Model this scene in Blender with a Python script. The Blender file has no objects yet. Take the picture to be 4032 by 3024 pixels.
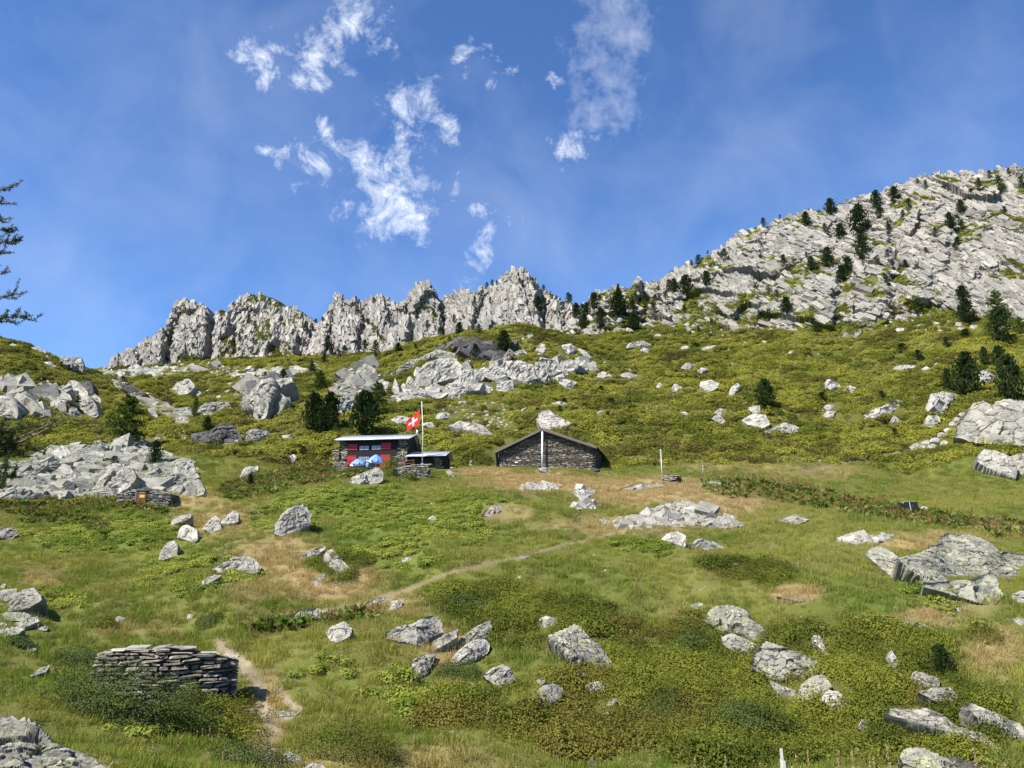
import bpy, bmesh, math, random
import numpy as np
from mathutils import Vector, Matrix
from mathutils.bvhtree import BVHTree

# ------------------------------------------------------------------ camera, sky, sun, exposure
SC = bpy.context.scene
COL = SC.collection
CZ = 1.65                      # eye height over the ground at the photographer's feet
PITCH = math.radians(12.0)
FPX = 3017.0                   # focal length in photo pixels (4032 wide)
cam_d = bpy.data.cameras.new('camera'); cam_d.sensor_width = 36.0
cam_d.lens = FPX / 4032 * 36; cam_d.clip_start = 0.1; cam_d.clip_end = 6000
cam = bpy.data.objects.new('camera', cam_d); COL.objects.link(cam)
cam.location = (0, 0, CZ); cam.rotation_euler = (math.pi/2 + PITCH, 0, 0)
SC.camera = cam

SUN_AZ, SUN_EL = math.radians(55), math.radians(49)    # to the left of straight behind the camera
SUNV = Vector((-math.sin(SUN_AZ)*math.cos(SUN_EL), -math.cos(SUN_AZ)*math.cos(SUN_EL), math.sin(SUN_EL)))
sd = bpy.data.lights.new('sun', 'SUN'); sd.energy = 5.0; sd.angle = math.radians(0.53); sd.color = (1.0, 0.955, 0.88)
so = bpy.data.objects.new('sun', sd); COL.objects.link(so)
so.rotation_euler = SUNV.to_track_quat('Z', 'Y').to_euler(); so.location = (-40, -40, 80)

SC.view_settings.view_transform = 'Standard'; SC.view_settings.look = 'None'
SC.view_settings.exposure = 1.0; SC.view_settings.gamma = 1.0; SC.view_settings.use_curve_mapping = False
SC.cycles.use_denoising = True
SC.cycles.max_bounces = 6; SC.cycles.diffuse_bounces = 3; SC.cycles.glossy_bounces = 2
SC.cycles.transmission_bounces = 3; SC.cycles.transparent_max_bounces = 6
SC.cycles.caustics_reflective = False; SC.cycles.caustics_refractive = False

REG = {'R1': (1200, 1550, 1.7696), 'R2': (0, 1150, 1.7015), 'R3': (1200, 1000, 1.7015), 'R4': (2400, 600, 1.3554),
       'R5': (2400, 1300, 1.3554), 'R6': (0, 1900, 1.4757), 'R7': (1300, 1900, 1.4757), 'R8': (2600, 1900, 1.4763),
       'Z0': (1280, 1660, 4.096), 'Z1': (1900, 1660, 4.424), 'W': (0, 2500, 2.212), 'P': (0, 0, 1/1.82278)}
def src(reg, a, b):
    x, y, s = REG[reg]; return (x + a/s, y + b/s)
CP, SP = math.cos(PITCH), math.sin(PITCH)
def ue(X, Y):
    """photo pixel -> (x/y, z/y) of its direction"""
    xc = (X - 2016)/FPX; yc = (1512 - Y)/FPX
    f = CP - yc*SP
    return xc/f, (SP + yc*CP)/f
def at(X, Y, D):
    u, e = ue(X, Y); return np.array((u*D, D, CZ + e*D))
def proj(p):
    """world points -> photo pixels"""
    p = np.asarray(p, float); x, y, z = p[..., 0], p[..., 1], p[..., 2] - CZ
    f = np.maximum(y*CP + z*SP, 1e-3); up = z*CP - y*SP
    return 2016 + FPX*x/f, 1512 - FPX*up/f
def PT(px, py): return px*1.82278, py*1.82278

# --- world: Nishita sky with a few thin torn clouds at the directions where they hang
W = bpy.data.worlds.new('World'); SC.world = W; W.use_nodes = True
nt = W.node_tree; N = nt.nodes; L = nt.links
for n in list(N): N.remove(n)
out = N.new('ShaderNodeOutputWorld'); bg = N.new('ShaderNodeBackground'); bg.inputs[1].default_value = 0.081
sky = N.new('ShaderNodeTexSky'); sky.sky_type = 'NISHITA'; sky.sun_disc = False
sky.sun_elevation = SUN_EL; sky.sun_rotation = math.atan2(SUNV.x, SUNV.y)
sky.altitude = 1900; sky.air_density = 1.0; sky.dust_density = 0.4; sky.ozone_density = 5.0
W.cycles.sampling_method = 'MANUAL'; W.cycles.sample_map_resolution = 512
tc = N.new('ShaderNodeTexCoord')
wn = N.new('ShaderNodeTexNoise'); wn.inputs['Scale'].default_value = 11; wn.inputs['Detail'].default_value = 5; wn.inputs['Roughness'].default_value = 0.6
L.new(tc.outputs['Generated'], wn.inputs['Vector'])
w1 = N.new('ShaderNodeVectorMath'); w1.operation = 'SUBTRACT'; L.new(wn.outputs['Color'], w1.inputs[0]); w1.inputs[1].default_value = (0.5, 0.5, 0.5)
w2 = N.new('ShaderNodeVectorMath'); w2.operation = 'SCALE'; L.new(w1.outputs[0], w2.inputs[0]); w2.inputs['Scale'].default_value = 0.13
w3 = N.new('ShaderNodeVectorMath'); w3.operation = 'ADD'; L.new(tc.outputs['Generated'], w3.inputs[0]); L.new(w2.outputs[0], w3.inputs[1])
WDIR = w3.outputs[0]
def wmath(op, a, b=None, clamp=False):
    n = N.new('ShaderNodeMath'); n.operation = op; n.use_clamp = clamp
    for i, v in enumerate((a, b)):
        if v is None: continue
        if isinstance(v, (int, float)): n.inputs[i].default_value = v
        else: L.new(v, n.inputs[i])
    return n.outputs[0]
def wnoise(scale, detail, rough, dist=0.0, lac=2.0):
    n = N.new('ShaderNodeTexNoise'); n.inputs['Scale'].default_value = scale; n.inputs['Detail'].default_value = detail
    n.inputs['Roughness'].default_value = rough; n.inputs['Distortion'].default_value = dist; n.inputs['Lacunarity'].default_value = lac
    L.new(tc.outputs['Generated'], n.inputs['Vector']); return n.outputs[0]
def patches(lst):
    res = None
    for px, py, r in lst:
        u, e = ue(*PT(px, py)); v = Vector((u, 1, e)).normalized()
        d = N.new('ShaderNodeVectorMath'); d.operation = 'DISTANCE'
        L.new(WDIR, d.inputs[0]); d.inputs[1].default_value = v
        m = wmath('SUBTRACT', 1.0, wmath('DIVIDE', d.outputs['Value'], r*1.82278*1.5/FPX), True)
        res = m if res is None else wmath('MAXIMUM', res, m)
    return res
n1 = wnoise(24, 10, 0.72, 0.35); n2 = wnoise(7, 4, 0.55, 0.4); n3 = wnoise(38, 7, 0.66, 0.1)
bright = patches([(850, 395, 120), (800, 365, 80), (900, 445, 78), (845, 350, 60), (655, 355, 52), (682, 108, 60), (745, 62, 72), (665, 152, 42), (764, 36, 40),
                  (562, 122, 42), (596, 130, 26), (922, 235, 54), (850, 228, 52), (972, 292, 54), (1010, 132, 34), (1068, 160, 44),
                  (1022, 558, 64), (946, 488, 32), (1052, 482, 44), (1232, 345, 38), (702, 291, 28), (1196, 200, 26), (600, 335, 26), (770, 425, 40)])
streak = patches([(1330, 0, 85), (1325, 60, 85), (1318, 120, 80), (1306, 180, 72), (1288, 240, 60), (1272, 290, 44), (1268, 60, 55), (1262, 150, 42)])
veil = patches([(620, 180, 190), (480, 190, 120), (1250, 520, 240), (1700, 430, 330), (60, 560, 260), (180, 690, 130), (900, 600, 300), (250, 380, 260)])
c1 = wmath('MULTIPLY', wmath('SUBTRACT', wmath('ADD', wmath('MULTIPLY', bright, 0.72), wmath('MULTIPLY', n1, 2.7)), 1.66), 1.15, True); c1 = wmath('POWER', c1, 1.25)
c1 = wmath('MULTIPLY', c1, wmath('MULTIPLY', bright, 4.0, True), True)
c2 = wmath('MULTIPLY', wmath('SUBTRACT', wmath('ADD', wmath('MULTIPLY', streak, 0.45), n3), 0.66), 1.3, True)
c2 = wmath('MULTIPLY', wmath('MULTIPLY', c2, wmath('MULTIPLY', streak, 2.6, True)), 0.46)
c3 = wmath('MULTIPLY', wmath('MULTIPLY', wmath('SUBTRACT', wmath('ADD', wmath('MULTIPLY', veil, 0.32), n2), 0.5), 1.6, True), 0.15)
cl = wmath('ADD', wmath('MAXIMUM', c1, c2), c3, True)
mixc = N.new('ShaderNodeMix'); mixc.data_type = 'RGBA'
L.new(cl, mixc.inputs['Factor'])
tint = N.new('ShaderNodeMix'); tint.data_type = 'RGBA'; tint.blend_type = 'MULTIPLY'; tint.inputs['Factor'].default_value = 1.0
L.new(sky.outputs[0], tint.inputs[6]); tint.inputs[7].default_value = (0.86, 1.09, 1.34, 1)
L.new(tint.outputs[2], mixc.inputs[6]); mixc.inputs[7].default_value = (8.2, 8.6, 9.0, 1)
L.new(mixc.outputs[2], bg.inputs[0]); L.new(bg.outputs[0], out.inputs[0])

# ------------------------------------------------------------------ helpers
rng = np.random.default_rng(7); random.seed(7)
def hash2(ix, iy, seed):
    h = (ix.astype(np.int64)*374761393 + iy.astype(np.int64)*668265263 + seed*974711) & 0xffffffff
    h = ((h ^ (h >> 13))*1274126177) & 0xffffffff
    h = ((h ^ (h >> 16))*2246822519) & 0xffffffff
    return ((h ^ (h >> 15)) & 0xffffff)/float(0xffffff)
def vnoise(x, y, seed=0):
    ix = np.floor(x); iy = np.floor(y); fx = x-ix; fy = y-iy
    fx = fx*fx*fx*(fx*(fx*6-15)+10); fy = fy*fy*fy*(fy*(fy*6-15)+10)
    a = hash2(ix, iy, seed); b = hash2(ix+1, iy, seed); c = hash2(ix, iy+1, seed); d = hash2(ix+1, iy+1, seed)
    return (a+(b-a)*fx)*(1-fy) + (c+(d-c)*fx)*fy - 0.5
def fbm(x, y, octv=4, seed=0, gain=0.5):
    r = 0; a = 1.0; t = 0
    for i in range(octv):
        r = r + a*vnoise(x*2**i+i*17.3, y*2**i-i*9.1, seed+i); t += a; a *= gain
    return r/t*1.6
def facets(x, y, seed=0, tilt=1.0):
    """planar facets over jittered cells; returns (height, edge distance)"""
    ix = np.floor(x); iy = np.floor(y)
    best = np.full(x.shape, 9e9); sec = np.full(x.shape, 9e9); h = np.zeros(x.shape)
    for i in (-1, 0, 1):
        for j in (-1, 0, 1):
            cx, cy = ix+i, iy+j
            px = cx + hash2(cx, cy, seed); py = cy + hash2(cx, cy, seed+11)
            dx, dy = x-px, y-py; d = dx*dx+dy*dy
            hh = (hash2(cx, cy, seed+23)-0.5) + tilt*((hash2(cx, cy, seed+31)-0.5)*dx + (hash2(cx, cy, seed+47)-0.5)*dy)
            m = d < best
            sec = np.where(m, best, np.minimum(sec, d)); h = np.where(m, hh, h); best = np.where(m, d, best)
    return h, np.sqrt(sec)-np.sqrt(best)
def sstep(a, b, x):
    t = np.clip((x-a)/(b-a), 0, 1); return t*t*(3-2*t)
def inpoly(X, Y, poly):
    poly = np.asarray(poly, float); r = np.zeros(X.shape, bool)
    x0, y0 = poly.min(0); x1, y1 = poly.max(0)
    k = np.nonzero((X >= x0) & (X <= x1) & (Y >= y0) & (Y <= y1))[0]
    if len(k) == 0: return r
    x, y = X[k], Y[k]; c = np.zeros(len(k), bool)
    for i in range(len(poly)):
        xa, ya = poly[i-1]; xb, yb = poly[i]
        if ya == yb: continue
        c ^= ((ya > y) != (yb > y)) & (x < (xb-xa)*(y-ya)/(yb-ya)+xa)
    r[k] = c; return r
def polydist(X, Y, line):
    line = np.asarray(line, float); best = np.full(X.shape, 1e9)
    for i in range(len(line)-1):
        a, b = line[i], line[i+1]; d = b-a
        t = np.clip(((X-a[0])*d[0]+(Y-a[1])*d[1])/(d@d), 0, 1)
        best = np.minimum(best, np.hypot(X-a[0]-t*d[0], Y-a[1]-t*d[1]))
    return best

def mesh_np(name, V, F, mat=None, smooth=False):
    """fast mesh from numpy vertices and an (n,3)/(n,4) face array or a list of faces"""
    me = bpy.data.meshes.new(name)
    if isinstance(F, np.ndarray):
        n, k = F.shape
        me.vertices.add(len(V)); me.vertices.foreach_set('co', np.ascontiguousarray(V, np.float32).ravel())
        me.loops.add(n*k); me.loops.foreach_set('vertex_index', np.ascontiguousarray(F, np.int32).ravel())
        me.polygons.add(n); me.polygons.foreach_set('loop_start', np.arange(0, n*k, k, dtype=np.int32))
        me.update(calc_edges=True)
    else:
        me.from_pydata([tuple(v) for v in V], [], F); me.update()
    me.polygons.foreach_set('use_smooth', np.full(len(me.polygons), bool(smooth)))
    if mat is not None: me.materials.append(mat)
    return me
def link(name, me, parent=None, loc=None, rot=None, scale=None):
    o = bpy.data.objects.new(name, me); COL.objects.link(o)
    if parent is not None: o.parent = parent
    if loc is not None: o.location = loc
    if rot is not None: o.rotation_euler = rot
    if scale is not None: o.scale = scale
    return o
def tag(o, label=None, cat=None, group=None, kind=None):
    if label: o['label'] = label
    if cat: o['category'] = cat
    if group: o['group'] = group
    if kind: o['kind'] = kind
    return o
def empty(name, loc, rz=0.0):
    o = bpy.data.objects.new(name, None); COL.objects.link(o); o.location = loc; o.rotation_euler = (0, 0, rz)
    o.empty_display_size = 0.2; return o

class MB:
    def __init__(s): s.v = []; s.f = []
    def box(s, x0, x1, y0, y1, z0, z1):
        b = len(s.v)
        s.v += [(x0,y0,z0),(x1,y0,z0),(x1,y1,z0),(x0,y1,z0),(x0,y0,z1),(x1,y0,z1),(x1,y1,z1),(x0,y1,z1)]
        s.f += [tuple(b+i for i in q) for q in ((0,3,2,1),(4,5,6,7),(0,1,5,4),(1,2,6,5),(2,3,7,6),(3,0,4,7))]; return s
    def hexa(s, pts):
        b = len(s.v); s.v += [tuple(p) for p in pts]
        s.f += [tuple(b+i for i in q) for q in ((0,3,2,1),(4,5,6,7),(0,1,5,4),(1,2,6,5),(2,3,7,6),(3,0,4,7))]; return s
    def prism(s, poly, y0, y1):
        """polygon in x,z extruded along y"""
        b = len(s.v); n = len(poly)
        s.v += [(x, y0, z) for x, z in poly] + [(x, y1, z) for x, z in poly]
        s.f.append(tuple(range(b, b+n))); s.f.append(tuple(range(b+2*n-1, b+n-1, -1)))
        for i in range(n):
            j = (i+1) % n; s.f.append((b+i, b+n+i, b+n+j, b+j))
        return s
    def tube(s, path, radii, n=8, cap=True):
        b = len(s.v); path = [Vector(p) for p in path]
        if isinstance(radii, (int, float)): radii = [radii]*len(path)
        for i, p in enumerate(path):
            d = (path[min(i+1, len(path)-1)]-path[max(i-1, 0)]).normalized()
            a = d.orthogonal().normalized() if abs(d.z) > 0.99 else d.cross(Vector((0,0,1))).normalized()
            c = d.cross(a)
            for k in range(n):
                t = 2*math.pi*k/n; s.v.append(tuple(p + (a*math.cos(t)+c*math.sin(t))*radii[i]))
        for i in range(len(path)-1):
            for k in range(n):
                k2 = (k+1) % n
                s.f.append((b+i*n+k, b+i*n+k2, b+(i+1)*n+k2, b+(i+1)*n+k))
        if cap:
            s.f.append(tuple(b+k for k in range(n-1, -1, -1))); e = b+(len(path)-1)*n
            s.f.append(tuple(e+k for k in range(n)))
        return s
    def build(s, name, mat, parent=None, loc=None, rot=None, bevel=0.0, smooth=False):
        me = mesh_np(name, s.v, s.f, mat, smooth)
        bm = bmesh.new(); bm.from_mesh(me)
        bmesh.ops.recalc_face_normals(bm, faces=bm.faces)
        if bevel > 0: bmesh.ops.bevel(bm, geom=bm.edges[:], offset=bevel, segments=1, affect='EDGES', profile=0.5)
        bm.to_mesh(me); bm.free()
        return link(name, me, parent, loc, rot)

# ------------------------------------------------------------------ materials
class G:
    """tiny node-graph helper"""
    def __init__(s, name):
        s.m = bpy.data.materials.new(name); s.m.use_nodes = True; s.t = s.m.node_tree
        for n in list(s.t.nodes): s.t.nodes.remove(n)
        s.out = s.n('ShaderNodeOutputMaterial'); s.geo = s.n('ShaderNodeNewGeometry')
    def n(s, k): return s.t.nodes.new(k)
    def l(s, a, b): s.t.links.new(a, b)
    def put(s, sock, v):
        if hasattr(v, 'is_output') or isinstance(v, bpy.types.NodeSocket): s.l(v, sock)
        elif isinstance(v, (tuple, list)) and len(v) == 3 and sock.type == 'RGBA': sock.default_value = (*v, 1)
        else: sock.default_value = v
    def math(s, op, a, b=0.0, clamp=False):
        n = s.n('ShaderNodeMath'); n.operation = op; n.use_clamp = clamp; s.put(n.inputs[0], a); s.put(n.inputs[1], b); return n.outputs[0]
    def noise(s, scale, detail=4, rough=0.55, dist=0.0, vec=None, stretch=None):
        n = s.n('ShaderNodeTexNoise'); n.inputs['Scale'].default_value = scale; n.inputs['Detail'].default_value = detail
        n.inputs['Roughness'].default_value = rough; n.inputs['Distortion'].default_value = dist
        v = vec if vec is not None else s.geo.outputs['Position']
        if stretch:
            mp = s.n('ShaderNodeMapping'); s.l(v, mp.inputs[0]); mp.inputs['Rotation'].default_value = stretch[1]; mp.inputs['Scale'].default_value = stretch[0]; v = mp.outputs[0]
        s.l(v, n.inputs['Vector']); return n.outputs[0]
    def vor(s, scale, feature='F1', vec=None):
        n = s.n('ShaderNodeTexVoronoi'); n.feature = feature; n.inputs['Scale'].default_value = scale
        s.l(vec if vec is not None else s.geo.outputs['Position'], n.inputs['Vector']); return n
    def ramp(s, f, a, b):
        return s.math('DIVIDE', s.math('SUBTRACT', f, a), (b-a), True)
    def mix(s, f, a, b, mode='MIX'):
        n = s.n('ShaderNodeMix'); n.data_type = 'RGBA'; n.blend_type = mode
        s.put(n.inputs['Factor'], f); s.put(n.inputs[6], a); s.put(n.inputs[7], b); return n.outputs[2]
    def attr(s, name, kind='GEOMETRY', fac=False):
        n = s.n('ShaderNodeAttribute'); n.attribute_name = name; n.attribute_type = kind; return n.outputs['Fac' if fac else 'Color']
    def bump(s, h, strength, dist):
        n = s.n('ShaderNodeBump'); n.inputs['Strength'].default_value = strength; n.inputs['Distance'].default_value = dist; s.l(h, n.inputs['Height']); return n.outputs[0]
    def bsdf(s, col, rough=0.8, normal=None, spec=0.2, metal=0.0):
        n = s.n('ShaderNodeBsdfPrincipled'); s.put(n.inputs['Base Color'], col); s.put(n.inputs['Roughness'], rough)
        n.inputs['Specular IOR Level'].default_value = spec; n.inputs['Metallic'].default_value = metal
        if normal is not None: s.l(normal, n.inputs['Normal'])
        return n.outputs[0]
    def done(s, sh): s.l(sh, s.out.inputs[0]); return s.m

def rock_color(g, base, dark, lichen, lich_amt=0.5, sc=1.0):
    a = g.noise(0.9*sc, 6, 0.6); b = g.noise(6.0*sc, 5, 0.65); c = g.noise(2.1*sc, 5, 0.62, 0.6)
    col = g.mix(g.ramp(a, 0.3, 0.72), dark, base)
    col = g.mix(g.math('MULTIPLY', g.ramp(c, 0.66-lich_amt*0.2, 0.80-lich_amt*0.2), 0.75), col, lichen)
    col = g.mix(g.math('MULTIPLY', g.ramp(b, 0.56, 0.70), 0.55), col, tuple(x*0.42 for x in dark))
    col = g.mix(g.math('MULTIPLY', g.ramp(b, 0.44, 0.30), 0.5), col, tuple(min(1, x*1.35) for x in base))
    return col, a, b
def mat_rock(name, base, dark, lichen, amt=0.5, sc=1.0, each=0.0):
    g = G(name); col, a, b = rock_color(g, base, dark, lichen, amt, sc); c_ = g.noise(0.7*sc, 3, 0.5)
    lay = g.noise(1.4*sc, 6, 0.7, 0.3, stretch=((1, 1, 4.5), (0.35, 0.2, 0)))
    wv = g.n('ShaderNodeVectorMath'); wv.operation = 'ADD'; g.l(g.geo.outputs['Position'], wv.inputs[0])
    nz = g.n('ShaderNodeTexNoise'); nz.inputs['Scale'].default_value = 1.6*sc; nz.inputs['Detail'].default_value = 4; g.l(g.geo.outputs['Position'], nz.inputs['Vector']); g.l(nz.outputs['Color'], wv.inputs[1])
    mp = g.n('ShaderNodeMapping'); g.l(wv.outputs[0], mp.inputs[0]); mp.inputs['Rotation'].default_value = (0.5, 0.6, 0.2); mp.inputs['Scale'].default_value = (0.6, 0.6, 1.5)
    ed = g.vor(0.55*sc, 'DISTANCE_TO_EDGE', mp.outputs[0]).outputs['Distance']
    crack = g.math('MAXIMUM', g.ramp(ed, 0.0, 0.02), g.ramp(c_, 0.42, 0.5))
    col = g.mix(crack, tuple(x*0.35 for x in dark), col)
    col = g.mix(g.geo.outputs['Random Per Island'], g.mix(1.0, col, (0.70, 0.69, 0.68), 'MULTIPLY'), g.mix(1.0, col, (1.10, 1.09, 1.06), 'MULTIPLY'))
    if each: oi = g.n('ShaderNodeObjectInfo'); col = g.mix(oi.outputs['Random'], g.mix(1.0, col, (1-each,)*3, 'MULTIPLY'), g.mix(1.0, col, (1+each*.7, 1+each*.6, 1+each*.45), 'MULTIPLY'))
    nrm = g.bump(g.math('ADD', g.math('ADD', g.math('MULTIPLY', b, 0.5), lay), g.math('MULTIPLY', crack, 0.6)), 1.0, 0.10/sc)
    return g.done(g.bsdf(col, 0.92, nrm, 0.15))
M = {}
M['rock'] = mat_rock('pale_gneiss', (0.375, 0.355, 0.305), (0.20, 0.19, 0.165), (0.35, 0.36, 0.20), 0.55)
M['rock_lichen'] = mat_rock('lichen_gneiss', (0.345, 0.335, 0.28), (0.185, 0.178, 0.15), (0.37, 0.385, 0.19), 0.75)
M['rock_white'] = mat_rock('white_gneiss', (0.44, 0.42, 0.365), (0.255, 0.245, 0.215), (0.39, 0.395, 0.24), 0.45)
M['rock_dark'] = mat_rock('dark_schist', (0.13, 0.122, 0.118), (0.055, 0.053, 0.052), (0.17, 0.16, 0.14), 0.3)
M['rock_pink'] = mat_rock('rusty_gneiss', (0.36, 0.295, 0.25), (0.20, 0.165, 0.145), (0.28, 0.27, 0.20), 0.3)
M['slab'] = mat_rock('grey_green_slab', (0.345, 0.335, 0.28), (0.17, 0.165, 0.14), (0.34, 0.355, 0.20), 0.6)
M['stone'] = mat_rock('wall_stone', (0.31, 0.28, 0.23), (0.165, 0.148, 0.122), (0.31, 0.24, 0.14), 0.5, 2.2, 0.5)
M['stone_pale'] = mat_rock('wall_stone_pale', (0.38, 0.355, 0.31), (0.24, 0.23, 0.205), (0.36, 0.34, 0.25), 0.5, 2.2, 0.4)  # paler wall stone, mixed in among the darker ones
M['stone_core'] = mat_rock('wall_core', (0.10, 0.095, 0.088), (0.05, 0.048, 0.045), (0.09, 0.085, 0.07), 0.3, 2.0)

def mat_simple(name, col, rough=0.7, var=0.25, sc=4.0, spec=0.3, metal=0.0, stretch=None, bump=0.0):
    g = G(name); t = g.n('ShaderNodeTexCoord')
    n = g.noise(sc, 4, 0.6, 0, t.outputs['Object'], stretch)
    c = g.mix(g.ramp(n, 0.25, 0.75), tuple(x*(1-var) for x in col), tuple(min(1, x*(1+var)) for x in col))
    return g.done(g.bsdf(c, rough, g.bump(n, bump, 0.02) if bump else None, spec, metal))
WOODS = ((0.6, 6, 6), (0, 0, 0))
M['dark_wood'] = mat_simple('dark_stained_planks', (0.018, 0.015, 0.014), 0.75, 0.4, 3, 0.2, stretch=((14, 14, 0.8), (0, 0, 0)), bump=0.4)
M['grey_wood'] = mat_simple('weathered_grey_wood', (0.20, 0.175, 0.155), 0.85, 0.3, 3, 0.15, stretch=((3, 3, 12), (0, 0, 0)), bump=0.3)
M['fascia'] = mat_simple('brown_grey_fascia', (0.125, 0.10, 0.088), 0.8, 0.25, 2, 0.2, stretch=((1, 8, 8), (0, 0, 0)))
M['brown_wood'] = mat_simple('rusty_brown_door_wood', (0.15, 0.075, 0.045), 0.8, 0.35, 3, 0.2, stretch=((12, 12, 1), (0, 0, 0)), bump=0.3)
M['pale_wood'] = mat_simple('sun_bleached_plank', (0.50, 0.44, 0.36), 0.8, 0.15, 3, 0.2, stretch=((1, 8, 8), (0, 0, 0)))
M['stump'] = mat_simple('silver_grey_stump', (0.42, 0.40, 0.37), 0.9, 0.35, 4, 0.1, stretch=((10, 10, 1.2), (0, 0, 0)), bump=0.5)
M['red'] = mat_simple('red_shutter_paint', (0.36, 0.022, 0.028), 0.5, 0.12, 2)
M['frame_blue'] = mat_simple('dark_window_frame', (0.02, 0.022, 0.04), 0.5, 0.1)
M['white_frame'] = mat_simple('white_glazing_bar', (0.65, 0.66, 0.70), 0.5, 0.05)
M['metal_roof'] = mat_simple('corrugated_sheet', (0.62, 0.63, 0.65), 0.38, 0.12, 1.2, 0.5, 0.35)
M['stone_roof'] = mat_simple('grey_roof_sheet', (0.16, 0.155, 0.15), 0.7, 0.25, 1.5)
M['gutter'] = mat_simple('zinc_gutter', (0.55, 0.55, 0.57), 0.4, 0.1, 2, 0.5, 0.4)
M['steel'] = mat_simple('flue_steel', (0.55, 0.55, 0.55), 0.3, 0.1, 3, 0.5, 0.8)
M['white_paint'] = mat_simple('white_paint', (0.80, 0.80, 0.78), 0.55, 0.04)
M['pole_grey'] = mat_simple('grey_pole_paint', (0.50, 0.49, 0.46), 0.6, 0.1)
M['flag_red'] = mat_simple('flag_red_cloth', (0.62, 0.035, 0.02), 0.8, 0.06)
M['flag_white'] = mat_simple('flag_white_cloth', (0.80, 0.78, 0.76), 0.8, 0.03)
M['umb'] = mat_simple('blue_parasol_cloth', (0.16, 0.27, 0.62), 0.75, 0.06)
M['umb_white'] = mat_simple('white_parasol_print', (0.74, 0.75, 0.80), 0.75, 0.04)
M['umb_dark'] = mat_simple('navy_parasol_print', (0.03, 0.05, 0.16), 0.75, 0.04)
M['shirt'] = mat_simple('sky_blue_shirt', (0.12, 0.42, 0.66), 0.85, 0.1, 8)
M['shorts'] = mat_simple('dark_trousers', (0.05, 0.05, 0.055), 0.85, 0.1)
M['skin'] = mat_simple('skin', (0.46, 0.27, 0.19), 0.6, 0.06)
M['hat'] = mat_simple('white_hat', (0.76, 0.75, 0.72), 0.85, 0.04)
M['hair'] = mat_simple('grey_brown_hair', (0.12, 0.09, 0.07), 0.7, 0.2)
M['black'] = mat_simple('black_plastic', (0.012, 0.013, 0.014), 0.45, 0.1)
M['green_box'] = mat_simple('dark_green_panel', (0.008, 0.03, 0.028), 0.4, 0.2, 2, 0.4)
M['yellow'] = mat_simple('yellow_notice', (0.72, 0.46, 0.06), 0.6, 0.06)
M['lamp_body'] = mat_simple('lamp_housing', (0.02, 0.02, 0.022), 0.5, 0.1)
M['bark'] = mat_simple('conifer_bark', (0.11, 0.085, 0.068), 0.9, 0.35, 6, 0.1, stretch=((6, 6, 1.5), (0, 0, 0)), bump=0.5)
M['twig'] = mat_simple('pale_larch_twig', (0.24, 0.18, 0.11), 0.9, 0.3, 6, 0.1)
def mat_glass(name):
    g = G(name); n = g.n('ShaderNodeBsdfPrincipled'); n.inputs['Base Color'].default_value = (0.10, 0.13, 0.20, 1)
    n.inputs['Roughness'].default_value = 0.08; n.inputs['Specular IOR Level'].default_value = 0.8
    return g.done(n.outputs[0])
M['glass'] = mat_glass('window_glass')

def mat_leaf(name, c1, c2, tr=0.28, inst=False, rough=0.6, var=0.3):
    """leaves: reflect and let some light through; colour varies by place and by plant"""
    g = G(name)
    oi = g.n('ShaderNodeObjectInfo'); n = g.noise(1.7, 3, 0.6)
    f = g.math('ADD', g.math('MULTIPLY', oi.outputs['Random'], 0.45), g.math('MULTIPLY', n, 0.62), True)
    col = g.mix(f, c1, c2)
    if inst: col = g.mix(1.0, col, g.attr('tint', 'INSTANCER'), 'MULTIPLY')
    isl = g.geo.outputs['Random Per Island']
    col = g.mix(g.math('MULTIPLY', isl, var), col, g.mix(1.0, col, (0.5, 0.5, 0.5), 'MULTIPLY'))
    d = g.bsdf(col, rough, None, 0.06)
    t = g.n('ShaderNodeBsdfTranslucent'); g.l(g.mix(1.0, col, (1.25, 1.25, 0.6), 'MULTIPLY'), t.inputs[0])
    mx = g.n('ShaderNodeMixShader'); mx.inputs[0].default_value = tr; g.l(d, mx.inputs[1]); g.l(t.outputs[0], mx.inputs[2])
    return g.done(mx.outputs[0])
M['pine'] = mat_leaf('stone_pine_needles', (0.022, 0.042, 0.013), (0.042, 0.066, 0.018), 0.12)
M['larch'] = mat_leaf('larch_needles', (0.060, 0.090, 0.020), (0.10, 0.135, 0.030), 0.25)
M['larch_near'] = mat_leaf('near_larch_needles', (0.035, 0.060, 0.022), (0.06, 0.09, 0.03), 0.2)
M['juniper'] = mat_leaf('juniper_sprays', (0.058, 0.085, 0.024), (0.095, 0.130, 0.036), 0.2)
M['bush'] = mat_leaf('broadleaf_bush', (0.09, 0.125, 0.022), (0.160, 0.180, 0.040), 0.3)
M['heathbush'] = mat_leaf('bilberry_bush', (0.085, 0.105, 0.016), (0.150, 0.160, 0.026), 0.25)
M['v_grass'] = mat_leaf('grass_blades', (0.9, 0.9, 0.9), (1.15, 1.1, 1.0), 0.32, True)
M['v_leaf'] = mat_leaf('herb_leaves', (0.85, 0.85, 0.85), (1.2, 1.15, 1.0), 0.32, True)
M['v_heath'] = mat_leaf('heath_leaves', (0.8, 0.82, 0.8), (1.2, 1.15, 1.0), 0.22, True, var=0.35)
M['v_stalk'] = mat_leaf('dock_seed_stalk', (0.75, 0.7, 0.7), (1.2, 1.15, 1.1), 0.1, True)
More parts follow.
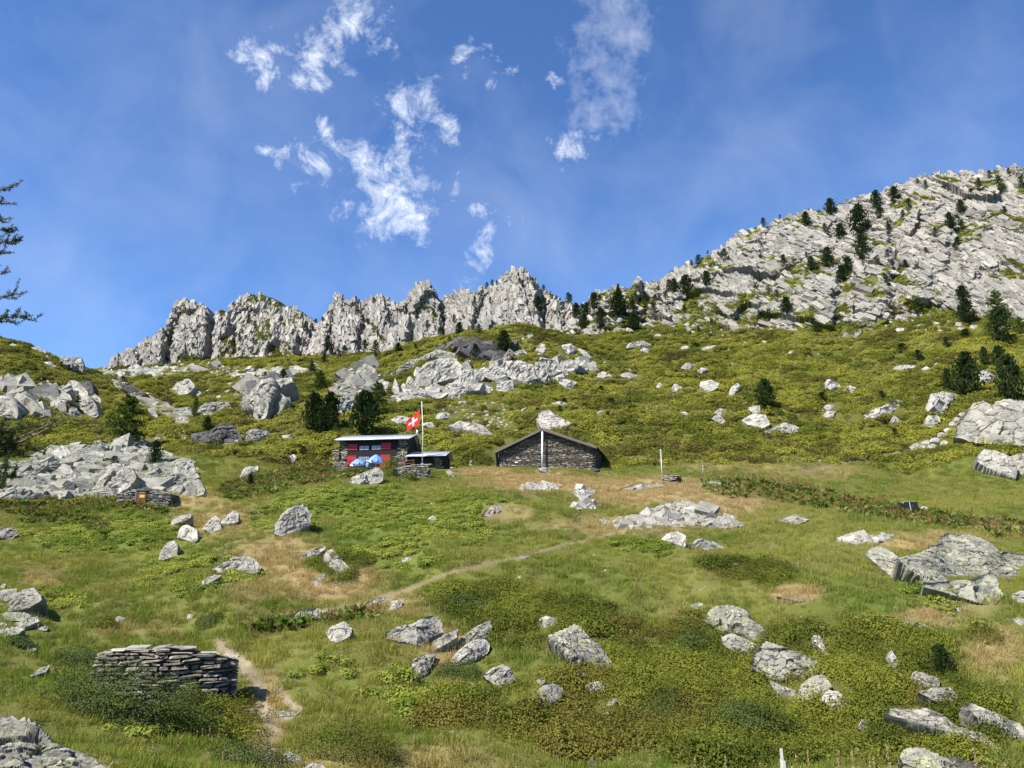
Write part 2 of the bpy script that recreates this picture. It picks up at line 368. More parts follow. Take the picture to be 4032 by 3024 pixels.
# ------------------------------------------------------------------ terrain: a smooth height field fitted to sighted points
CTRL = [  # pixel (in 2212-wide units), distance: the ground as read from the photograph
 (-250,1659,20),(0,1659,20.5),(150,1659,22.5),(300,1659,25),(600,1659,27),(1106,1659,28),(1700,1659,27),(2212,1659,26),(2500,1659,25),
 (0,1520,28),(250,1540,30),(505,1525,33),(800,1520,34),(1106,1520,33.5),(1500,1520,32),(1900,1520,31.5),(2212,1520,31),(2500,1520,30),
 (-200,1400,36),(100,1400,38),(400,1395,41),(800,1400,40.5),(1106,1390,40),(1500,1390,38),(1900,1400,36.5),(2212,1400,37),
 (-250,1250,50),(100,1250,52),(500,1250,53),(800,1250,52),(1106,1250,50),(1500,1250,48),(1850,1270,45),(2212,1270,45),(2450,1270,45),
 (-200,1150,66),(100,1150,67),(500,1150,67),(800,1150,66),(1106,1140,64),(1500,1150,59),(1850,1170,57),(2212,1180,56),(2450,1180,56),
 (-200,1085,80),(100,1085,80),(420,1080,82),(700,1075,81),(1000,1070,80),(1300,1065,80),(1600,1070,81),(1900,1105,76),(2212,1155,67),(2450,1150,67),
 (560,1045,91),(720,1016,98),(990,1010,100),(1280,1012,101),(1430,1035,95),(1700,1045,95),(1950,1080,88),(2212,1120,78),
 (-200,1000,98),(60,1020,94),(300,990,102),(480,1000,102),(600,990,106),
 (1400,990,108),(1700,1000,106),(2000,1020,102),(2212,1050,94),(2450,1050,94),
 (-200,950,115),(60,945,118),(270,950,121),(450,945,124),(600,935,122),(700,930,120),(850,930,118),(1000,960,112),(1200,940,116),(1450,940,120),(1750,940,119),(2000,970,111),(2212,990,104),(2450,990,104),
 (-200,850,145),(100,860,146),(250,850,175),(330,890,150),(450,860,185),(560,870,165),(680,870,150),(850,880,140),(1050,870,144),(1300,860,146),(1550,850,146),(1800,860,141),(2050,870,130),(2212,890,122),(2450,890,120),
 (-200,740,185),(40,745,195),(120,790,180),(190,800,230),(245,800,330),(300,815,250),(400,800,270),(480,780,300),(560,800,240),(620,790,215),(720,810,195),(760,770,230),(850,790,180),(1000,790,170),(1150,790,167),(1300,790,172),(1550,780,172),(1800,780,167),(2050,770,155),(2212,790,145),(2450,790,140),
 (1000,725,190),(1130,708,192),(1230,725,196),(1350,725,203),(1550,718,198),(1750,712,192),(1900,690,188),(2050,670,180),(2212,660,170),(2450,660,165),
]
HID = [  # hidden ground: behind crests and beyond the frame (x/W, distance, height over the eye)
 (-0.9,15,-4.8),(-0.5,15,-4.9),(0,15,-5.0),(0.5,15,-5.0),(0.9,15,-5.0),(0,0,-1.65),(-1.2,0,-1.9),(1.2,0,-1.9),(0,8,-2.7),(-1,8,-2.9),(1,8,-2.9),
 (-0.60,330,70),(-0.8,330,60),(-0.66,260,60),(-0.9,240,52),(-0.45,260,62),(-0.56,420,98),(-0.4,420,100),(-0.2,420,108),(0.1,420,118),(0.4,420,125),(0.8,420,125),(-0.9,420,80),
 (-0.30,330,80),(-0.2,290,70),(-0.1,290,72),(0.0,290,76),(0.05,240,58),(-0.05,235,56),(-0.15,240,60),(0.1,300,86),(0.25,300,100),(0.5,300,105),(0.7,300,105),(-0.42,345,80),
]
cs, cl_, cE = [], [], []
for px, py, D in CTRL:
    u, e = ue(*PT(px, py)); w = math.hypot(D, 8.0)
    cs.append(u*D/w); cl_.append(math.log(w)); cE.append(e*D/w)
for s_, D, z in HID:
    w = math.hypot(D, 8.0); cs.append(s_); cl_.append(math.log(w)); cE.append(z/w)
KL = 0.42
CX = np.stack([np.array(cs), np.array(cl_)*KL], 1); n_ = len(CX)
def _phi(r2): return 0.5*r2*np.log(np.maximum(r2, 1e-12))
K_ = _phi(((CX[:, None]-CX[None])**2).sum(-1)) + np.eye(n_)*1.5e-4
P_ = np.hstack([np.ones((n_, 1)), CX]); A_ = np.block([[K_, P_], [P_.T, np.zeros((3, 3))]])
WT = np.linalg.solve(A_, np.concatenate([cE, np.zeros(3)]))
def base_h(x, y):
    x = np.asarray(x, float); y = np.asarray(y, float); sh = x.shape; x = x.ravel(); y = y.ravel(); r = np.empty(len(x))
    for i in range(0, len(x), 40000):
        xx, yy = x[i:i+40000], np.maximum(y[i:i+40000], 0); w = np.hypot(yy, 8.0)
        q = np.stack([np.clip(xx/w, -1.3, 1.3), np.log(w)*KL], 1)
        r2 = ((q[:, None]-CX[None])**2).sum(-1)
        r[i:i+40000] = (_phi(r2)@WT[:n_] + WT[n_] + q@WT[n_+1:])*w
    return (r + CZ).reshape(sh)
# level pads cut for the two buildings
HOUSE_D, BARN_D = 101.0, 102.0
PADS = []
h0 = at(*src('Z0', 760, 738), HOUSE_D); PADS.append((h0[0]+1.6, h0[1]+2.2, 8.6, 4.6, h0[2]-0.05))
b0 = at(*src('Z1', 1090, 812), BARN_D); PADS.append((b0[0], b0[1]+2.4, 7.6, 4.6, b0[2]-0.05))
def ground(x, y, rough=True):
    z = base_h(x, y); x = np.asarray(x, float); y = np.asarray(y, float)
    d = np.maximum(y, 4.0)
    if rough:
        am = sstep(3, 25, d)
        calm = 1-.75*np.exp(-(((x+1)/22)**2+((y-95)/13)**2)); z = z + am*calm*(1.7*fbm(x/9.0, y/8.0, 3, 3) + 0.55*fbm(x/3.4, y/2.6, 3, 5))
        far = sstep(105, 135, d)
        mound = np.maximum(fbm(x/5.5, y/3.2, 3, 21), -0.25)
        z = z + far*(1.35*mound + 1.6*fbm(x/24, y/24, 3, 9)) + sstep(150, 220, d)*2.2*fbm(x/40, y/40, 3, 12)
    for cx, cy, rx, ry, zz in PADS:
        q = np.sqrt(((x-cx)/rx)**2 + ((y-cy)/ry)**2)
        t = 1-sstep(0.9, 2.0, q); yf = cy-2.3; zz = zz - 0.25 + np.minimum(y-yf, 0)*((zz-CZ)/yf); z = z*(1-t) + zz*t
    return z

# grid: rows in distance, columns fanning out, so cells stay about one pixel apart everywhere
ys = np.concatenate([np.linspace(-60, 0, 10)[:-1], np.linspace(0, 16, 26)[:-1], np.exp(np.linspace(math.log(16), math.log(430), 590))])
ss = np.concatenate([np.linspace(-1.5, -0.8, 25)[:-1], np.linspace(-0.8, 0.8, 520), np.linspace(0.8, 1.5, 25)[1:]])
Ygrid, Sgrid = np.meshgrid(ys, ss, indexing='ij')
Xgrid = Sgrid*np.hypot(np.maximum(Ygrid, 0), 8.0)*np.where(Ygrid < 0, 1+np.abs(Ygrid)/12, 1)
Zgrid = ground(Xgrid, Ygrid)
TV = np.stack([Xgrid, Ygrid, Zgrid], -1).reshape(-1, 3)
nr, nc = Xgrid.shape
ii = (np.arange(nr-1)[:, None]*nc + np.arange(nc-1)[None]).ravel()
TF = np.stack([ii, ii+1, ii+nc+1, ii+nc], 1)

# --- vegetation and soil map, in photo pixels (2212-wide) turned to ground positions
def blob(X, Y, lst):
    r = np.zeros(X.shape)
    for px, py, rx, ry, s in lst:
        q = np.sqrt(((X-px)/rx)**2+((Y-py)/ry)**2); r = np.maximum(r, s*(1-sstep(0.45, 1.1, q)))
    return r
DRY = [(1180,1042,190,28,.9),(1400,1062,170,40,1),(1560,1092,130,32,.85),(600,1195,140,55,.75),(705,1255,150,55,.9),(560,1265,120,40,.5),(470,1125,130,40,.6),
       (1735,1283,75,26,.9),(1350,1135,230,26,.6),(2000,1170,170,22,.7),(880,1640,300,40,.45),(575,1540,60,110,.7),(2150,1400,90,70,.6),(1980,1335,120,20,.7),
       (950,1400,60,60,.7),(1490,1335,70,25,.6),(90,1250,60,30,.5),(1380,960,120,40,.35),(1050,1020,90,16,.8),(860,1300,120,30,.5),(400,1075,90,30,.7),(1600,1000,200,30,.3),
       (150,940,200,25,.35),(1750,1020,150,25,.3),(300,1360,120,25,.4),(1100,1110,70,25,.6),(2100,1310,80,25,.4)]
LUSH = [(760,1085,230,50,1),(230,1150,230,70,.9),(620,1110,150,50,.8),(430,1240,230,60,.7),(900,1150,240,60,.8),(1000,1090,150,40,.8),(850,1200,160,50,.7),(1380,1180,130,40,.5),
        (320,1560,160,60,.8),(120,1310,120,50,.6),(900,1500,220,80,.7),(1950,1300,200,60,.5),(2100,1330,100,40,.6),(700,1450,160,60,.6)]
HEATH = [(1180,1340,220,70,1),(1050,1300,160,50,.9),(1420,1520,330,130,1),(1250,1560,260,90,.9),(1800,1420,330,90,1),(1950,1560,300,110,1),(1500,1430,260,90,.9),(1620,1240,110,35,1),
         (1560,1360,120,60,.8),(1000,1540,170,50,.6),(1650,1600,260,70,.9),(450,1560,180,60,.7),(2050,1250,140,20,.4),(720,1225,80,40,.8)]
DOCK = [([(1540,1052),(1640,1058),(1760,1078),(1900,1103),(2060,1125),(2230,1152)], 20), ([(500,1062),(600,1040),(710,1022)], 22), ([(0,1098),(120,1095),(300,1092),(350,1100)], 14),
        ([(60,1120),(180,1118),(220,1150)], 16), ([(540,1375),(640,1345),(800,1330)], 12), ([(740,1030),(800,1022)], 8)]
PATH = [([(1330,1150),(1240,1175),(1120,1205),(990,1235),(900,1262),(810,1300),(700,1322),(600,1340)], 6), ([(470,1392),(515,1430),(552,1480),(572,1530),(578,1580),(590,1650)], 19),
        ([(2075,915),(2040,935),(1990,962)], 9), ([(1990,965),(1900,985),(1820,1000),(1740,1020)], 5), ([(600,1490),(645,1530),(600,1575)], 10)]
def cover(p):
    """pixel-space maps for world points: dry, lush, heath, dock, path (0..1 each)"""
    X, Y = proj(p); X = X/1.82278; Y = Y/1.82278; D = p[..., 1]
    wob = 26*fbm(p[..., 0]/3.0, p[..., 1]/3.0, 3, 41)*np.clip(60/np.maximum(D, 10), .3, 1.6)
    wo2 = 20*fbm(p[..., 0]/2.2, p[..., 1]/2.2, 3, 47)*np.clip(60/np.maximum(D, 10), .3, 1.6)
    Xw, Yw = X+wob, Y+wo2
    near = 1-sstep(100, 118, D)
    dry = blob(Xw, Yw, DRY); lush = blob(Xw, Yw, LUSH)*near; heath = np.maximum(blob(Xw, Yw, HEATH), sstep(98, 116, D)*(1-0.8*blob(Xw, Yw, [(1500,1005,300,22,1),(150,945,220,25,1)])))
    dock = np.zeros(X.shape); path = np.zeros(X.shape)
    for l, w in DOCK: dock = np.maximum(dock, 1-sstep(w*0.7, w*1.2, polydist(Xw, Y+wo2*.4, l)))
    for l, w in PATH: path = np.maximum(path, 1-sstep(w*0.35, w*1.1, polydist(X+wob*.35, Y+wo2*.3, l)))
    return dry, lush, heath*(1-dock), dock*near, path
dry, lush, heath, dock, path = cover(TV)
n_a = fbm(TV[:, 0]/6, TV[:, 1]/6, 4, 51); n_b = fbm(TV[:, 0]/1.4, TV[:, 1]/1.4, 3, 57)
def lerp(a, b, t): return a + (np.asarray(b)-a)*t[:, None]
col = np.tile((0.095, 0.108, 0.024), (len(TV), 1)).astype(float)
col = lerp(col, (0.135, 0.128, 0.036), np.clip(n_a*1.2+0.35, 0, 1))
col = lerp(col, (0.095, 0.125, 0.022), lush*0.8)
col = lerp(col, (0.085, 0.085, 0.018), heath*0.8)
col = lerp(col, (0.25, 0.185, 0.09), np.clip(dry*0.95 + np.clip(n_b, 0, 1)*.25*dry, 0, 1))
col = lerp(col, (0.085, 0.05, 0.03), dock*0.5)
lowtrail = path*(sstep(1380, 1400, proj(TV)[1]/1.82278)); col = lerp(col, (0.19, 0.145, 0.085), np.clip(path*.85, 0, 1)); col = lerp(col, (0.30, 0.245, 0.17), np.clip(lowtrail*(.75+1.6*n_b), 0, 1))
scree = 1-sstep(0.6, 1.15, polydist(*[c/1.82278 for c in proj(TV)], [(235,800),(262,835),(300,860),(360,885),(400,905)])/16)
scree = np.maximum(scree, 1-sstep(0.5, 1.2, polydist(*[c/1.82278 for c in proj(TV)], [(255,806),(330,802),(420,795)])/11))
sX, sY = [c/1.82278 for c in proj(TV)]
field = inpoly(sX, sY, [(a/3.1016, 630.9+b/3.1016) for a, b in [(-200,1150),(0,1150),(350,1030),(720,1005),(1000,1015),(1160,1080),(1300,1170),(1350,1350),(1000,1380),(560,1360),(0,1390),(-200,1390)]]).astype(float)
col = lerp(col, (0.22, 0.21, 0.175), np.clip(np.maximum(scree, field*0.5)*(0.75+n_b), 0, 1))
col = np.clip(col*(1+0.35*n_b[:, None]), 0.005, 1)
g = G('alpine_turf'); c0 = g.attr('soil')
n1_ = g.noise(2.6, 6, 0.65); n2_ = g.noise(14, 4, 0.6)
c0 = g.mix(g.math('MULTIPLY', g.ramp(n2_, 0.5, 0.72), 0.5), c0, g.mix(1.0, c0, (0.5, 0.48, 0.45), 'MULTIPLY'))
c0 = g.mix(g.math('MULTIPLY', g.ramp(n1_, 0.5, 0.7), 0.35), c0, g.mix(1.0, c0, (1.35, 1.3, 1.15), 'MULTIPLY'))
M['turf'] = g.done(g.bsdf(c0, 0.95, g.bump(g.math('ADD', n1_, g.math('MULTIPLY', n2_, 0.4)), 1.0, 0.12), 0.05))
me = mesh_np('ground', TV, TF, M['turf'], True)
ca = me.color_attributes.new('soil', 'FLOAT_COLOR', 'POINT')
ca.data.foreach_set('color', np.concatenate([col, np.ones((len(col), 1))], 1).astype(np.float32).ravel())
tag(link('ground', me), kind='structure')

# ------------------------------------------------------------------ cliffs
def resample(pts, n):
    """pts: (px,py,D) in 2212-units -> n world points, evenly in pixel x"""
    p = np.array(pts, float); x = np.linspace(p[0, 0], p[-1, 0], n)
    y = np.interp(x, p[:, 0], p[:, 1]); d = np.interp(x, p[:, 0], p[:, 2])
    xc = (x*1.82278-2016)/FPX; yc = (1512-y*1.82278)/FPX; f = CP-yc*SP
    return np.stack([xc/f*d, d, CZ+(SP+yc*CP)/f*d], 1), x
g = G('cliff_rock'); cc, a_, b_ = rock_color(g, (0.40, 0.378, 0.33), (0.24, 0.228, 0.204), (0.365, 0.355, 0.255), 0.35, 0.33)
stain = g.noise(0.06, 4, 0.6, 0.4); cc = g.mix(g.math('MULTIPLY', g.ramp(stain, 0.60, 0.72), 0.45), cc, (0.34, 0.25, 0.19))
strk = g.noise(0.35, 5, 0.65, 0.2, stretch=((1.6, 1.6, 0.22), (0, 0.25, 0))); cc = g.mix(g.math('MULTIPLY', g.ramp(strk, 0.56, 0.68), 0.55), cc, (0.17, 0.165, 0.17))
isl = g.geo.outputs['Random Per Island']; cc = g.mix(isl, g.mix(1.0, cc, (0.58, 0.57, 0.56), 'MULTIPLY'), g.mix(1.0, cc, (1.14, 1.12, 1.08), 'MULTIPLY'))
gr = g.attr('grass', fac=True); gn = g.noise(0.8, 4, 0.6)
green = g.mix(gn, (0.075, 0.085, 0.016), (0.14, 0.145, 0.030))
cc = g.mix(g.ramp(gr, 0.4, 0.6), cc, green)
lay = g.noise(0.55, 7, 0.72, 0.2, stretch=((1.2, 1.2, 3.2), (0.3, 0.5, 0)))
M['cliff'] = g.done(g.bsdf(cc, 0.93, g.bump(g.math('ADD', g.math('MULTIPLY', b_, 0.4), lay), 1.0, 0.55), 0.12))
BV, BF = [TV], [TF]; voff = len(TV)
CLIFF_G = []
def peaks(L, k):
    """sharpen the sighted skyline a little against its running mean"""
    p = np.array(L, float); t = np.array([p[np.abs(p[:, 0]-x) < 70, 1].mean() for x in p[:, 0]]); p[:, 1] = t+(p[:, 1]-t)*k; return p.tolist()
def cliff(name, label, crest, base, nu, nv, seed, ang, stretch, scl, amp, gullies, green_polys, green_bias, dip=40, strat=1.0, back=30.0, blocky=1.0, nblk=3000, bsz=5.0, tks=(.2, .45), wds=(.25, .55), jit=.28, ajit=13):
    global voff
    C, cx = resample(crest, nu); B, _ = resample(base, nu)
    s_px = cx
    jag = facets(s_px/9.0, np.zeros(nu)+0.5, seed+77)[0] + 0.6*facets(s_px/3.6, np.zeros(nu)+.5, seed+78)[0]
    B = B - (C-B)*0.28                                   # run on below the turf
    v = np.concatenate([np.linspace(0, 1, nv), 1+np.linspace(0, 1, 14)[1:]])
    T = np.gradient((C+B)/2, axis=0); T[:, 2] = 0; T /= np.linalg.norm(T, axis=1, keepdims=True)
    k = np.ones(61)/61; Ts = np.stack([np.convolve(np.pad(T[:, i], 30, mode='edge'), k, 'valid') for i in range(3)], 1)
    nh = np.stack([Ts[:, 1], -Ts[:, 0], np.zeros(nu)], 1); nh /= np.linalg.norm(nh, axis=1, keepdims=True)
    vv = np.minimum(v, 1)
    prof = vv - 0.10*np.sin(vv*math.pi)*0.6               # steeper towards the top
    P = B[:, None]*(1-vv)[None, :, None] + C[:, None]*vv[None, :, None]
    hz = np.linalg.norm((C-B)[:, :2], axis=1)
    P -= nh[:, None]*0 
    P[:, :, :2] -= (nh[:, None, :2]*((vv-prof)[None, :, None]*hz[:, None, None]*-1.0))
    bk = np.maximum(v-1, 0)
    P -= nh[:, None]*(bk*back)[None, :, None]; P[:, :, 2] -= (bk**1.5*back*0.45)[None]
    s = np.concatenate([[0], np.cumsum(np.linalg.norm(np.diff((C+B)/2, axis=0), axis=1))])
    hgt = np.linalg.norm(C-B, axis=1).mean()
    U = np.repeat(s[:, None], len(v), 1); Vv = np.repeat((vv*hgt + bk*back)[None], nu, 0)
    wx = 5*fbm(U/30, Vv/30, 3, seed+5); wy = 5*fbm(U/30+9, Vv/30, 3, seed+6)
    a = math.radians(ang) + 0.35*fbm(U/60, Vv/60, 2, seed+8)
    a0 = U+wx; b0 = Vv+wy
    p = a0*np.cos(a)+b0*np.sin(a); q = -a0*np.sin(a)+b0*np.cos(a)
    d = 4.2*fbm(U/28, Vv/60, 4, seed) + 1.2*np.abs(fbm(U/11, Vv/26, 3, seed+3))*-2
    h1, e1 = facets(p/(9*scl), q/(9*scl*stretch), seed+20, 1.5)
    h2, e2 = facets(p/(3.6*scl), q/(3.6*scl*stretch), seed+30, 1.5)
    h3, e3 = facets(p/(1.5*scl), q/(1.5*scl*stretch), seed+40, 1.3)
    w_ = (a0*math.sin(math.radians(dip)) + b0*math.cos(math.radians(dip)))/4.2 + 1.3*fbm(U/16, Vv/16, 3, seed+17)
    k_ = np.floor(w_); T1 = hash2(k_, np.floor(U/26+7*hash2(k_, k_*0, seed)), seed+18)
    d = d + (1-(w_-k_))*1.5*(0.25+T1)*strat
    w_ = w_*3.1+0.4*fbm(U/4, Vv/4, 2, seed+19); k_ = np.floor(w_); T1 = hash2(k_, np.floor(U/9+5*hash2(k_, k_*0, seed+1)), seed+28)
    d = d + (1-(w_-k_))*0.5*T1*strat
    jg = facets(cx/16.0, np.zeros(nu)+.5, seed+77)[0] + 0.5*facets(cx/7, np.zeros(nu)+.5, seed+78)[0]
    P[:, :, 2] += (jg*1.5*blocky)[:, None]*sstep(0.93, 1.0, v)[None]
    d = d + 2.6*h1*scl + 1.0*h2*scl + 0.3*h3*scl
    for gi, (gx, gw, gd) in enumerate(gullies):
        gs = 1.6*math.sin(gi*2.3+seed)                            # recesses whose left wall turns away from the sun
        t = (cx[:, None]-gx + gw*(0.9*(vv[None]-0.5)*gs + 1.1*fbm(U/25, Vv/25, 3, seed+91)))/gw; d = d - gd*np.where(t < 0, np.exp(-(t/0.16)**2), np.exp(-(t/1.0)**2))*sstep(0.0, 0.3, vv)[None]
    fade = 1 - 0.65*sstep(0.88, 1.0, vv)
    nd = nh*0.86 + np.array((0, 0, 0.5)); nd /= np.linalg.norm(nd, axis=1, keepdims=True)
    P = P + nd[:, None]*(d*amp*fade[None])[..., None]
    n0, m0 = P.shape[:2]
    du = np.gradient(P, axis=0); dv = np.gradient(P, axis=1); nn = np.cross(du, dv); nn /= np.linalg.norm(nn, axis=2, keepdims=True)+1e-9
    nz = np.abs(nn[..., 2])
    for _ in range(2): nz = (nz + np.roll(nz, 1, 0)+np.roll(nz, -1, 0)+np.roll(nz, 1, 1)+np.roll(nz, -1, 1))/5
    V = P.reshape(-1, 3)
    X, Y = proj(V); X /= 1.82278; Y /= 1.82278
    gp = np.zeros(len(V))
    for pl in green_polys:
        gp = np.maximum(gp, inpoly(X+7*fbm(V[:, 0]/5, V[:, 2]/5, 2, 71), Y+7*fbm(V[:, 0]/5, V[:, 2]/5, 2, 72), pl).astype(float))
    gr = (nz.ravel()-0.68)*3.0 + fbm(V[:, 0]/7, V[:, 2]/5, 4, seed+60)*1.5 + green_bias + gp*1.3
    gr += 0.35*(1-sstep(0.2, 0.45, np.repeat(vv[None], nu, 0).ravel())) + (np.repeat(v[None], nu, 0).ravel() > 1.1)*.8
    gr = np.clip(gr, 0, 1)
    i0 = (np.arange(n0-1)[:, None]*m0 + np.arange(m0-1)[None]).ravel()
    F = np.stack([i0, i0+m0, i0+m0+1, i0+1], 1)
    # angular blocks and slabs of the broken face, lying along the strata
    rb_ = np.random.default_rng(seed+500); vis = np.nonzero((np.repeat(v[None], nu, 0).ravel() > .14) & (np.repeat(v[None], nu, 0).ravel() < 1.03))[0]
    pk = vis[rb_.integers(0, len(vis), nblk)]; pk = pk[(gr[pk] < .42) | (rb_.random(len(pk)) < .05)]; nb_ = len(pk)
    ln = bsz*np.exp(np.clip(rb_.normal(size=nb_), -2, 1.9)*.55); wd = ln*rb_.uniform(*wds, nb_); tk = ln*rb_.uniform(*tks, nb_)
    tang = Ts[pk//m0]; tang = tang/np.linalg.norm(tang, axis=1, keepdims=True); upv = np.array((0, 0, 1.0))
    ang_ = np.radians(-dip + rb_.normal(size=nb_)*ajit) + 0.5*fbm(V[pk, 0]/30, V[pk, 2]/30, 2, seed+9)
    slope_up = nh[pk//m0]*-.55 + upv; slope_up /= np.linalg.norm(slope_up, axis=1, keepdims=True)
    ax = tang*np.cos(ang_)[:, None] + slope_up*np.sin(ang_)[:, None]
    az_ = np.cross(tang, slope_up); az_ *= np.sign((az_*nh[pk//m0]).sum(1))[:, None]; az_ = az_ + rb_.normal(size=(nb_, 3))*jit; az_ -= ax*(az_*ax).sum(1, keepdims=True); az_ /= np.linalg.norm(az_, axis=1, keepdims=True)
    ay = np.cross(az_, ax)
    cube = np.array([(-1,-1,-1),(1,-1,-1),(1,1,-1),(-1,1,-1),(-1,-1,1),(1,-1,1),(1,1,1),(-1,1,1)], float)
    cv = cube[None]*(1+rb_.uniform(-.38, .22, (nb_, 8, 3))); cv[:, 4:, :2] *= rb_.uniform(.55, 1.0, (nb_, 1, 1))
    BVt = V[pk][:, None] - az_[:, None]*(tk*.15)[:, None, None] + (cv[..., :1]*(ln*.5)[:, None, None])*ax[:, None] + (cv[..., 1:2]*(wd*.5)[:, None, None])*ay[:, None] + (cv[..., 2:]*(tk*.55)[:, None, None])*az_[:, None]
    qf = np.array([(0,3,2,1),(4,5,6,7),(0,1,5,4),(1,2,6,5),(2,3,7,6),(3,0,4,7)])
    BFc = (np.arange(nb_)*8)[:, None, None] + qf[None] + len(V)
    V = np.concatenate([V, BVt.reshape(-1, 3)]); F = np.concatenate([F, BFc.reshape(-1, 4)]); gr = np.concatenate([gr, np.zeros(nb_*8)]); nn = np.concatenate([nn.reshape(-1, 3), np.tile((0, -.7, .7), (nb_*8, 1))])
    me = mesh_np(name, V, F, M['cliff'], False)
    at_ = me.attributes.new('grass', 'FLOAT', 'POINT'); at_.data.foreach_set('value', gr.astype(np.float32))
    tag(link(name, me), label, kind='structure')
    BV.append(V); BF.append(F+voff); voff += len(V)
    CLIFF_G.append((V, gr, nn.reshape(-1, 3)))
A = [(236,800,356),(245,792,356),(262,775,357),(290,750,358),(320,725,360),(340,712,362),(358,690,364),(368,668,366),(385,660,368),(410,655,366),(430,662,364),(447,668,362),(455,688,362),(470,675,362),(480,668,360),
     (492,672,358),(505,655,358),(520,645,360),(540,640,360),(565,640,358),(590,648,354),(615,660,350),(640,672,345),(660,684,338),(680,692,332),(710,700,325)]
Ab = [(236,812,338),(262,800,338),(300,792,336),(400,796,334),(480,800,330),(560,815,315),(640,820,300),(710,800,300)]
cliff('jagged_ridge', 'jagged grey rock ridge at the far left with dark shadowed gullies', peaks(A, 1.35), Ab, 430, 150, 3, 14, 2.0, 1.5, 0.85,
      [(352,26,14),(448,16,9),(300,14,5),(655,26,6),(505,10,4)], [[(540,690),(560,712),(590,745),(612,765),(590,772),(560,735)],[(480,725),(520,740),(510,780),(470,790)],[(360,770),(460,770),(520,800),(360,800)],[(600,760),(690,770),(690,800),(600,800)]], 0.24, dip=72, strat=0.5, nblk=9000, bsz=2.3, tks=(.16, .38), wds=(.2, .42), jit=.2)
Bc = [(676,705,322),(695,694,320),(705,672,318),(722,645,314),(735,650,313),(745,658,312),(765,652,311),(790,650,311),(805,642,311),(820,636,310),(835,640,310),(850,650,310),(865,650,310),(880,630,309),(895,622,308),(920,618,308),
      (935,625,308),(950,640,309),(965,640,309),(980,632,309),(1000,628,308),(1015,635,308),(1030,630,307),(1040,622,306),(1060,616,305),(1080,610,304),(1095,598,304),(1110,592,304),(1125,593,304),(1140,600,304),
      (1155,610,304),(1165,625,303),(1175,622,302),(1190,630,300),(1205,640,297),(1225,650,293),(1250,664,288),(1275,690,284)]
Bb = [(676,790,296),(722,785,294),(800,770,290),(900,755,287),(1000,740,285),(1100,728,284),(1200,725,276),(1275,728,268)]
cliff('rock_wall', 'pale grey rock wall rising behind the middle knoll', peaks(Bc, 1.6), Bb, 560, 140, 14, 6, 2.2, 1.3, 0.75,
      [(716,14,6),(775,22,5),(868,26,7),(955,22,6),(1035,20,5),(1168,14,7),(1215,24,5)], [[(800,695),(840,735),(850,752),(815,730)],[(925,655),(945,690),(935,690)],[(1170,690),(1200,705),(1190,715)]], 0.16, dip=76, strat=0.5, nblk=9500, bsz=2.1, tks=(.16, .38), wds=(.2, .42), jit=.2)
Cc = [(1228,712,262),(1245,692,260),(1258,668,258),(1275,650,256),(1290,630,254),(1310,625,252),(1340,625,250),(1365,618,249),(1375,602,248),(1390,600,248),(1405,605,247),(1420,603,247),(1435,592,246),(1450,580,246),(1480,575,245),
      (1500,568,244),(1515,560,243),(1530,550,242),(1560,535,241),(1580,520,240),(1595,507,239),(1610,497,238),(1640,488,237),(1665,478,236),(1690,468,235),(1720,462,234),(1745,458,233),(1770,455,232),(1800,445,231),(1830,432,230),
      (1860,428,229),(1890,420,227),(1920,405,225),(1945,392,224),(1980,385,222),(2010,380,221),(2060,375,219),(2110,370,217),(2160,368,215),(2212,368,213),(2300,362,210),(2420,362,207),(2600,380,204)]
Cb = [(1228,730,210),(1300,728,208),(1400,728,205),(1500,722,201),(1600,720,198),(1700,714,194),(1800,698,191),(1900,680,187),(2000,668,182),(2100,652,176),(2212,636,171),(2420,630,167),(2600,630,163)]
P4 = lambda L: [(1316.7+a/2.4706, 329.2+b/2.4706) for a, b in L]
cliff('cliff', 'big pale broken cliff with slanting strata and pines at the right', Cc, Cb, 980, 250, 31, 48, 2.3, 1.2, 0.9,
      [(1385,20,5),(1450,30,4),(1640,40,2.5),(1815,50,3.5),(1930,40,2.5),(2050,60,2)],
      [P4([(1400,560),(1500,600),(1560,640),(1620,720),(1540,700),(1480,650)]),P4([(1515,440),(1540,560),(1500,620),(1500,500)]),P4([(1030,760),(1110,700),(1120,715),(1060,750)]),P4([(520,820),(600,890),(720,890),(850,830),(960,880),(700,940)]),
       P4([(1040,390),(1200,400),(1180,440),(1080,400)]),P4([(1560,780),(1750,820),(1900,800),(1900,860),(1600,860)]),P4([(150,700),(250,800),(180,950),(60,900),(80,760)]),P4([(400,780),(470,740),(500,820),(420,960),(380,900)]),
       P4([(1240,690),(1340,700),(1300,730)]),P4([(1000,940),(1300,900),(1500,950),(1000,1000)]),P4([(1850,330),(1900,420),(1850,420)])], 0.42, dip=58, strat=0.3, nblk=15000, bsz=1.8, tks=(.12, .32), wds=(.22, .5), jit=.17, ajit=9)
bvh = BVHTree.FromPolygons(np.concatenate(BV).tolist(), np.concatenate(BF).tolist())
CAMV = Vector((0, 0, CZ))
def hit(X, Y):
    """photo pixel -> first point of ground or cliff on its ray"""
    u, e = ue(X, Y); r = bvh.ray_cast(CAMV, Vector((u, 1, e)).normalized(), 3000)
    return r[0]
def hitP(px, py): return hit(*PT(px, py))
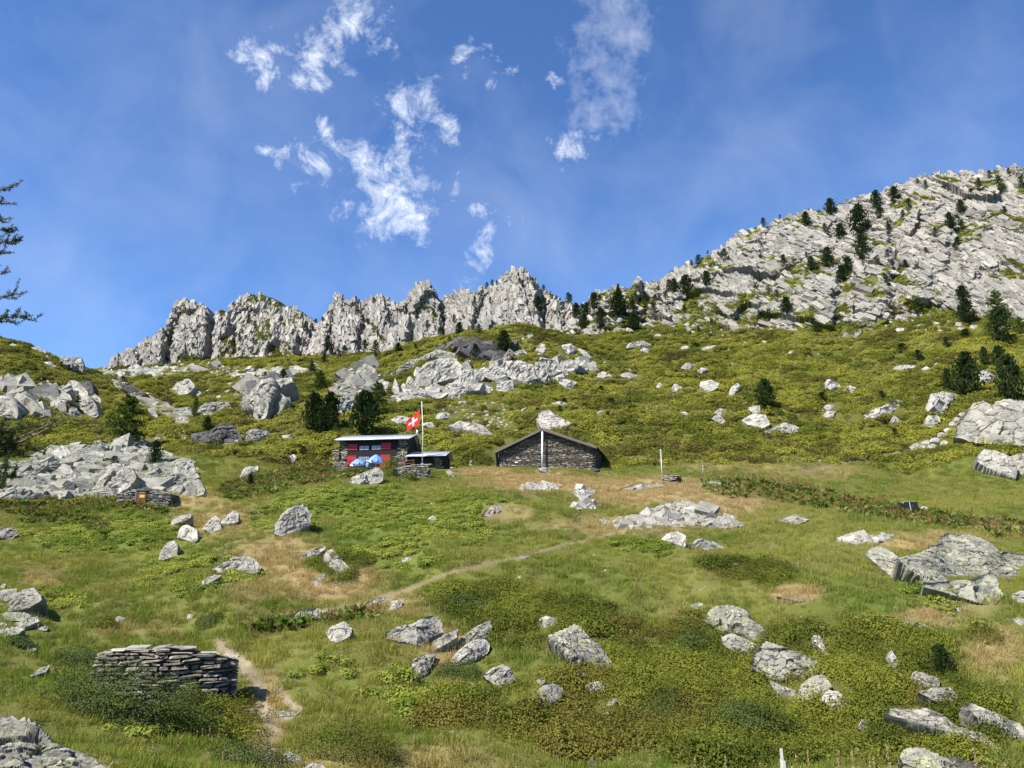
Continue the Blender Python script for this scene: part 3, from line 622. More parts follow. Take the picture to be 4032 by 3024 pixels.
# ------------------------------------------------------------------ rocks: outlines sighted in the photograph, each given its own body
STUFF_V, STUFF_F = [], []
ROCK_POLYS = []      # photo-pixel outlines, used to keep plants off the stone
def slope_at(x, y):
    e = 0.6
    return (float(base_h(x+e, y)-base_h(x-e, y))/(2*e), float(base_h(x, y+e)-base_h(x, y-e))/(2*e))
def rock(pts, label, name='boulder', cat='boulder', mat='rock', tilt=52, bulge=0.32, depth=0.8, rough=1.0, group=None, res=1.0, seed=None, strata=None, anchor=None, parent=None):
    """pts: photo pixels of the visible outline. The body stands on the ground at its lowest sighted edge."""
    pts = np.array(pts, float); seed = seed if seed is not None else int(pts[0, 0]*7+pts[0, 1]*13) % 9973
    pts = pts.mean(0)+(pts-pts.mean(0))*1.08; ROCK_POLYS.append(pts)
    r0 = np.random.default_rng(seed)
    yb = pts[:, 1].max(); xb = pts[pts[:, 1] > yb-0.25*(np.ptp(pts[:, 1])+1), 0].mean()
    low = pts[pts[:, 1] > pts[:, 1].min()+0.45*np.ptp(pts[:, 1])]
    if anchor is None:
        h = hit(xb, yb)
        if h is None: return None
        A = np.array(h); hs = [hit(x, y) for x, y in low]; hs = np.array([q for q in hs if q is not None and abs(q[1]-A[1]) < 0.2*A[1]])
        m = 0.0
        if len(hs) > 2 and np.ptp(hs[:, 0]) > 0.3:
            m = float(np.clip(np.polyfit(hs[:, 0], hs[:, 1], 1)[0], -0.7, 0.7))
        gx, gy = slope_at(A[0], A[1])
    else:
        A = np.array(at(xb, yb, anchor)); m = 0.0; gx, gy = 0, 0.3
    tl = max(math.radians(tilt), math.atan(max(gy, 0))+math.radians(13))
    hd = np.array((m, -1.0, 0)); hd /= np.linalg.norm(hd)
    nrm = hd*math.sin(tl) + np.array((0, 0, math.cos(tl)))
    e1 = np.cross((0, 0, 1.0), nrm); e1 /= np.linalg.norm(e1); e2 = np.cross(nrm, e1)
    q = []
    for X, Y in pts:
        u, e = ue(X, Y); d = np.array((u, 1, e)); t = ((A-np.array((0, 0, CZ)))@nrm)/(d@nrm)
        w = np.array((0, 0, CZ))+d*t-A; q.append((w@e1, w@e2))
    q = np.array(q); S = math.sqrt(max(np.ptp(q[:, 0])*np.ptp(q[:, 1]), 1e-4))/2
    ar = 0; c = np.zeros(2)
    for i in range(len(q)):
        k = q[i-1][0]*q[i][1]-q[i][0]*q[i-1][1]; ar += k; c += (q[i-1]+q[i])*k
    c = c/(3*ar) if abs(ar) > 1e-9 else q.mean(0)
    size_px = math.sqrt(np.ptp(pts[:, 0])*np.ptp(pts[:, 1]))/3.94
    M_ = int(np.clip(size_px*2.2*res, 14, 170)); NR = int(np.clip(size_px*0.75*res, 5, 48))
    th = np.linspace(0, 2*math.pi, M_, endpoint=False)
    R = np.zeros(M_)
    for i in range(len(q)):
        a = q[i-1]-c; b = q[i]-c; d = b-a
        for k in range(M_):
            dx, dy = math.cos(th[k]), math.sin(th[k]); det = dx*(-d[1])+dy*d[0]
            if abs(det) < 1e-12: continue
            t = (a[0]*(-d[1])+a[1]*d[0])/det; s_ = (dx*a[1]-dy*a[0])/det
            if t > 0 and -1e-6 <= s_ <= 1+1e-6: R[k] = max(R[k], t)
    R[R <= 0] = S*0.5
    R *= 1 + 0.05*rough*(r0.random(M_)-0.5)*2
    rho = 1-(1-np.linspace(0, 1, NR+1)[1:])**1.25
    V = [c[None]*0]; pl = [(0.0, 0.0)]
    rr = np.concatenate([[0], np.repeat(rho, M_)]); tt = np.concatenate([[0], np.tile(th, NR)]); RR = np.concatenate([[1], np.tile(R, NR)])
    px = rr*RR*np.cos(tt); py = rr*RR*np.sin(tt)
    sx = seed*1.37 % 50
    an = r0.uniform(-0.9, 0.9) if strata is None else math.radians(strata); ca, sa = math.cos(an), math.sin(an)
    ua = (px*ca+py*sa)/S; va = (-px*sa+py*ca)/S
    st = 1.5 if strata is None else 2.6
    h1, _ = facets(ua*0.85/1.1+sx, va*0.85*st/1.3+3, seed+1, 1.9)
    h2, e2_ = facets(ua*2.3+sx, va*2.3*st/1.2+7, seed+2, 1.9); h3, e3_ = facets(ua*5.5+sx, va*5.5*st/1.2+5, seed+3, 1.7)
    dome = (1-rr**5)**0.6
    pm = None
    for k in range(9):                                     # broken by a few flat fracture planes
        an_k = r0.uniform(0, 2*math.pi); sl = r0.uniform(.15, .75); pk_ = r0.uniform(.55, 1.25)*(.20+bulge) + sl*(ua*math.cos(an_k)+va/st*1.0*math.sin(an_k))
        pm = pk_ if pm is None else np.minimum(pm, pk_)
    pm = np.maximum(pm, -.12)
    hh = S*0.66*pm*(1-rr**9)**.6 + rough*S*(0.05*h1+0.11*h2+0.05*h3-0.05*np.exp(-e2_/0.05))*(1-rr**6)
    hh0 = 0.72*bulge*S*dome + rough*S*(0.42*h1+0.19*h2+0.08*h3-0.05*np.exp(-e2_/0.05))*(1-rr**6)
    W3 = A + np.outer(c[0]+px, e1) + np.outer(c[1]+py, e2) + np.outer(hh, nrm)
    hb = -nrm*0.55-np.array((0, 0, 0.2)) + np.array((0, 0.5, 0))
    last = W3[-M_:]; cen = A + c[0]*e1 + c[1]*e2
    back1 = cen + (last-cen)*0.93 + hb*S*depth*0.55
    back2 = cen + (last-cen)*0.72 + hb*S*depth*1.1
    if anchor is None:
        gz = ground(back2[:, 0], back2[:, 1], False)-0.25*S-0.05; back2[:, 2] = np.minimum(back2[:, 2], gz)
        gz1 = ground(back1[:, 0], back1[:, 1], False); lowm = back1[:, 2] < gz1+0.15*S; back1[lowm, 2] = np.minimum(back1[lowm, 2], gz1[lowm]-0.15*S-0.04)
    ctr = back2.mean(0)[None]
    Vt = np.concatenate([W3, back1, back2, ctr]); F = []
    for k in range(M_):
        k2 = (k+1) % M_; F.append((0, 1+k, 1+k2))
        for j in range(NR+1):
            a0 = 1+j*M_; F.append((a0+k, a0+M_+k, a0+M_+k2)); F.append((a0+k, a0+M_+k2, a0+k2))
        a0 = 1+(NR+1)*M_; F.append((a0+k, len(Vt)-1, a0+k2))
    if label is None:
        STUFF_V.append(Vt); STUFF_F.append(np.array(F)+sum(len(v) for v in STUFF_V[:-1])); return True
    org = np.array((cen[0], cen[1], A[2]))
    me_ = mesh_np(name, Vt-org, np.array(F), M[mat] if isinstance(mat, str) else mat, True); me_.set_sharp_from_angle(angle=math.radians(24))
    o = link(name, me_, parent, org)
    if parent is None: tag(o, label, cat, group)
    return o
def rk(reg, pts, label, **k): return rock([src(reg, a, b) for a, b in pts], label, **k)
LI, WH, DK = dict(mat='rock_lichen'), dict(mat='rock_white'), dict(mat='rock_dark')
OUT = dict(name='rock_outcrop', cat='outcrop', tilt=36, bulge=0.06, rough=1.4)
FLAT = dict(name='flat_rock', cat='flat rock', tilt=22, bulge=0.0, mat='slab')

# --- near slope, left third
rk('R6', [(1598,290),(1605,245),(1640,190),(1690,150),(1740,125),(1770,140),(1800,180),(1795,240),(1760,270),(1640,305)], 'big upright pale boulder with cracked top on the slope below the hut')
rk('R6', [(1035,320),(1055,260),(1085,245),(1140,275),(1145,320),(1130,345)], 'pale jagged rock in dry grass, middle of the row left of the big upright boulder', **WH)
rk('R6', [(1180,270),(1215,225),(1250,195),(1275,215),(1285,270),(1230,290)], 'turf-capped pale rock, left of the pair nearest the big upright boulder', **WH)
rk('R6', [(1280,235),(1360,165),(1385,180),(1380,225),(1330,248)], 'pale rock under turf, right of the pair nearest the big upright boulder', **WH)
rk('R6', [(990,250),(1005,215),(1105,180),(1110,200),(1040,240)], 'low pale rock ledge, topmost in the row left of the big upright boulder')
rk('R6', [(925,455),(935,410),(970,360),(1010,340),(1030,360),(1025,420)], 'smooth rounded grey boulder, lowest left of the big upright boulder')
rk('R6', [(1245,500),(1300,470),(1350,440),(1400,430),(1460,435),(1510,490),(1480,530),(1390,515),(1280,520)], 'broken pale outcrop in dry brown grass above the path', **OUT)
rk('R6', [(1170,605),(1180,570),(1240,540),(1290,540),(1230,575)], 'small narrow rock strip just below the broken outcrop in brown grass', **OUT)
rk('R6', [(1880,460),(1890,420),(1935,390),(1980,450),(2040,500),(2030,540),(1990,550),(1940,510)], 'craggy grey outcrop running down to the right beside a dark shrub patch', **OUT)
rk('R6', [(1730,440),(1790,400),(1880,370),(1890,385),(1800,450)], 'crumbly rock edge at the top left of the craggy outcrop by the dark shrub', **OUT)
rk('R6', [(1820,580),(1850,545),(1890,530),(1880,560),(1840,600)], 'small rock under the craggy outcrop in brown grass', **OUT)
rk('R6', [(0,685),(-30,640),(20,625),(90,618),(95,650),(40,690)], 'grey slab at the left picture edge, behind the dark leaning slab', **FLAT)
rk('R6', [(20,750),(60,690),(130,630),(190,615),(235,660),(230,690),(150,735),(60,752)], 'dark leaning ribbed slab at the left edge of the slope', strata=35, mat='slab')
rk('R6', [(-20,800),(30,755),(140,755),(180,775),(120,802)], 'flat slab at the left edge, topmost of the small slab heap', **FLAT)
rk('R6', [(60,832),(130,795),(210,780),(225,805),(130,847)], 'flat slab in the middle of the small slab heap at the left edge', **FLAT)
rk('R6', [(170,852),(230,825),(280,838),(270,860)], 'flat slab at the right end of the small slab heap at the left edge', **FLAT)
rk('R6', [(-30,865),(60,838),(140,850),(100,880),(-20,898)], 'flat slab at the bottom of the small slab heap at the left edge', **FLAT)
rk('R6', [(640,812),(690,775),(728,788),(700,812)], 'small pale stone beside a low green shrub on the left slope')
rk('R6', [(1085,792),(1090,765),(1125,768),(1112,792)], 'small white stone in the grass left of the path', **WH)
rk('R6', [(1218,802),(1290,793),(1255,808)], 'thin flat stone in the grass left of the path', **FLAT)
rk('R6', [(1890,870),(1940,835),(2010,820),(2040,850),(2030,890),(1960,930),(1920,915)], 'pale angular boulder below the flat slab by the path', **WH)
rk('R6', [(1665,797),(1730,750),(1840,730),(1890,750),(1960,765),(1850,792)], 'long flat pale slab lying along the path', **FLAT)
rk('R6', [(160,1132),(220,1085),(290,1058),(265,1100)], 'pale slab tip showing at the left end of the juniper mound', **FLAT)
rk('R6', [(-200,1400),(-60,1362),(60,1372),(150,1395),(230,1430),(260,1460),(300,1510),(350,1540),(450,1570),(540,1610),(640,1662),(700,1760),(300,1860),(-200,1860)], 'large ribbed grey boulder with yellow lichen in the bottom left corner', mat='rock_lichen', tilt=34, bulge=0.22, strata=-24, res=1.6)
rk('R6', [(-40,275),(40,262),(95,280),(100,298),(60,332),(-40,325)], 'pale flat-topped rock with shadowed front at the left picture edge')
rk('R6', [(1478,1280),(1510,1270),(1532,1295),(1500,1308)], 'pale stone lying in the trail right of the dry-stone wall')
rk('R6', [(1568,1348),(1660,1325),(1742,1330),(1722,1352),(1600,1362)], 'long flat dark-edged stone beside the trail right of the dry-stone wall', **FLAT)
rk('R6', [(1640,1612),(1650,1575),(1680,1565),(1750,1600),(1742,1622),(1680,1617)], 'white stone by the dark shrub at the bottom of the trail', **WH)
rk('R6', [(1755,1680),(1800,1632),(1870,1640),(1895,1665),(1880,1700)], 'white stone cut by the bottom picture edge near the trail', **WH)
rk('R6', [(1630,1152),(1665,1143),(1662,1162)], 'small pale stone at the upper bend of the trail')
rk('R6', [(118,977),(180,958),(217,968),(190,980)], 'thin pale stone under the small shrub at the left', **FLAT)
rk('R6', [(0,610),(20,585),(36,590),(24,612)], 'small pale stone at the far left edge above the dark leaning slab')
# --- near slope, middle third
rk('R7', [(180,727),(230,690),(300,670),(360,672),(330,702),(250,717)], 'second flat pale slab along the path, to the right of the long one', **FLAT)
rk('R7', [(340,737),(355,695),(418,683),(410,722),(380,747)], 'small white rock just below the second flat slab by the path', **WH)
rk('R7', [(315,900),(340,865),(400,840),(470,830),(540,790),(590,775),(640,810),(640,870),(590,890),(560,920),(520,950),(440,925)], 'wide pale sloping outcrop with pinkish edge in the middle of the near slope', name='rock_outcrop', cat='outcrop', tilt=42, bulge=0.2, mat='rock')
rk('R7', [(570,972),(600,920),(700,870),(737,850),(730,902),(620,968)], 'mossy grey rock between the wide outcrop and the two stacked lichen boulders', **OUT)
rk('R7', [(730,952),(760,905),(850,840),(915,808),(935,840),(915,912),(850,922),(780,957)], 'upper of two stacked yellow-lichened boulders on the near slope', mat='rock_lichen')
rk('R7', [(710,1032),(740,985),(830,920),(890,908),(920,935),(912,987),(850,1032),(740,1062)], 'lower, whiter of two stacked lichened boulders on the near slope', **WH)
rk('R7', [(475,1112),(490,1030),(560,1000),(612,1000),(590,1050),(560,1112),(500,1142)], 'broken outcrop with brown grass tufts below the wide sloping outcrop', **OUT)
rk('R7', [(890,1122),(940,1085),(1010,1058),(1050,1090),(1072,1142),(1000,1202),(950,1167)], 'grey pyramid-shaped boulder in green shrubs below the stacked boulders')
rk('R7', [(1265,917),(1340,880),(1420,838),(1450,848),(1500,900),(1580,970),(1627,1050),(1612,1082),(1500,1047),(1400,1062),(1360,990),(1300,942)], 'large wedge-shaped grey boulder with a diagonal crack in the middle heath', mat='rock_lichen', tilt=48, strata=-40, res=1.3)
rk('R7', [(1203,837),(1220,790),(1260,778),(1322,795),(1312,822),(1250,847)], 'small grey rock above the large wedge-shaped boulder')
rk('R7', [(1210,1267),(1203,1220),(1240,1183),(1300,1173),(1347,1195),(1342,1252),(1290,1297),(1240,1302)], 'round pale boulder standing alone in the lower heath', mat='rock_lichen', rough=0.35, bulge=0.6, tilt=62)
rk('R7', [(1475,1192),(1500,1170),(1550,1156),(1592,1175),(1582,1207),(1520,1227)], 'small white rock right of the round pale boulder', **WH)
rk('R7', [(1363,1237),(1380,1220),(1442,1240),(1452,1264),(1400,1262)], 'dark flat stone touching the right side of the round pale boulder', **FLAT)
rk('R7', [(1603,1292),(1640,1260),(1692,1253),(1692,1282),(1640,1302)], 'pale rock half sunk in heath, lower right of the round pale boulder')
rk('R7', [(1430,1112),(1460,1093),(1492,1105),(1482,1132)], 'small white stone under the large wedge-shaped boulder', **WH)
rk('R7', [(1195,1152),(1230,1138),(1257,1160),(1220,1177)], 'small grey stone above the round pale boulder')
rk('R7', [(1568,1347),(1620,1333),(1632,1357)], 'thin pale stone, lowest of the stones right of the round boulder')
rk('R7', [(805,1207),(810,1160),(830,1163),(852,1200),(825,1222)], 'narrow pale stone in dark shrubs left of the pyramid-shaped boulder')
rk('R7', [(1388,1457),(1420,1443),(1442,1457),(1415,1465)], 'small white stone in the dark green shrubs near the bottom', **WH)
rk('R7', [(878,192),(920,150),(970,128),(1012,160),(1002,197)], 'brownish rubble outcrop under a turf lip below the hut terrace', name='rock_outcrop', cat='outcrop', tilt=40, bulge=0.15, mat='rock_pink', rough=1.4)
rk('R7', [(548,212),(600,193),(622,215),(590,222)], 'small grey rock in lush grass below the terrace wall')
rk('R7', [(1073,437),(1100,423),(1152,430),(1130,442)], 'small pale stone on the diagonal path', **FLAT)
rk('R7', [(373,462),(430,435),(512,423),(502,442),(420,463)], 'thin grey ledge in lush grass above the diagonal path', **FLAT)
rk('R7', [(1930,332),(1960,300),(2020,288),(2062,310),(2060,372),(1990,352)], 'left whitish rock of the turf-capped pair below the broad summit outcrop', name='rock_outcrop', cat='outcrop', tilt=45, mat='rock_white')
rk('R7', [(1497,1642),(1510,1603),(1552,1620),(1547,1652)], 'small dark rock at the bottom edge in heath', mat='rock_dark')
rk('R7', [(690,1448),(730,1436),(762,1448),(720,1458)], 'small flat grey stone low in the middle grass', **FLAT)
# --- near slope, right third
rk('R8', [(1203,420),(1225,383),(1290,376),(1350,410),(1512,545),(1480,562),(1370,562),(1290,500)], 'left block of the big lichened slab rock, split off by a crack', mat='rock_lichen', tilt=46, strata=-38, res=1.3, bulge=0.02, rough=0.7)
rk('R8', [(1388,443),(1500,420),(1600,378),(1700,470),(1812,550),(1750,567),(1560,582),(1520,547)], 'middle block of the big lichened slab rock at the right', mat='rock_lichen', tilt=46, strata=-38, res=1.3, bulge=0.02, rough=0.7)
rk('R8', [(1590,373),(1650,358),(1650,320),(1690,303),(1780,308),(1850,323),(1920,358),(1960,398),(2114,418),(2190,480),(2150,562),(1980,562),(1820,557),(1700,467)], 'rounded top block of the big lichened slab rock at the right edge', mat='rock_lichen', tilt=48, strata=-30, res=1.4, bulge=0.02, rough=0.7)
rk('R8', [(1538,602),(1580,585),(1700,573),(1800,568),(1850,548),(1900,538),(1947,560),(1957,610),(1987,650),(1960,682),(1925,707),(1850,692),(1700,647)], 'tilted pale yellow-lichened block lying in front of the big slab rock', mat='rock_lichen', tilt=36, res=1.2, bulge=0.02, rough=0.7)
rk('R8', [(263,802),(290,750),(350,723),(430,723),(510,758),(522,800),(642,880),(610,912),(540,917),(470,882),(360,862)], 'lichened outcrop at the top of the rib running down the right heath', mat='rock_lichen', name='rock_outcrop', cat='outcrop', tilt=46, bulge=0.24, res=1.2)
rk('R8', [(358,902),(420,880),(500,920),(582,960),(560,1002),(480,1012),(380,952)], 'second block of the rib running down the right heath', mat='rock', tilt=46)
rk('R8', [(543,1072),(560,1000),(620,933),(700,958),(830,1008),(900,1038),(947,1100),(870,1142),(720,1147),(640,1132)], 'largest domed block of the rib running down the right heath', mat='rock_lichen', tilt=48, bulge=0.34, res=1.3)
rk('R8', [(798,1252),(820,1180),(880,1135),(940,1118),(992,1180),(950,1242),(860,1262)], 'block under the largest domed block of the right heath rib', mat='rock_lichen', tilt=50)
rk('R8', [(638,1148),(700,1180),(782,1210),(770,1252),(700,1252),(660,1200)], 'broken pale ledge left of the lower rib block in the right heath', **OUT)
rk('R8', [(928,1262),(980,1208),(1040,1223),(1102,1290),(1080,1332),(1010,1312)], 'lowest whitish block of the rib running down the right heath', mat='rock_white', tilt=48)
rk('R8', [(878,922),(890,888),(925,893),(972,990),(940,1002),(900,970)], 'small white rock in heath right of the domed rib block', **WH)
rk('R8', [(1328,990),(1350,978),(1387,1060),(1392,1097),(1365,1092)], 'narrow white rock strip in the heath left of the young pine', **WH)
rk('R8', [(1458,1142),(1480,1098),(1540,1113),(1612,1140),(1622,1182),(1560,1212),(1480,1182)], 'grey rock beside the young pine, top of the long right rib', tilt=46)
rk('R8', [(1508,1217),(1600,1198),(1680,1193),(1742,1250),(1800,1292),(1700,1292),(1590,1262)], 'middle block of the long rock rib below the young pine', tilt=40)
rk('R8', [(1768,1312),(1830,1288),(1900,1340),(2080,1398),(2130,1480),(2060,1482),(1900,1402)], 'lower end of the long rock rib at the right edge', tilt=38, strata=-25)
rk('R8', [(1338,1352),(1380,1313),(1450,1328),(1550,1318),(1620,1348),(1720,1420),(1850,1448),(1920,1510),(1962,1572),(1900,1572),(1750,1502),(1600,1442),(1450,1382)], 'long narrow grey slab slanting through heath at the lower right', mat='rock', tilt=38, strata=-25, bulge=0.25)
rk('R8', [(1408,1592),(1440,1548),(1540,1553),(1640,1598),(1742,1662),(1700,1760),(1450,1760)], 'pale lichened rock cut by the bottom edge at the lower right', mat='rock_lichen', tilt=42, res=1.2)
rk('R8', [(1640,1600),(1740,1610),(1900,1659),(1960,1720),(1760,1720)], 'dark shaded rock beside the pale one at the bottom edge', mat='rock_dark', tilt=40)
rk('R8', [(1148,1432),(1170,1378),(1222,1388),(1212,1432)], 'small pale rock at the foot of the right heath rib')
SUMMIT = True
rk('R8', [(170,372),(210,338),(300,338),(373,380),(290,398)], 'right whitish rock of the turf-capped pair below the broad summit outcrop', name='rock_outcrop', cat='outcrop', tilt=45, mat='rock_white')
rk('R8', [(398,477),(440,468),(462,490),(420,502)], 'small reddish stone lying on a green shrub cushion', mat='rock_pink')
rk('R8', [(203,612),(240,598),(302,620),(230,628)], 'small flat grey stone left of the yellow-green shrub cushion', **FLAT)
rk('R8', [(178,712),(220,698),(277,715),(200,742)], 'small pale stone above the top of the right heath rib', **FLAT)
rk('R8', [(1228,790),(1320,793),(1400,808),(1500,813),(1582,850),(1480,852),(1380,822)], 'crumbly white ledge under a tuft of dry grass in the right heath', name='rock_outcrop', cat='outcrop', tilt=36, mat='rock_white', rough=1.5)
rk('R8', [(2030,655),(2114,628),(2180,660),(2150,700),(2060,692)], 'grey rock at the right picture edge below the lichened block')
rk('R8', [(690,217),(780,188),(857,215),(790,247),(740,232)], 'flat pale slab at the left foot of the dock band', **FLAT)
rk('R8', [(678,662),(760,668),(890,687),(800,690)], 'thin grey ledge under a mound of dry grass', **FLAT)
rk('R8', [(1700,735),(1740,725),(1766,742),(1730,752)], 'small pale stone below the tilted lichened block', **FLAT)
rk('R8', [(2010,790),(2080,785),(2160,810),(2100,830)], 'flat grey stone at the right edge in dry grass', **FLAT)
# --- around the huts
rk('Z0', [(370,960),(440,900),(560,860),(640,820),(660,930),(690,990),(500,1010)], 'left half of the pale cracked boulder below the parasols', mat='rock_white')
rk('Z0', [(640,830),(700,790),(800,760),(870,755),(930,830),(930,930),(860,985),(700,1000),(660,930)], 'right half of the pale cracked boulder below the parasols', mat='rock')
rk('Z0', [(1950,800),(2010,785),(2080,830),(2090,890),(2000,880)], 'small grey boulder at the grassy edge right of the annex')
rk('Z0', [(1855,760),(1860,735),(1960,740),(2030,720),(2210,722),(2212,735),(2030,752)], 'long flat pale slab step between the annex and the barn', name='flat_rock', cat='flat rock', tilt=20, bulge=0.1, mat='rock_white')
rk('Z1', [(970,815),(1060,800),(1160,825),(1192,870),(1120,898),(1030,870)], 'pale foundation rock under the white post of the barn')
rk('Z1', [(1285,905),(1320,890),(1385,895),(1370,925),(1300,922)], 'small reddish stone in brown grass below the barn', mat='rock_pink')
rk('Z1', [(1910,850),(1960,815),(2040,840),(2060,870),(1980,880)], 'low grey rock at the right corner of the barn', mat='rock_dark')
rk('R5', [(45,852),(130,823),(240,818),(292,830),(150,857)], 'smooth flat grey outcrop in brown grass right of the barn', **FLAT)
rk('R5', [(430,822),(560,813),(692,825),(580,837)], 'long flat white slab at the left end of the dock band', name='flat_rock', cat='flat rock', tilt=22, bulge=0.1, mat='rock_white')
# --- right hillside
RH = dict(bulge=0.3)
rk('R5', [(480,300),(490,275),(540,268),(582,285),(572,312),(520,330)], 'rounded pale boulder with turf cap on the hillside above the barn roof right', **WH)
rk('R5', [(638,342),(650,305),(685,280),(697,310),(665,352)], 'upright pointed pale rock left of the lone hillside pine', **WH)
rk('R5', [(743,412),(800,403),(802,442),(760,452)], 'upper rock under the lone hillside pine', **WH)
rk('R5', [(708,482),(760,448),(830,453),(852,500),(810,522),(750,507)], 'largest pale boulder below the lone hillside pine', **WH)
rk('R5', [(808,542),(880,520),(930,498),(1002,515),(1002,542),(920,552)], 'long pale outcrop below and right of the lone hillside pine', **WH)
rk('R5', [(1118,432),(1160,398),(1212,403),(1180,428)], 'small pale ledge, upper of the pair right of the lone pine', **WH)
rk('R5', [(1133,467),(1160,433),(1202,433),(1197,467)], 'squarish pale rock, lower of the pair right of the lone pine', **WH)
rk('R5', [(1263,492),(1300,463),(1380,448),(1440,438),(1500,398),(1560,393),(1582,410),(1500,462),(1400,487),(1320,494)], 'long pale outcrop slanting up to the right on the right hillside', mat='rock_white', tilt=40, res=1.3)
rk('R5', [(1498,492),(1520,453),(1552,475),(1547,500)], 'small grey rock at the foot of the long slanting outcrop')
rk('R5', [(1693,432),(1720,348),(1780,333),(1872,350),(1862,387),(1790,422),(1792,452),(1730,442)], 'lichened whitish outcrop left of the big right-hand pines', mat='rock_white', res=1.2)
rk('R5', [(1678,507),(1700,458),(1750,453),(1767,490),(1720,522)], 'rounded boulder just left of the upper trail', mat='rock_lichen')
rk('R5', [(1858,562),(1870,500),(1950,398),(2000,383),(2050,410),(2060,388),(2120,373),(2212,383),(2290,450),(2290,612),(2120,602),(1960,592)], 'huge grey rock face with black streaks at the right edge beside the upper trail', name='rock_outcrop', cat='outcrop', mat='rock', tilt=62, bulge=0.12, rough=.55, res=1.3)
rk('R5', [(1958,692),(2000,638),(2060,648),(2140,678),(2172,740),(2160,792),(2080,762),(2000,722)], 'pale domed rock below the huge streaked rock face', mat='rock_white', res=1.2)
rk('R5', [(2140,680),(2212,658),(2270,700),(2250,775),(2180,762)], 'pale rock at the right edge below the huge streaked face', mat='rock')
rk('R5', [(1598,622),(1640,598),(1662,630),(1620,642)], 'grey boulder at the foot of the upper trail')
for i, (x, y, w, h) in enumerate([(1690,600,26,14),(1735,590,30,16),(1770,560,26,16),(1800,535,24,14),(1830,500,22,16),(1855,475,22,14),(1785,605,24,18),(1665,625,22,12),(1720,620,26,14),(1880,450,20,14)]):
    rk('R5', [(x-w,y+h*.5),(x-w*.6,y-h*.6),(x+w*.3,y-h),(x+w,y-h*.2),(x+w*.7,y+h*.8)], 'pale stone in the stony stretch of the upper trail', mat='rock_white', name='trail_stone', cat='stone', group='stones along the upper trail')
rk('R5', [(543,472),(580,448),(622,490),(600,502)], 'rounded rock, lower left of the rocks near the lone hillside pine')
rk('R5', [(558,442),(590,418),(622,430),(600,452)], 'small rock, upper left of the rocks near the lone hillside pine')
rk('R5', [(1513,207),(1540,188),(1620,188),(1652,210),(1580,220)], 'wide low white outcrop high on the right hillside', **WH)
rk('R5', [(1658,212),(1690,193),(1712,205),(1690,217)], 'small white rock just right of the wide low outcrop high on the hillside', **WH)
rk('R5', [(1728,190),(1745,172),(1770,174),(1750,188)], 'thin white slab above right of the wide low outcrop on the hillside', **WH)
rk('R5', [(1158,302),(1160,268),(1200,273),(1234,300),(1210,320),(1180,317)], 'blocky pale rock in the middle of the right hillside', **WH)
rk('R5', [(1238,322),(1280,298),(1322,310),(1290,332)], 'low pale rock just right of the blocky one on the hillside', **WH)
rk('R5', [(320,322),(350,288),(387,305),(360,330)], 'rounded pale rock left of the turf-capped boulder above the barn', **WH)
rk('R5', [(248,302),(270,276),(287,300),(265,312)], 'small pale rock at the far left of the row above the barn', **WH)
rk('R5', [(83,97),(110,73),(180,58),(222,80),(190,97)], 'pale ledge high above the barn near the cliff foot', **WH)
rk('R5', [(163,112),(180,93),(217,105),(212,120)], 'small pale rock under the ledge high above the barn', **WH)
rk('R5', [(378,202),(410,178),(462,183),(430,212)], 'greyish rock under a dark turf lip above the barn')
rk('R5', [(463,227),(490,198),(527,210),(490,234)], 'pale rock right of the turf-lipped rock above the barn', **WH)
rk('R5', [(48,242),(90,228),(142,245),(110,260)], 'flat pale rock left of the turf-lipped rock above the barn', **WH)
rk('R5', [(1968,227),(2020,218),(2062,260),(2052,282),(1990,272)], 'bright white rock between the big right-hand pines', **WH)
rk('R5', [(368,442),(400,433),(427,450),(390,454)], 'flat pale rock alone in the heath below the row above the barn', **WH)
rk('R5', [(370,95),(410,82),(430,98),(395,102)], 'pale rock left of a small shrub high above the barn', **WH)
rk('R5', [(480,100),(520,88),(566,78),(560,96),(500,106)], 'pale long rock right of a small shrub high above the barn', **WH)
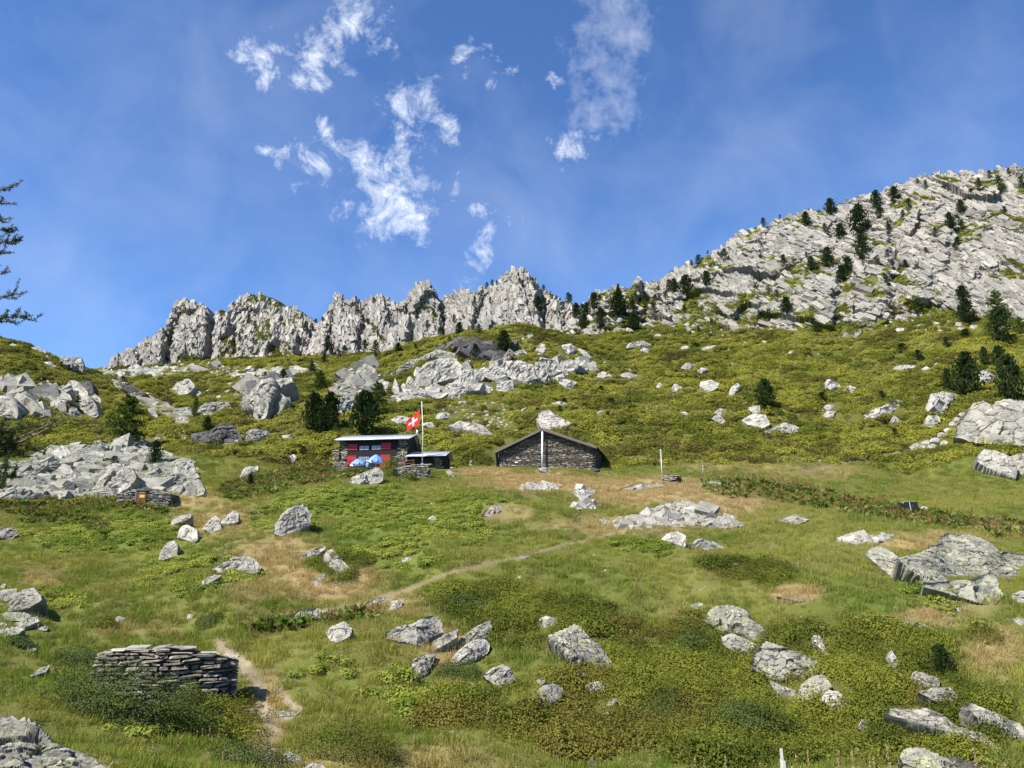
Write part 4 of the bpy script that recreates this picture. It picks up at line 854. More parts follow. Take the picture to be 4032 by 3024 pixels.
# --- middle knoll behind the huts
KN = dict(mat='rock_white')
kn = [([(1550,652),(1560,608),(1590,598),(1622,640),(1600,667)], 'upright squarish rock near the top right of the middle knoll'),
 ([(1703,642),(1730,610),(1790,613),(1822,650),(1770,677)], 'round-topped rock high on the right side of the middle knoll'),
 ([(1828,635),(1880,653),(1922,697),(1880,692)], 'slanting slab at the right shoulder of the middle knoll'),
 ([(750,852),(758,790),(820,738),(900,708),(1000,698),(1042,760),(1032,822),(900,852),(830,882)], 'largest smooth pale face on the left of the middle knoll'),
 ([(1035,862),(1048,788),(1130,768),(1202,800),(1192,852),(1120,872)], 'pale blocky face right of the largest smooth face of the knoll'),
 ([(1188,822),(1208,768),(1300,758),(1352,800),(1290,852)], 'broken pale face in the middle of the knoll'),
 ([(1338,802),(1358,738),(1440,718),(1530,748),(1562,820),(1500,872),(1420,852)], 'broad pale face in the right half of the middle knoll'),
 ([(1540,752),(1590,708),(1680,718),(1722,790),(1680,852),(1610,862),(1560,812)], 'tall pale face right of the broad face of the knoll'),
 ([(1713,742),(1770,708),(1837,713),(1832,772),(1740,792)], 'blocky pale face near the right end of the knoll wall'),
 ([(1838,732),(1880,708),(1897,770),(1850,782)], 'second last block at the right end of the knoll wall'),
 ([(1903,717),(1950,723),(1957,767),(1915,762)], 'last small block at the right end of the knoll wall'),
 ([(1283,912),(1288,873),(1390,843),(1402,907),(1350,922)], 'square pale block standing below the knoll wall'),
 ([(1703,862),(1750,836),(1822,860),(1790,902),(1750,902)], 'pointed pale block below the right end of the knoll wall'),
 ([(938,932),(958,878),(1060,868),(1152,880),(1140,922),(1000,962)], 'wide low slab at the foot of the knoll wall'),
 ([(518,912),(528,853),(562,858),(558,907)], 'first small block at the left foot of the knoll wall'),
 ([(588,942),(600,828),(627,880),(632,932)], 'thin pointed block at the left foot of the knoll wall'),
 ([(638,912),(655,863),(677,880),(667,917)], 'small rounded block at the left foot of the knoll wall'),
 ([(678,872),(700,813),(730,850),(772,880),(740,912)], 'angular block just left of the largest smooth knoll face'),
 ([(528,812),(620,778),(700,718),(760,700),(740,760),(640,800),(560,822)], 'lower part of the slaty slanting ledge on the left of the knoll'),
 ([(720,735),(800,678),(900,648),(1002,668),(980,702),(850,702)], 'upper part of the slaty slanting ledge on the left of the knoll'),
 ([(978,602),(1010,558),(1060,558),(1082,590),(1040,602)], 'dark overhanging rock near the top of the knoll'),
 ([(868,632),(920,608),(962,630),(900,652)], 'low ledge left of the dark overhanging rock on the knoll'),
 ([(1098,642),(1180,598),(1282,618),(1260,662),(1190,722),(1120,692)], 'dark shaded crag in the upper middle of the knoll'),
 ([(1328,692),(1370,638),(1402,660),(1382,702),(1330,742)], 'pale pinkish crag beside the knoll larch'),
 ([(548,972),(700,938),(850,928),(952,928),(900,967),(640,992)], 'long rubble ledge along the left foot of the knoll'),
 ([(1148,932),(1240,898),(1252,915),(1170,937)], 'thin slab at the foot of the knoll near the square block'),
 ([(1398,662),(1460,638),(1492,670),(1430,682)], 'small pale crag right of the knoll larch'),
 ([(248,842),(290,788),(350,768),(400,738),(472,770),(440,822),(370,832)], 'grey crag on the slope left of the knoll above the two hut pines'),
 ([(188,902),(240,868),(372,900),(382,942),(250,962),(188,942)], 'slaty layered crag behind the two hut pines'),
 ([(208,1052),(230,968),(320,948),(333,1030),(270,1072)], 'smooth yellowish rock face between the two hut pines'),
 ([(868,1102),(890,1068),(960,1068),(987,1095),(930,1107)], 'pale slab on the grass slope behind the flag'),
 ([(575,1112),(630,1088),(705,1093),(692,1132),(600,1142)], 'pale flat rock just left of the flag'),
 ([(780,1132),(850,1128),(882,1160),(810,1162)], 'pale flat rock just right of the flagpole top'),
 ([(968,1152),(1040,1128),(1130,1148),(1202,1168),(1262,1215),(1200,1227),(1100,1192)], 'large smooth lichened slab on the slope between hut and barn'),
 ([(1558,1112),(1580,1058),(1640,1048),(1682,1090),(1772,1130),(1720,1182),(1660,1182),(1590,1162)], 'bright white rough rock just above the barn ridge'),
 ([(1428,1062),(1465,1035),(1495,1022),(1460,1062)], 'thin slanting slab left of the bright white rock above the barn'),
 ([(1638,1002),(1700,988),(1772,1000),(1720,1014)], 'flat pale slab above the bright white rock over the barn'),
 ([(1928,1072),(1980,1053),(2022,1060),(1970,1080)], 'flat pale rock right of the bright white rock over the barn'),
 ([(2148,632),(2180,598),(2230,603),(2225,637)], 'pale rock at the cliff foot right of the knoll'),
 ([(2098,812),(2170,798),(2230,815),(2180,837)], 'flat pale rocks on the grass right of the knoll foot'),
 ([(1938,822),(2000,788),(2062,820),(2000,832)], 'broken pale rock patch just right of the knoll foot')]
for i, (p, l) in enumerate(kn):
    big = 'face' in l
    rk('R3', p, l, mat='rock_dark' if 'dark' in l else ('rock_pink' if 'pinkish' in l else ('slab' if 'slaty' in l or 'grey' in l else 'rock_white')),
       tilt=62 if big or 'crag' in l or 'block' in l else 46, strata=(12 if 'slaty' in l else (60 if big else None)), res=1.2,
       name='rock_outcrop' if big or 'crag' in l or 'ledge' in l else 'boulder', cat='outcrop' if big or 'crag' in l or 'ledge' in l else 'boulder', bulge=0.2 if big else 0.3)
def crag(reg, poly, n, size, label, dip=40, mat='rock_white', seed=1, steep=1.0, flat=1.0, kind=None, name='rock_outcrop', keep=True, jit=.2):
    """one broken rock wall: many angular blocks grown together on the slope"""
    r = np.random.default_rng(seed); pl = np.array([src(reg, a, b) for a, b in poly]); lo, hi = pl.min(0), pl.max(0)
    if keep: ROCK_POLYS.append(pl)
    Vs, Fs = [], []; qf = np.array([(0,3,2,1),(4,5,6,7),(0,1,5,4),(1,2,6,5),(2,3,7,6),(3,0,4,7)]); cube = np.array([(-1,-1,-1),(1,-1,-1),(1,1,-1),(-1,1,-1),(-1,-1,1),(1,-1,1),(1,1,1),(-1,1,1)], float); org = None; k = 0; t = 0
    while k < n and t < n*8:
        t += 1; x, y = r.uniform(lo[0], hi[0]), r.uniform(lo[1], hi[1])
        if not inpoly(np.array([x]), np.array([y]), pl)[0]: continue
        h = hit(x, y)
        if h is None: continue
        if org is None: org = np.array(h)
        s = size*math.exp(r.normal()*.45); L_, W_, T_ = s, s*r.uniform(.5, .9), s*r.uniform(.4, .75)*flat
        a = math.radians(-dip+r.normal()*14); ax = np.array((math.cos(a), .25*r.normal(), math.sin(a))); ax /= np.linalg.norm(ax)
        az = np.array((r.normal()*jit, -.9*steep+r.normal()*(jit-.2), .55+r.normal()*.12)); az -= ax*(az@ax); az /= np.linalg.norm(az); ay = np.cross(az, ax)
        cv = cube*(1+r.uniform(-.34, .2, (8, 3))); cv[4:, :2] *= r.uniform(.6, 1.0)
        Vs.append(np.array(h)-org+np.array((0, .1*s, -.05*s))+np.outer(cv[:, 0]*L_/2, ax)+np.outer(cv[:, 1]*W_/2, ay)+np.outer(cv[:, 2]*T_*.75, az)); Fs.append(qf+8*k); k += 1
    cp_ = pl.mean(0); rg = [hit(*(cp_+(pl[i]+(pl[i-1]-pl[i])*f-cp_)*.9)) for i in range(len(pl)) for f in (.66, .33, 0)]; rg = [np.array(q)-org for q in rg if q is not None]; ct = np.mean(rg, 0); nq = len(rg)
    Vs.append(np.array([q+np.array((0, .3*size, -.12*size)) for q in rg]+[q+np.array((0, 1.2*size, -1.2*size)) for q in rg]+[ct+np.array((0, .3*size, 0)), ct+np.array((0, 1.2*size, -1.5*size))])); o8 = 8*k
    fl_ = np.concatenate(Fs).tolist()+[(o8+i, o8+(i+1) % nq, o8+nq+(i+1) % nq, o8+nq+i) for i in range(nq)]+[(o8+2*nq, o8+(i+1) % nq, o8+i) for i in range(nq)]+[(o8+2*nq+1, o8+nq+i, o8+nq+(i+1) % nq) for i in range(nq)]
    Fs = [fl_]
    o = link(name, mesh_np(name, np.concatenate(Vs), Fs[0], M[mat]), None, org); tag(o, label, 'outcrop' if kind is None else 'rubble', kind=kind); return o
crag('R8', [(-330,246),(-200,212),(-100,198),(0,158),(60,118),(150,110),(210,128),(262,175),(400,198),(505,264),(330,266),(150,250),(0,270),(-150,266)], 420, .62, 'broad pale summit outcrop in brown grass right of the barn', 14, 'rock', 21, steep=.45, flat=.6)
crag('R8', [(1050,345),(1100,310),(1250,320),(1350,310),(1260,352),(1130,367)], 110, .45, 'thin rubble ledge in dry grass left of the big slab rock', 5, 'rock_white', 22, steep=.5, flat=.6)
crag('R7', [(1108,42),(1140,10),(1240,6),(1342,18),(1332,47),(1180,52)], 150, .5, 'rubbly rock band in brown grass just below the stone barn', 10, 'rock_white', 23, steep=.5, flat=.6)
crag('R7', [(1430,160),(1420,130),(1455,100),(1400,60),(1430,40),(1540,50),(1520,80),(1500,110),(1540,150),(1480,165)], 150, .5, 'crumbly whitish outcrop in brown grass below the stone barn', 40, 'rock_white', 24, steep=.6, flat=.7)
crag('P', [(250,802),(330,792),(420,786),(500,792),(560,800),(690,790),(690,804),(560,820),(480,812),(420,806),(250,812)], 260, 1.9, 'broken scree blocks along the foot of the jagged ridge', 20, 'rock_white', 31, steep=.6, flat=.6, kind='stuff', name='scree_blocks', keep=False)
crag('R3', [(740,905),(745,800),(820,745),(1000,690),(1100,740),(1250,745),(1400,715),(1560,735),(1700,700),(1960,715),(1960,775),(1820,800),(1700,860),(1560,880),(1400,880),(1250,900),(1130,930),(900,930)], 170, 1.7, 'long broken pale rock wall running across the front of the middle knoll', 80, 'rock_white', 3, flat=.6)
crag('R3', [(560,980),(740,900),(1130,910),(1250,895),(1240,925),(1000,965),(640,995)], 160, 1.2, 'rubbly pale ledge along the foot of the middle knoll', 15, 'rock_white', 4)
crag('R3', [(200,960),(250,845),(300,790),(420,745),(470,770),(520,850),(560,930),(400,960)], 120, 2.0, 'low broken crag between the hut pines and the knoll', 55, 'rock', 5)
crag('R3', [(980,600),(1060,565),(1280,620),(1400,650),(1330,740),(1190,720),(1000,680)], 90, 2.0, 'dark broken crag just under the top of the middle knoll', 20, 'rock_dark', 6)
crag('R2', [(1630,790),(1640,720),(1740,600),(1950,580),(1960,610),(1930,720),(1870,800),(1720,850)], 130, 2.6, 'broken blocks around the grey cracked rock face left of the hut pines', 60, 'rock', 7)
crag('R2', [(270,640),(320,600),(470,690),(430,800),(300,750)], 60, 1.7, 'broken blocks around the large leaning crag on the left hill', 65, 'rock', 8)
crag('R2', [(-20,600),(60,590),(300,810),(270,840),(130,740)], 90, 1.7, 'broken rock rib at the left edge of the left hill', -40, 'rock', 9)
crag('R2', [(400,440),(530,450),(575,510),(540,525),(430,490)], 75, 1.4, 'jumbled rock cluster high on the left hill', 60, 'rock', 10)
# --- left side: hill rocks, gully, big slabs
lf = [([(-60,852),(-60,705),(0,698),(60,688),(107,730),(112,800),(137,842),(60,852)], 'big dark-fronted boulder at the left picture edge on the hill', 'rock', 66),
 ([(-20,660),(-10,598),(60,588),(110,640),(152,700),(140,760),(100,692),(40,680)], 'upper crag above the big boulder at the left edge', 'rock', 55),
 ([(130,722),(170,658),(230,720),(302,810),(270,842),(200,832),(150,772)], 'craggy rock rib right of the big left-edge boulder', 'rock', 58),
 ([(278,702),(285,638),(320,598),(380,638),(462,690),(472,722),(400,742),(432,802),(400,832),(350,792),(310,752)], 'large leaning crag in the middle of the left hill', 'rock_white', 58),
 ([(438,652),(470,598),(540,618),(592,680),(560,722),(520,722),(480,692)], 'bright crag with shaded right side on the left hill', 'rock_white', 56),
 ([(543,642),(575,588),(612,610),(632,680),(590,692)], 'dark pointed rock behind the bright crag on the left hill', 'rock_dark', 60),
 ([(563,802),(570,718),(612,708),(647,760),(657,832),(600,840)], 'tall block with dark right face, lowest right on the left hill', 'rock', 66),
 ([(458,832),(470,768),(510,778),(547,830),(500,842)], 'greyish block between the leaning crag and the tall block', 'rock', 60),
 ([(518,762),(540,728),(562,760),(552,792)], 'small upright rock beside the tall block on the left hill', 'rock', 60),
 ([(603,692),(640,683),(677,720),(677,757),(640,732)], 'slanting pale slab up right of the tall block on the left hill', 'rock_white', 50),
 ([(398,452),(425,423),(452,450),(430,492)], 'leftmost rock of the cluster high on the left hill', 'rock', 58),
 ([(448,472),(490,438),(522,480),(480,512)], 'middle rock of the cluster high on the left hill', 'rock', 58),
 ([(488,462),(540,438),(562,490),(552,532),(500,512)], 'right rock of the cluster high on the left hill', 'rock', 60),
 ([(193,370),(240,373),(312,400),(290,417),(220,397)], 'flat pale strip near the skyline of the left hill', 'rock_white', 40),
 ([(298,452),(315,428),(337,445),(325,464)], 'small pale rock below the flat strip on the left hill', 'rock_white', 50),
 ([(283,470),(340,473),(382,500),(350,507)], 'low pale ledge left of the rock cluster on the left hill', 'rock_white', 44),
 ([(63,357),(85,343),(112,355),(90,364)], 'small pale rock near the skyline at the far left', 'rock_white', 44),
 ([(1138,657),(1190,608),(1270,588),(1302,630),(1270,672),(1210,687)], 'domed white boulder on the green slope below the jagged ridge', 'rock_white', 52),
 ([(1293,697),(1325,658),(1347,675),(1332,694)], 'small white boulder right of the domed one below the jagged ridge', 'rock_white', 50),
 ([(1158,807),(1210,778),(1280,783),(1292,832),(1210,832)], 'layered slab left of the thin larch', 'slab', 40),
 ([(1308,792),(1380,748),(1522,738),(1537,782),(1420,832),(1330,817)], 'big layered slab slanting up to the right behind the thin larch', 'slab', 48),
 ([(780,642),(860,638),(982,680),(982,702),(880,692),(800,667)], 'dark flat slab at the head of the gully', 'rock_dark', 44),
 ([(1628,792),(1638,720),(1700,648),(1740,598),(1830,588),(1852,660),(1800,740),(1780,832),(1720,852),(1710,792)], 'grey cracked rock face left of the hut pines', 'rock', 64),
 ([(1830,600),(1950,578),(1962,610),(1890,682),(1932,722),(1870,802),(1790,830),(1800,740),(1850,660)], 'right half of the grey cracked rock face left of the hut pines', 'rock', 60),
 ([(1398,992),(1410,928),(1480,888),(1560,898),(1612,960),(1617,1002),(1560,1012),(1460,1012)], 'dark purplish boulder at the edge of the boulder field', 'rock_dark', 60),
 ([(1455,990),(1500,962),(1592,990),(1582,1020),(1480,1020)], 'pinkish slab leaning on the dark purplish boulder', 'rock_pink', 46),
 ([(1283,992),(1300,948),(1392,938),(1402,1002),(1330,1012)], 'dark low rock left of the dark purplish boulder', 'rock_dark', 50),
 ([(1643,992),(1650,938),(1700,918),(1792,928),(1792,972),(1720,1002)], 'square grey block right of the dark purplish boulder', 'rock', 66),
 ([(1608,1242),(1640,1178),(1720,1163),(1727,1192),(1650,1232)], 'pale pointed slab on the grass right of the boulder field', 'rock_white', 46),
 ([(1928,1142),(1940,1098),(1970,1088),(1987,1110),(1960,1142)], 'small upright pale stone left of the hut', 'rock_white', 62),
 ([(983,782),(1030,783),(1057,830),(1040,852)], 'small pale slab in the gully above the wide larch', 'rock_white', 46),
 ([(278,1192),(330,1158),(400,1138),(472,1180),(512,1240),(480,1262),(400,1252),(310,1222)], 'white rough boulder in the left of the boulder field', 'rock_white', 50),
 ([(198,1222),(290,1148),(322,1128),(312,1162),(240,1232)], 'thin slab leaning on the white rough boulder', 'slab', 52),
 ([(70,1262),(160,1228),(330,1258),(402,1270),(300,1312),(150,1302)], 'smooth wide slab below the white rough boulder', 'slab', 34),
 ([(-60,1345),(100,1308),(300,1338),(382,1365),(250,1392),(-60,1392)], 'long smooth slab at the bottom left of the boulder field', 'slab', 30),
 ([(638,1332),(660,1258),(730,1178),(800,1158),(882,1200),(912,1240),(850,1312),(800,1347),(720,1342)], 'big craggy boulder in the middle of the boulder field', 'rock', 60),
 ([(1098,1332),(1200,1288),(1342,1268),(1367,1350),(1300,1372),(1200,1367)], 'large slab with dark end at the lower right of the boulder field', 'slab', 44),
 ([(590,1062),(640,1035),(730,1020),(732,1050),(680,1075),(610,1078)], 'tilted flat slab near the top of the boulder field', 'slab', 42),
 ([(850,1132),(905,1098),(925,1110),(900,1140)], 'dark tilted block in the upper right of the boulder field', 'rock_dark', 58),
 ([(1155,1180),(1190,1140),(1290,1150),(1310,1210),(1230,1240),(1170,1220)], 'rounded grey boulder above the large slab with dark end', 'rock', 56),
 ([(420,1290),(450,1262),(500,1280),(495,1330),(440,1330)], 'dark upright block left of the big craggy boulder', 'rock_dark', 66),
 ([(1890,960),(1975,955),(1960,975),(1900,985)], 'pale slab fragment below the square grey block', 'rock_white', 40)]
for p, l, m_, t_ in lf:
    rk('R2', p, l, mat=m_, tilt=t_, res=1.15, strata=(20 if 'layered' in l else None), name='rock_outcrop' if ('crag' in l and 'craggy b' not in l) or 'face' in l else 'boulder', cat='outcrop' if ('crag' in l and 'craggy b' not in l) or 'face' in l else 'boulder')

# --- many more stones, alike among themselves
def scatter_rocks(reg, poly, n, wr, hr, label, group, mats, tilt=(35, 60), seed=1, name='stone', cat='stone', flat=1.0, res=1.0, sep=1.0, stuff=False):
    r = np.random.default_rng(seed); poly = np.array(poly, float); c = 0; tries = 0; done_ = []
    lo, hi = poly.min(0), poly.max(0)
    while c < n and tries < n*40:
        tries += 1; x, y = r.uniform(lo[0], hi[0]), r.uniform(lo[1], hi[1])
        if not inpoly(np.array([x]), np.array([y]), poly)[0]: continue
        w = wr[0]+(wr[1]-wr[0])*r.random()**2.2; h = w*r.uniform(*hr)
        if any(abs(x-a) < (w+b)*0.5*sep and abs(y-d) < (h+e)*0.5*sep for a, d, b, e in done_): continue
        k = r.integers(5, 8); th = np.sort(r.uniform(0, 2*math.pi, k)); th = np.linspace(0, 2*math.pi, k, endpoint=False)+r.uniform(-.35, .35, k)
        sk = r.uniform(-0.35, 0.5)
        pts = [src(reg, x+w/2*math.cos(t)*r.uniform(.75, 1.1), y-h/2*math.sin(t)*r.uniform(.75, 1.1)-sk*h*math.cos(t)*.5) for t in th]
        mt = mats[r.integers(len(mats))]; cw = {'slab': 'grey-green', 'rock': 'grey', 'rock_white': 'whitish', 'rock_lichen': 'yellow-lichened'}[mt]; rel = (w-wr[0])/(wr[1]-wr[0]); sw = 'tiny' if rel < .06 else ('small' if rel < .22 else ('middling' if rel < .5 else 'big'))
        core_ = ' '.join(q for q in label.split() if q not in ('pale', 'small', 'grey-green', 'whitish', 'broken'))
        fx, fy = (x-lo[0])/(hi[0]-lo[0]), (y-lo[1])/(hi[1]-lo[1])
        lab = f'{sw} {cw} {core_}, ' + ('upper ' if fy < .36 else ('lower ' if fy > .64 else 'mid ')) + ('left' if fx < .33 else ('right' if fx > .67 else 'centre')) + ' part'
        if rock(pts, None if stuff else lab, name=name, cat=cat, mat=mt, tilt=r.uniform(*tilt), group=group, res=res, seed=int(r.integers(9999)), bulge=0.25) is not None:
            c += 1; done_.append((x, y, w, h))
FIELD = [(0,1175),(200,1110),(350,1035),(720,1012),(1000,1022),(1160,1080),(1290,1170),(1340,1290),(1150,1290),(1000,1370),(560,1370),(0,1380)]
crag('R2', FIELD, 430, 1.35, 'grey-green slab rubble filling the boulder field at the left', 8, 'slab', 12, steep=.35, flat=.5, jit=.55, kind='stuff', name='slab_rubble', keep=False)
scatter_rocks('R2', FIELD, 170, (44, 190), (0.22, 0.5), 'grey-green slab in the boulder field at the left', 'slabs of the boulder field', ['slab', 'slab', 'rock', 'rock_white', 'slab', 'rock_lichen'], (22, 55), 5, 'flat_rock', 'flat rock', sep=0.6)
scatter_rocks('R2', [(640,520),(760,500),(830,560),(1000,680),(1150,780),(1100,800),(960,720),(800,620)], 45, (14, 52), (0.2, 0.5), 'pale scree stone in the gully at the left', 'scree stones in the gully', ['rock_white', 'rock', 'slab'], (25, 50), 6, 'scree_stone', stuff=True)
scatter_rocks('R2', [(800,520),(1100,500),(1100,560),(850,575)], 26, (16, 70), (0.15, 0.35), 'pale scree stone below the foot of the jagged ridge', 'scree stones under the ridge', ['rock_white', 'rock'], (25, 45), 8, 'scree_stone', stuff=True)
scatter_rocks('R2', [(930,990),(1280,900),(1290,1000),(960,1010)], 22, (20, 70), (0.2, 0.45), 'flat stone right of the wide larch foot', 'stones by the wide larch', ['slab', 'rock', 'rock_white'], (25, 50), 9)
scatter_rocks('R2', [(1100,850),(1250,840),(1310,880),(1200,890)], 14, (16, 46), (0.25, 0.5), 'pale stone heap piece below the layered slabs', 'stones below the layered slabs', ['rock_white', 'slab'], (30, 55), 10)
scatter_rocks('R2', [(1350,560),(1650,640),(1620,760),(1380,700)], 26, (14, 60), (0.2, 0.5), 'pale stone on the green slope below the jagged ridge', 'stones below the jagged ridge', ['rock_white', 'rock'], (30, 50), 11)
scatter_rocks('R3', [(880,1020),(1110,985),(1370,1000),(1390,1080),(1250,1170),(1000,1090)], 60, (20, 74), (0.25, 0.5), 'pale slab fragment on the slope between flag and barn', 'slab fragments behind the huts', ['rock_white', 'slab', 'rock'], (28, 50), 12)
scatter_rocks('R3', [(1250,1130),(1400,1120),(1440,1190),(1290,1180)], 16, (14, 50), (0.2, 0.5), 'pale stone just left of the barn ridge on the slope', 'stones left of the barn ridge', ['rock_white', 'slab'], (28, 50), 13)
scatter_rocks('R3', [(560,900),(900,900),(1250,890),(1240,960),(600,1000)], 40, (14, 46), (0.3, 0.7), 'broken pale stone along the foot of the knoll', 'stones at the knoll foot', ['rock_white', 'rock'], (40, 65), 14)
scatter_rocks('R3', [(1380,520),(1640,560),(1950,660),(2200,780),(1960,800),(1500,700)], 44, (14, 52), (0.25, 0.6), 'pale stone on the right shoulder of the knoll', 'stones on the knoll shoulder', ['rock_white', 'rock'], (35, 55), 15, stuff=True)
scatter_rocks('R3', [(180,870),(520,860),(560,900),(400,960),(200,1060)], 18, (16, 50), (0.4, 0.8), 'crag piece behind the hut pines', 'crag pieces behind the hut pines', ['rock', 'rock_white', 'slab'], (50, 66), 16)
scatter_rocks('R5', [(0,60),(700,40),(1500,60),(2000,160),(1900,330),(1200,420),(300,480),(0,350)], 70, (8, 34), (0.25, 0.55), 'small pale stone showing through the heath of the right hillside', 'small stones on the right hillside', ['rock_white', 'rock_white', 'rock'], (30, 50), 17, stuff=True)
scatter_rocks('R5', [(300,480),(1500,500),(1500,620),(900,800),(500,720)], 16, (10, 34), (0.25, 0.4), 'small flat pale stone low on the right hillside', 'small stones low on the right hillside', ['rock_white'], (24, 40), 18)
scatter_rocks('R5', [(1300,-20),(2100,-60),(2080,-20),(1500,20)], 34, (16, 80), (0.25, 0.5), 'pale block under the foot of the big cliff', 'blocks at the cliff foot', ['rock_white', 'rock_white', 'rock'], (35, 60), 19)
scatter_rocks('R5', [(0,-60),(700,-40),(900,0),(300,40),(0,20)], 34, (14, 60), (0.3, 0.6), 'pale block in the heath left under the big cliff', 'blocks left under the cliff', ['rock_white', 'rock'], (35, 60), 20, stuff=True)
scatter_rocks('R2', [(0,380),(250,380),(600,560),(700,800),(640,860),(0,900)], 26, (10, 40), (0.3, 0.6), 'small pale stone on the grass of the left hill', 'small stones on the left hill', ['rock_white', 'rock'], (30, 55), 21)
scatter_rocks('R6', [(0,600),(250,620),(290,860),(0,900)], 14, (24, 70), (0.3, 0.5), 'slab piece of the heap at the left edge', 'slab pieces at the left edge', ['slab', 'rock'], (24, 46), 22)
scatter_rocks('R7', [(1540,200),(1760,190),(1880,240),(1820,270),(1600,280)], 26, (12, 44), (0.4, 0.8), 'whitish rubble stone left of the broad summit outcrop', 'rubble by the summit outcrop', ['rock_white', 'rock'], (30, 55), 23)
scatter_rocks('R6', [(1360,1060),(1500,1140),(1600,1290),(1580,1500),(1500,1480),(1440,1240),(1340,1130)], 22, (10, 34), (0.35, 0.6), 'small pale stone in the trail beside the dry-stone wall', 'stones in the trail', ['rock_white', 'rock'], (26, 50), 24, stuff=True)
scatter_rocks('R8', [(400,700),(1300,760),(1500,1100),(1000,1250),(1250,1450),(300,1100)], 18, (10, 36), (0.4, 0.8), 'small pale stone between the shrubs of the right heath', 'small stones in the right heath', ['rock_white', 'rock'], (35, 55), 25)
scatter_rocks('R7', [(60,100),(2000,120),(1900,600),(1300,560),(300,640),(60,500)], 16, (10, 30), (0.35, 0.6), 'small pale stone in the grass below the huts', 'small stones in the hut meadow', ['rock_white', 'rock'], (28, 48), 26)
tag(link('scattered_stones', mesh_np('scattered_stones', np.concatenate(STUFF_V), np.concatenate(STUFF_F), M['rock_white'])), 'small pale scree stones strewn over gully, knoll and hillside', 'stones', kind='stuff')
# ------------------------------------------------------------------ dry-stone work
def stone_protos(n, seed, mat):
    """a few rough flat stones in a unit box, shared by all walls"""
    r = np.random.default_rng(seed); res = []
    for k in range(n):
        bm = bmesh.new(); bmesh.ops.create_cube(bm, size=1.0)
        bmesh.ops.bevel(bm, geom=bm.edges[:], offset=0.16, segments=1, affect='EDGES', profile=0.6)
        for v in bm.verts:
            v.co += Vector(r.uniform(-0.11, 0.11, 3)); v.co.z *= 1 - 0.9*abs(v.co.x)*r.uniform(0.2, 1.2); v.co.z += .12*v.co.x*r.uniform(-1, 1)
        bmesh.ops.triangulate(bm, faces=bm.faces)
        me = bpy.data.meshes.new('stone'); bm.to_mesh(me); bm.free(); me.materials.append(mat); res.append(me)
    return res
ST_A = stone_protos(9, 3, M['stone']); ST_B = stone_protos(9, 4, M['stone_pale'])
def lay_stones(parent, inside, x0, x1, z0, z1, L_, H_, seed, y=0.0, dep=0.3, limit=300, pos=None, protos=None, tiltz=0.03):
    """courses of stones filling a shape; inside(x,z)->bool. pos(x,z,y)->local point and turn. Largest stay single, rest joined."""
    r = np.random.default_rng(seed); items = []; z = z0
    while z < z1:
        h = r.uniform(*H_); x = x0 - r.uniform(0, L_[1])
        while x < x1:
            l = r.uniform(*L_)*(1.5 if r.random() < .15 else 1); hh = h*r.uniform(.78, 1.05)
            cx, cz = x+l/2, z+h/2
            if inside(cx-l*.3, cz) and inside(cx+l*.3, cz):
                items.append((cx, cz, l*0.98, hh, dep*r.uniform(.85, 1.1), y+r.uniform(-.05, .05), r.uniform(-tiltz, tiltz), r.integers(9), r.random()))
            x += l+0.012
        z += h+0.008
    items.sort(key=lambda t: -t[2]*t[3])
    Vs, Fs, off = [], [], 0
    for i, (cx, cz, l, h, d, yy, tz, k, pr) in enumerate(items):
        P = protos or (ST_A if pr < .62 else ST_B)
        loc, turn = (Vector((cx, yy, cz)), 0.0) if pos is None else pos(cx, cz, yy)
        if i < limit:
            link('stone', P[k], parent, loc, (0, tz, turn), (l, d, h))
        else:
            mtx = Matrix.Translation(loc) @ Matrix.Rotation(turn, 4, 'Z') @ Matrix.Diagonal((l, d, h, 1))
            me = P[k]; v = np.empty(len(me.vertices)*3); me.vertices.foreach_get('co', v); v = v.reshape(-1, 3)
            v = v@np.array(mtx.to_3x3()).T + np.array(mtx.translation); f = np.array([p.vertices[:] for p in me.polygons])
            Vs.append(v); Fs.append(f+off); off += len(v)
    if Vs: tag(link('small_stones', mesh_np('small_stones', np.concatenate(Vs), np.concatenate(Fs), M['stone']), parent), kind='stuff')

# ------------------------------------------------------------------ stone barn
mb_ = BARN_D/FPX                                            # metres per photo pixel at the barn front
BO = empty('stone_barn', (b0[0], b0[1], b0[2]), math.radians(-13))
tag(BO, 'long low stone barn with a wide gable and a white post in the middle', 'barn')
def bz(X, Y): return ((X-1090)/4.424*mb_, -(Y-812)/4.424*mb_)
xl, zl = bz(252, 515); xr, zr = bz(1955, 470); xa, za = bz(1062, 150)
zl += 0.05; zr -= 0.05; DEP = 9.0
gable = [(xl, -0.9), (xr, -0.9), (xr, zr), (xa, za), (xl, zl)]
MB().prism(gable, 0.16, DEP).build('wall', M['stone_core'], BO)
def in_gable(x, z):
    if x < xl or x > xr: return False
    top = zl+(za-zl)*(x-xl)/(xa-xl) if x < xa else za+(zr-za)*(x-xa)/(xr-xa)
    return z < top-0.06
lay_stones(BO, in_gable, xl, xr, -0.7, za, (0.16, 0.55), (0.06, 0.17), 11, y=0.08, dep=0.26, tiltz=.10)
OV = 0.72
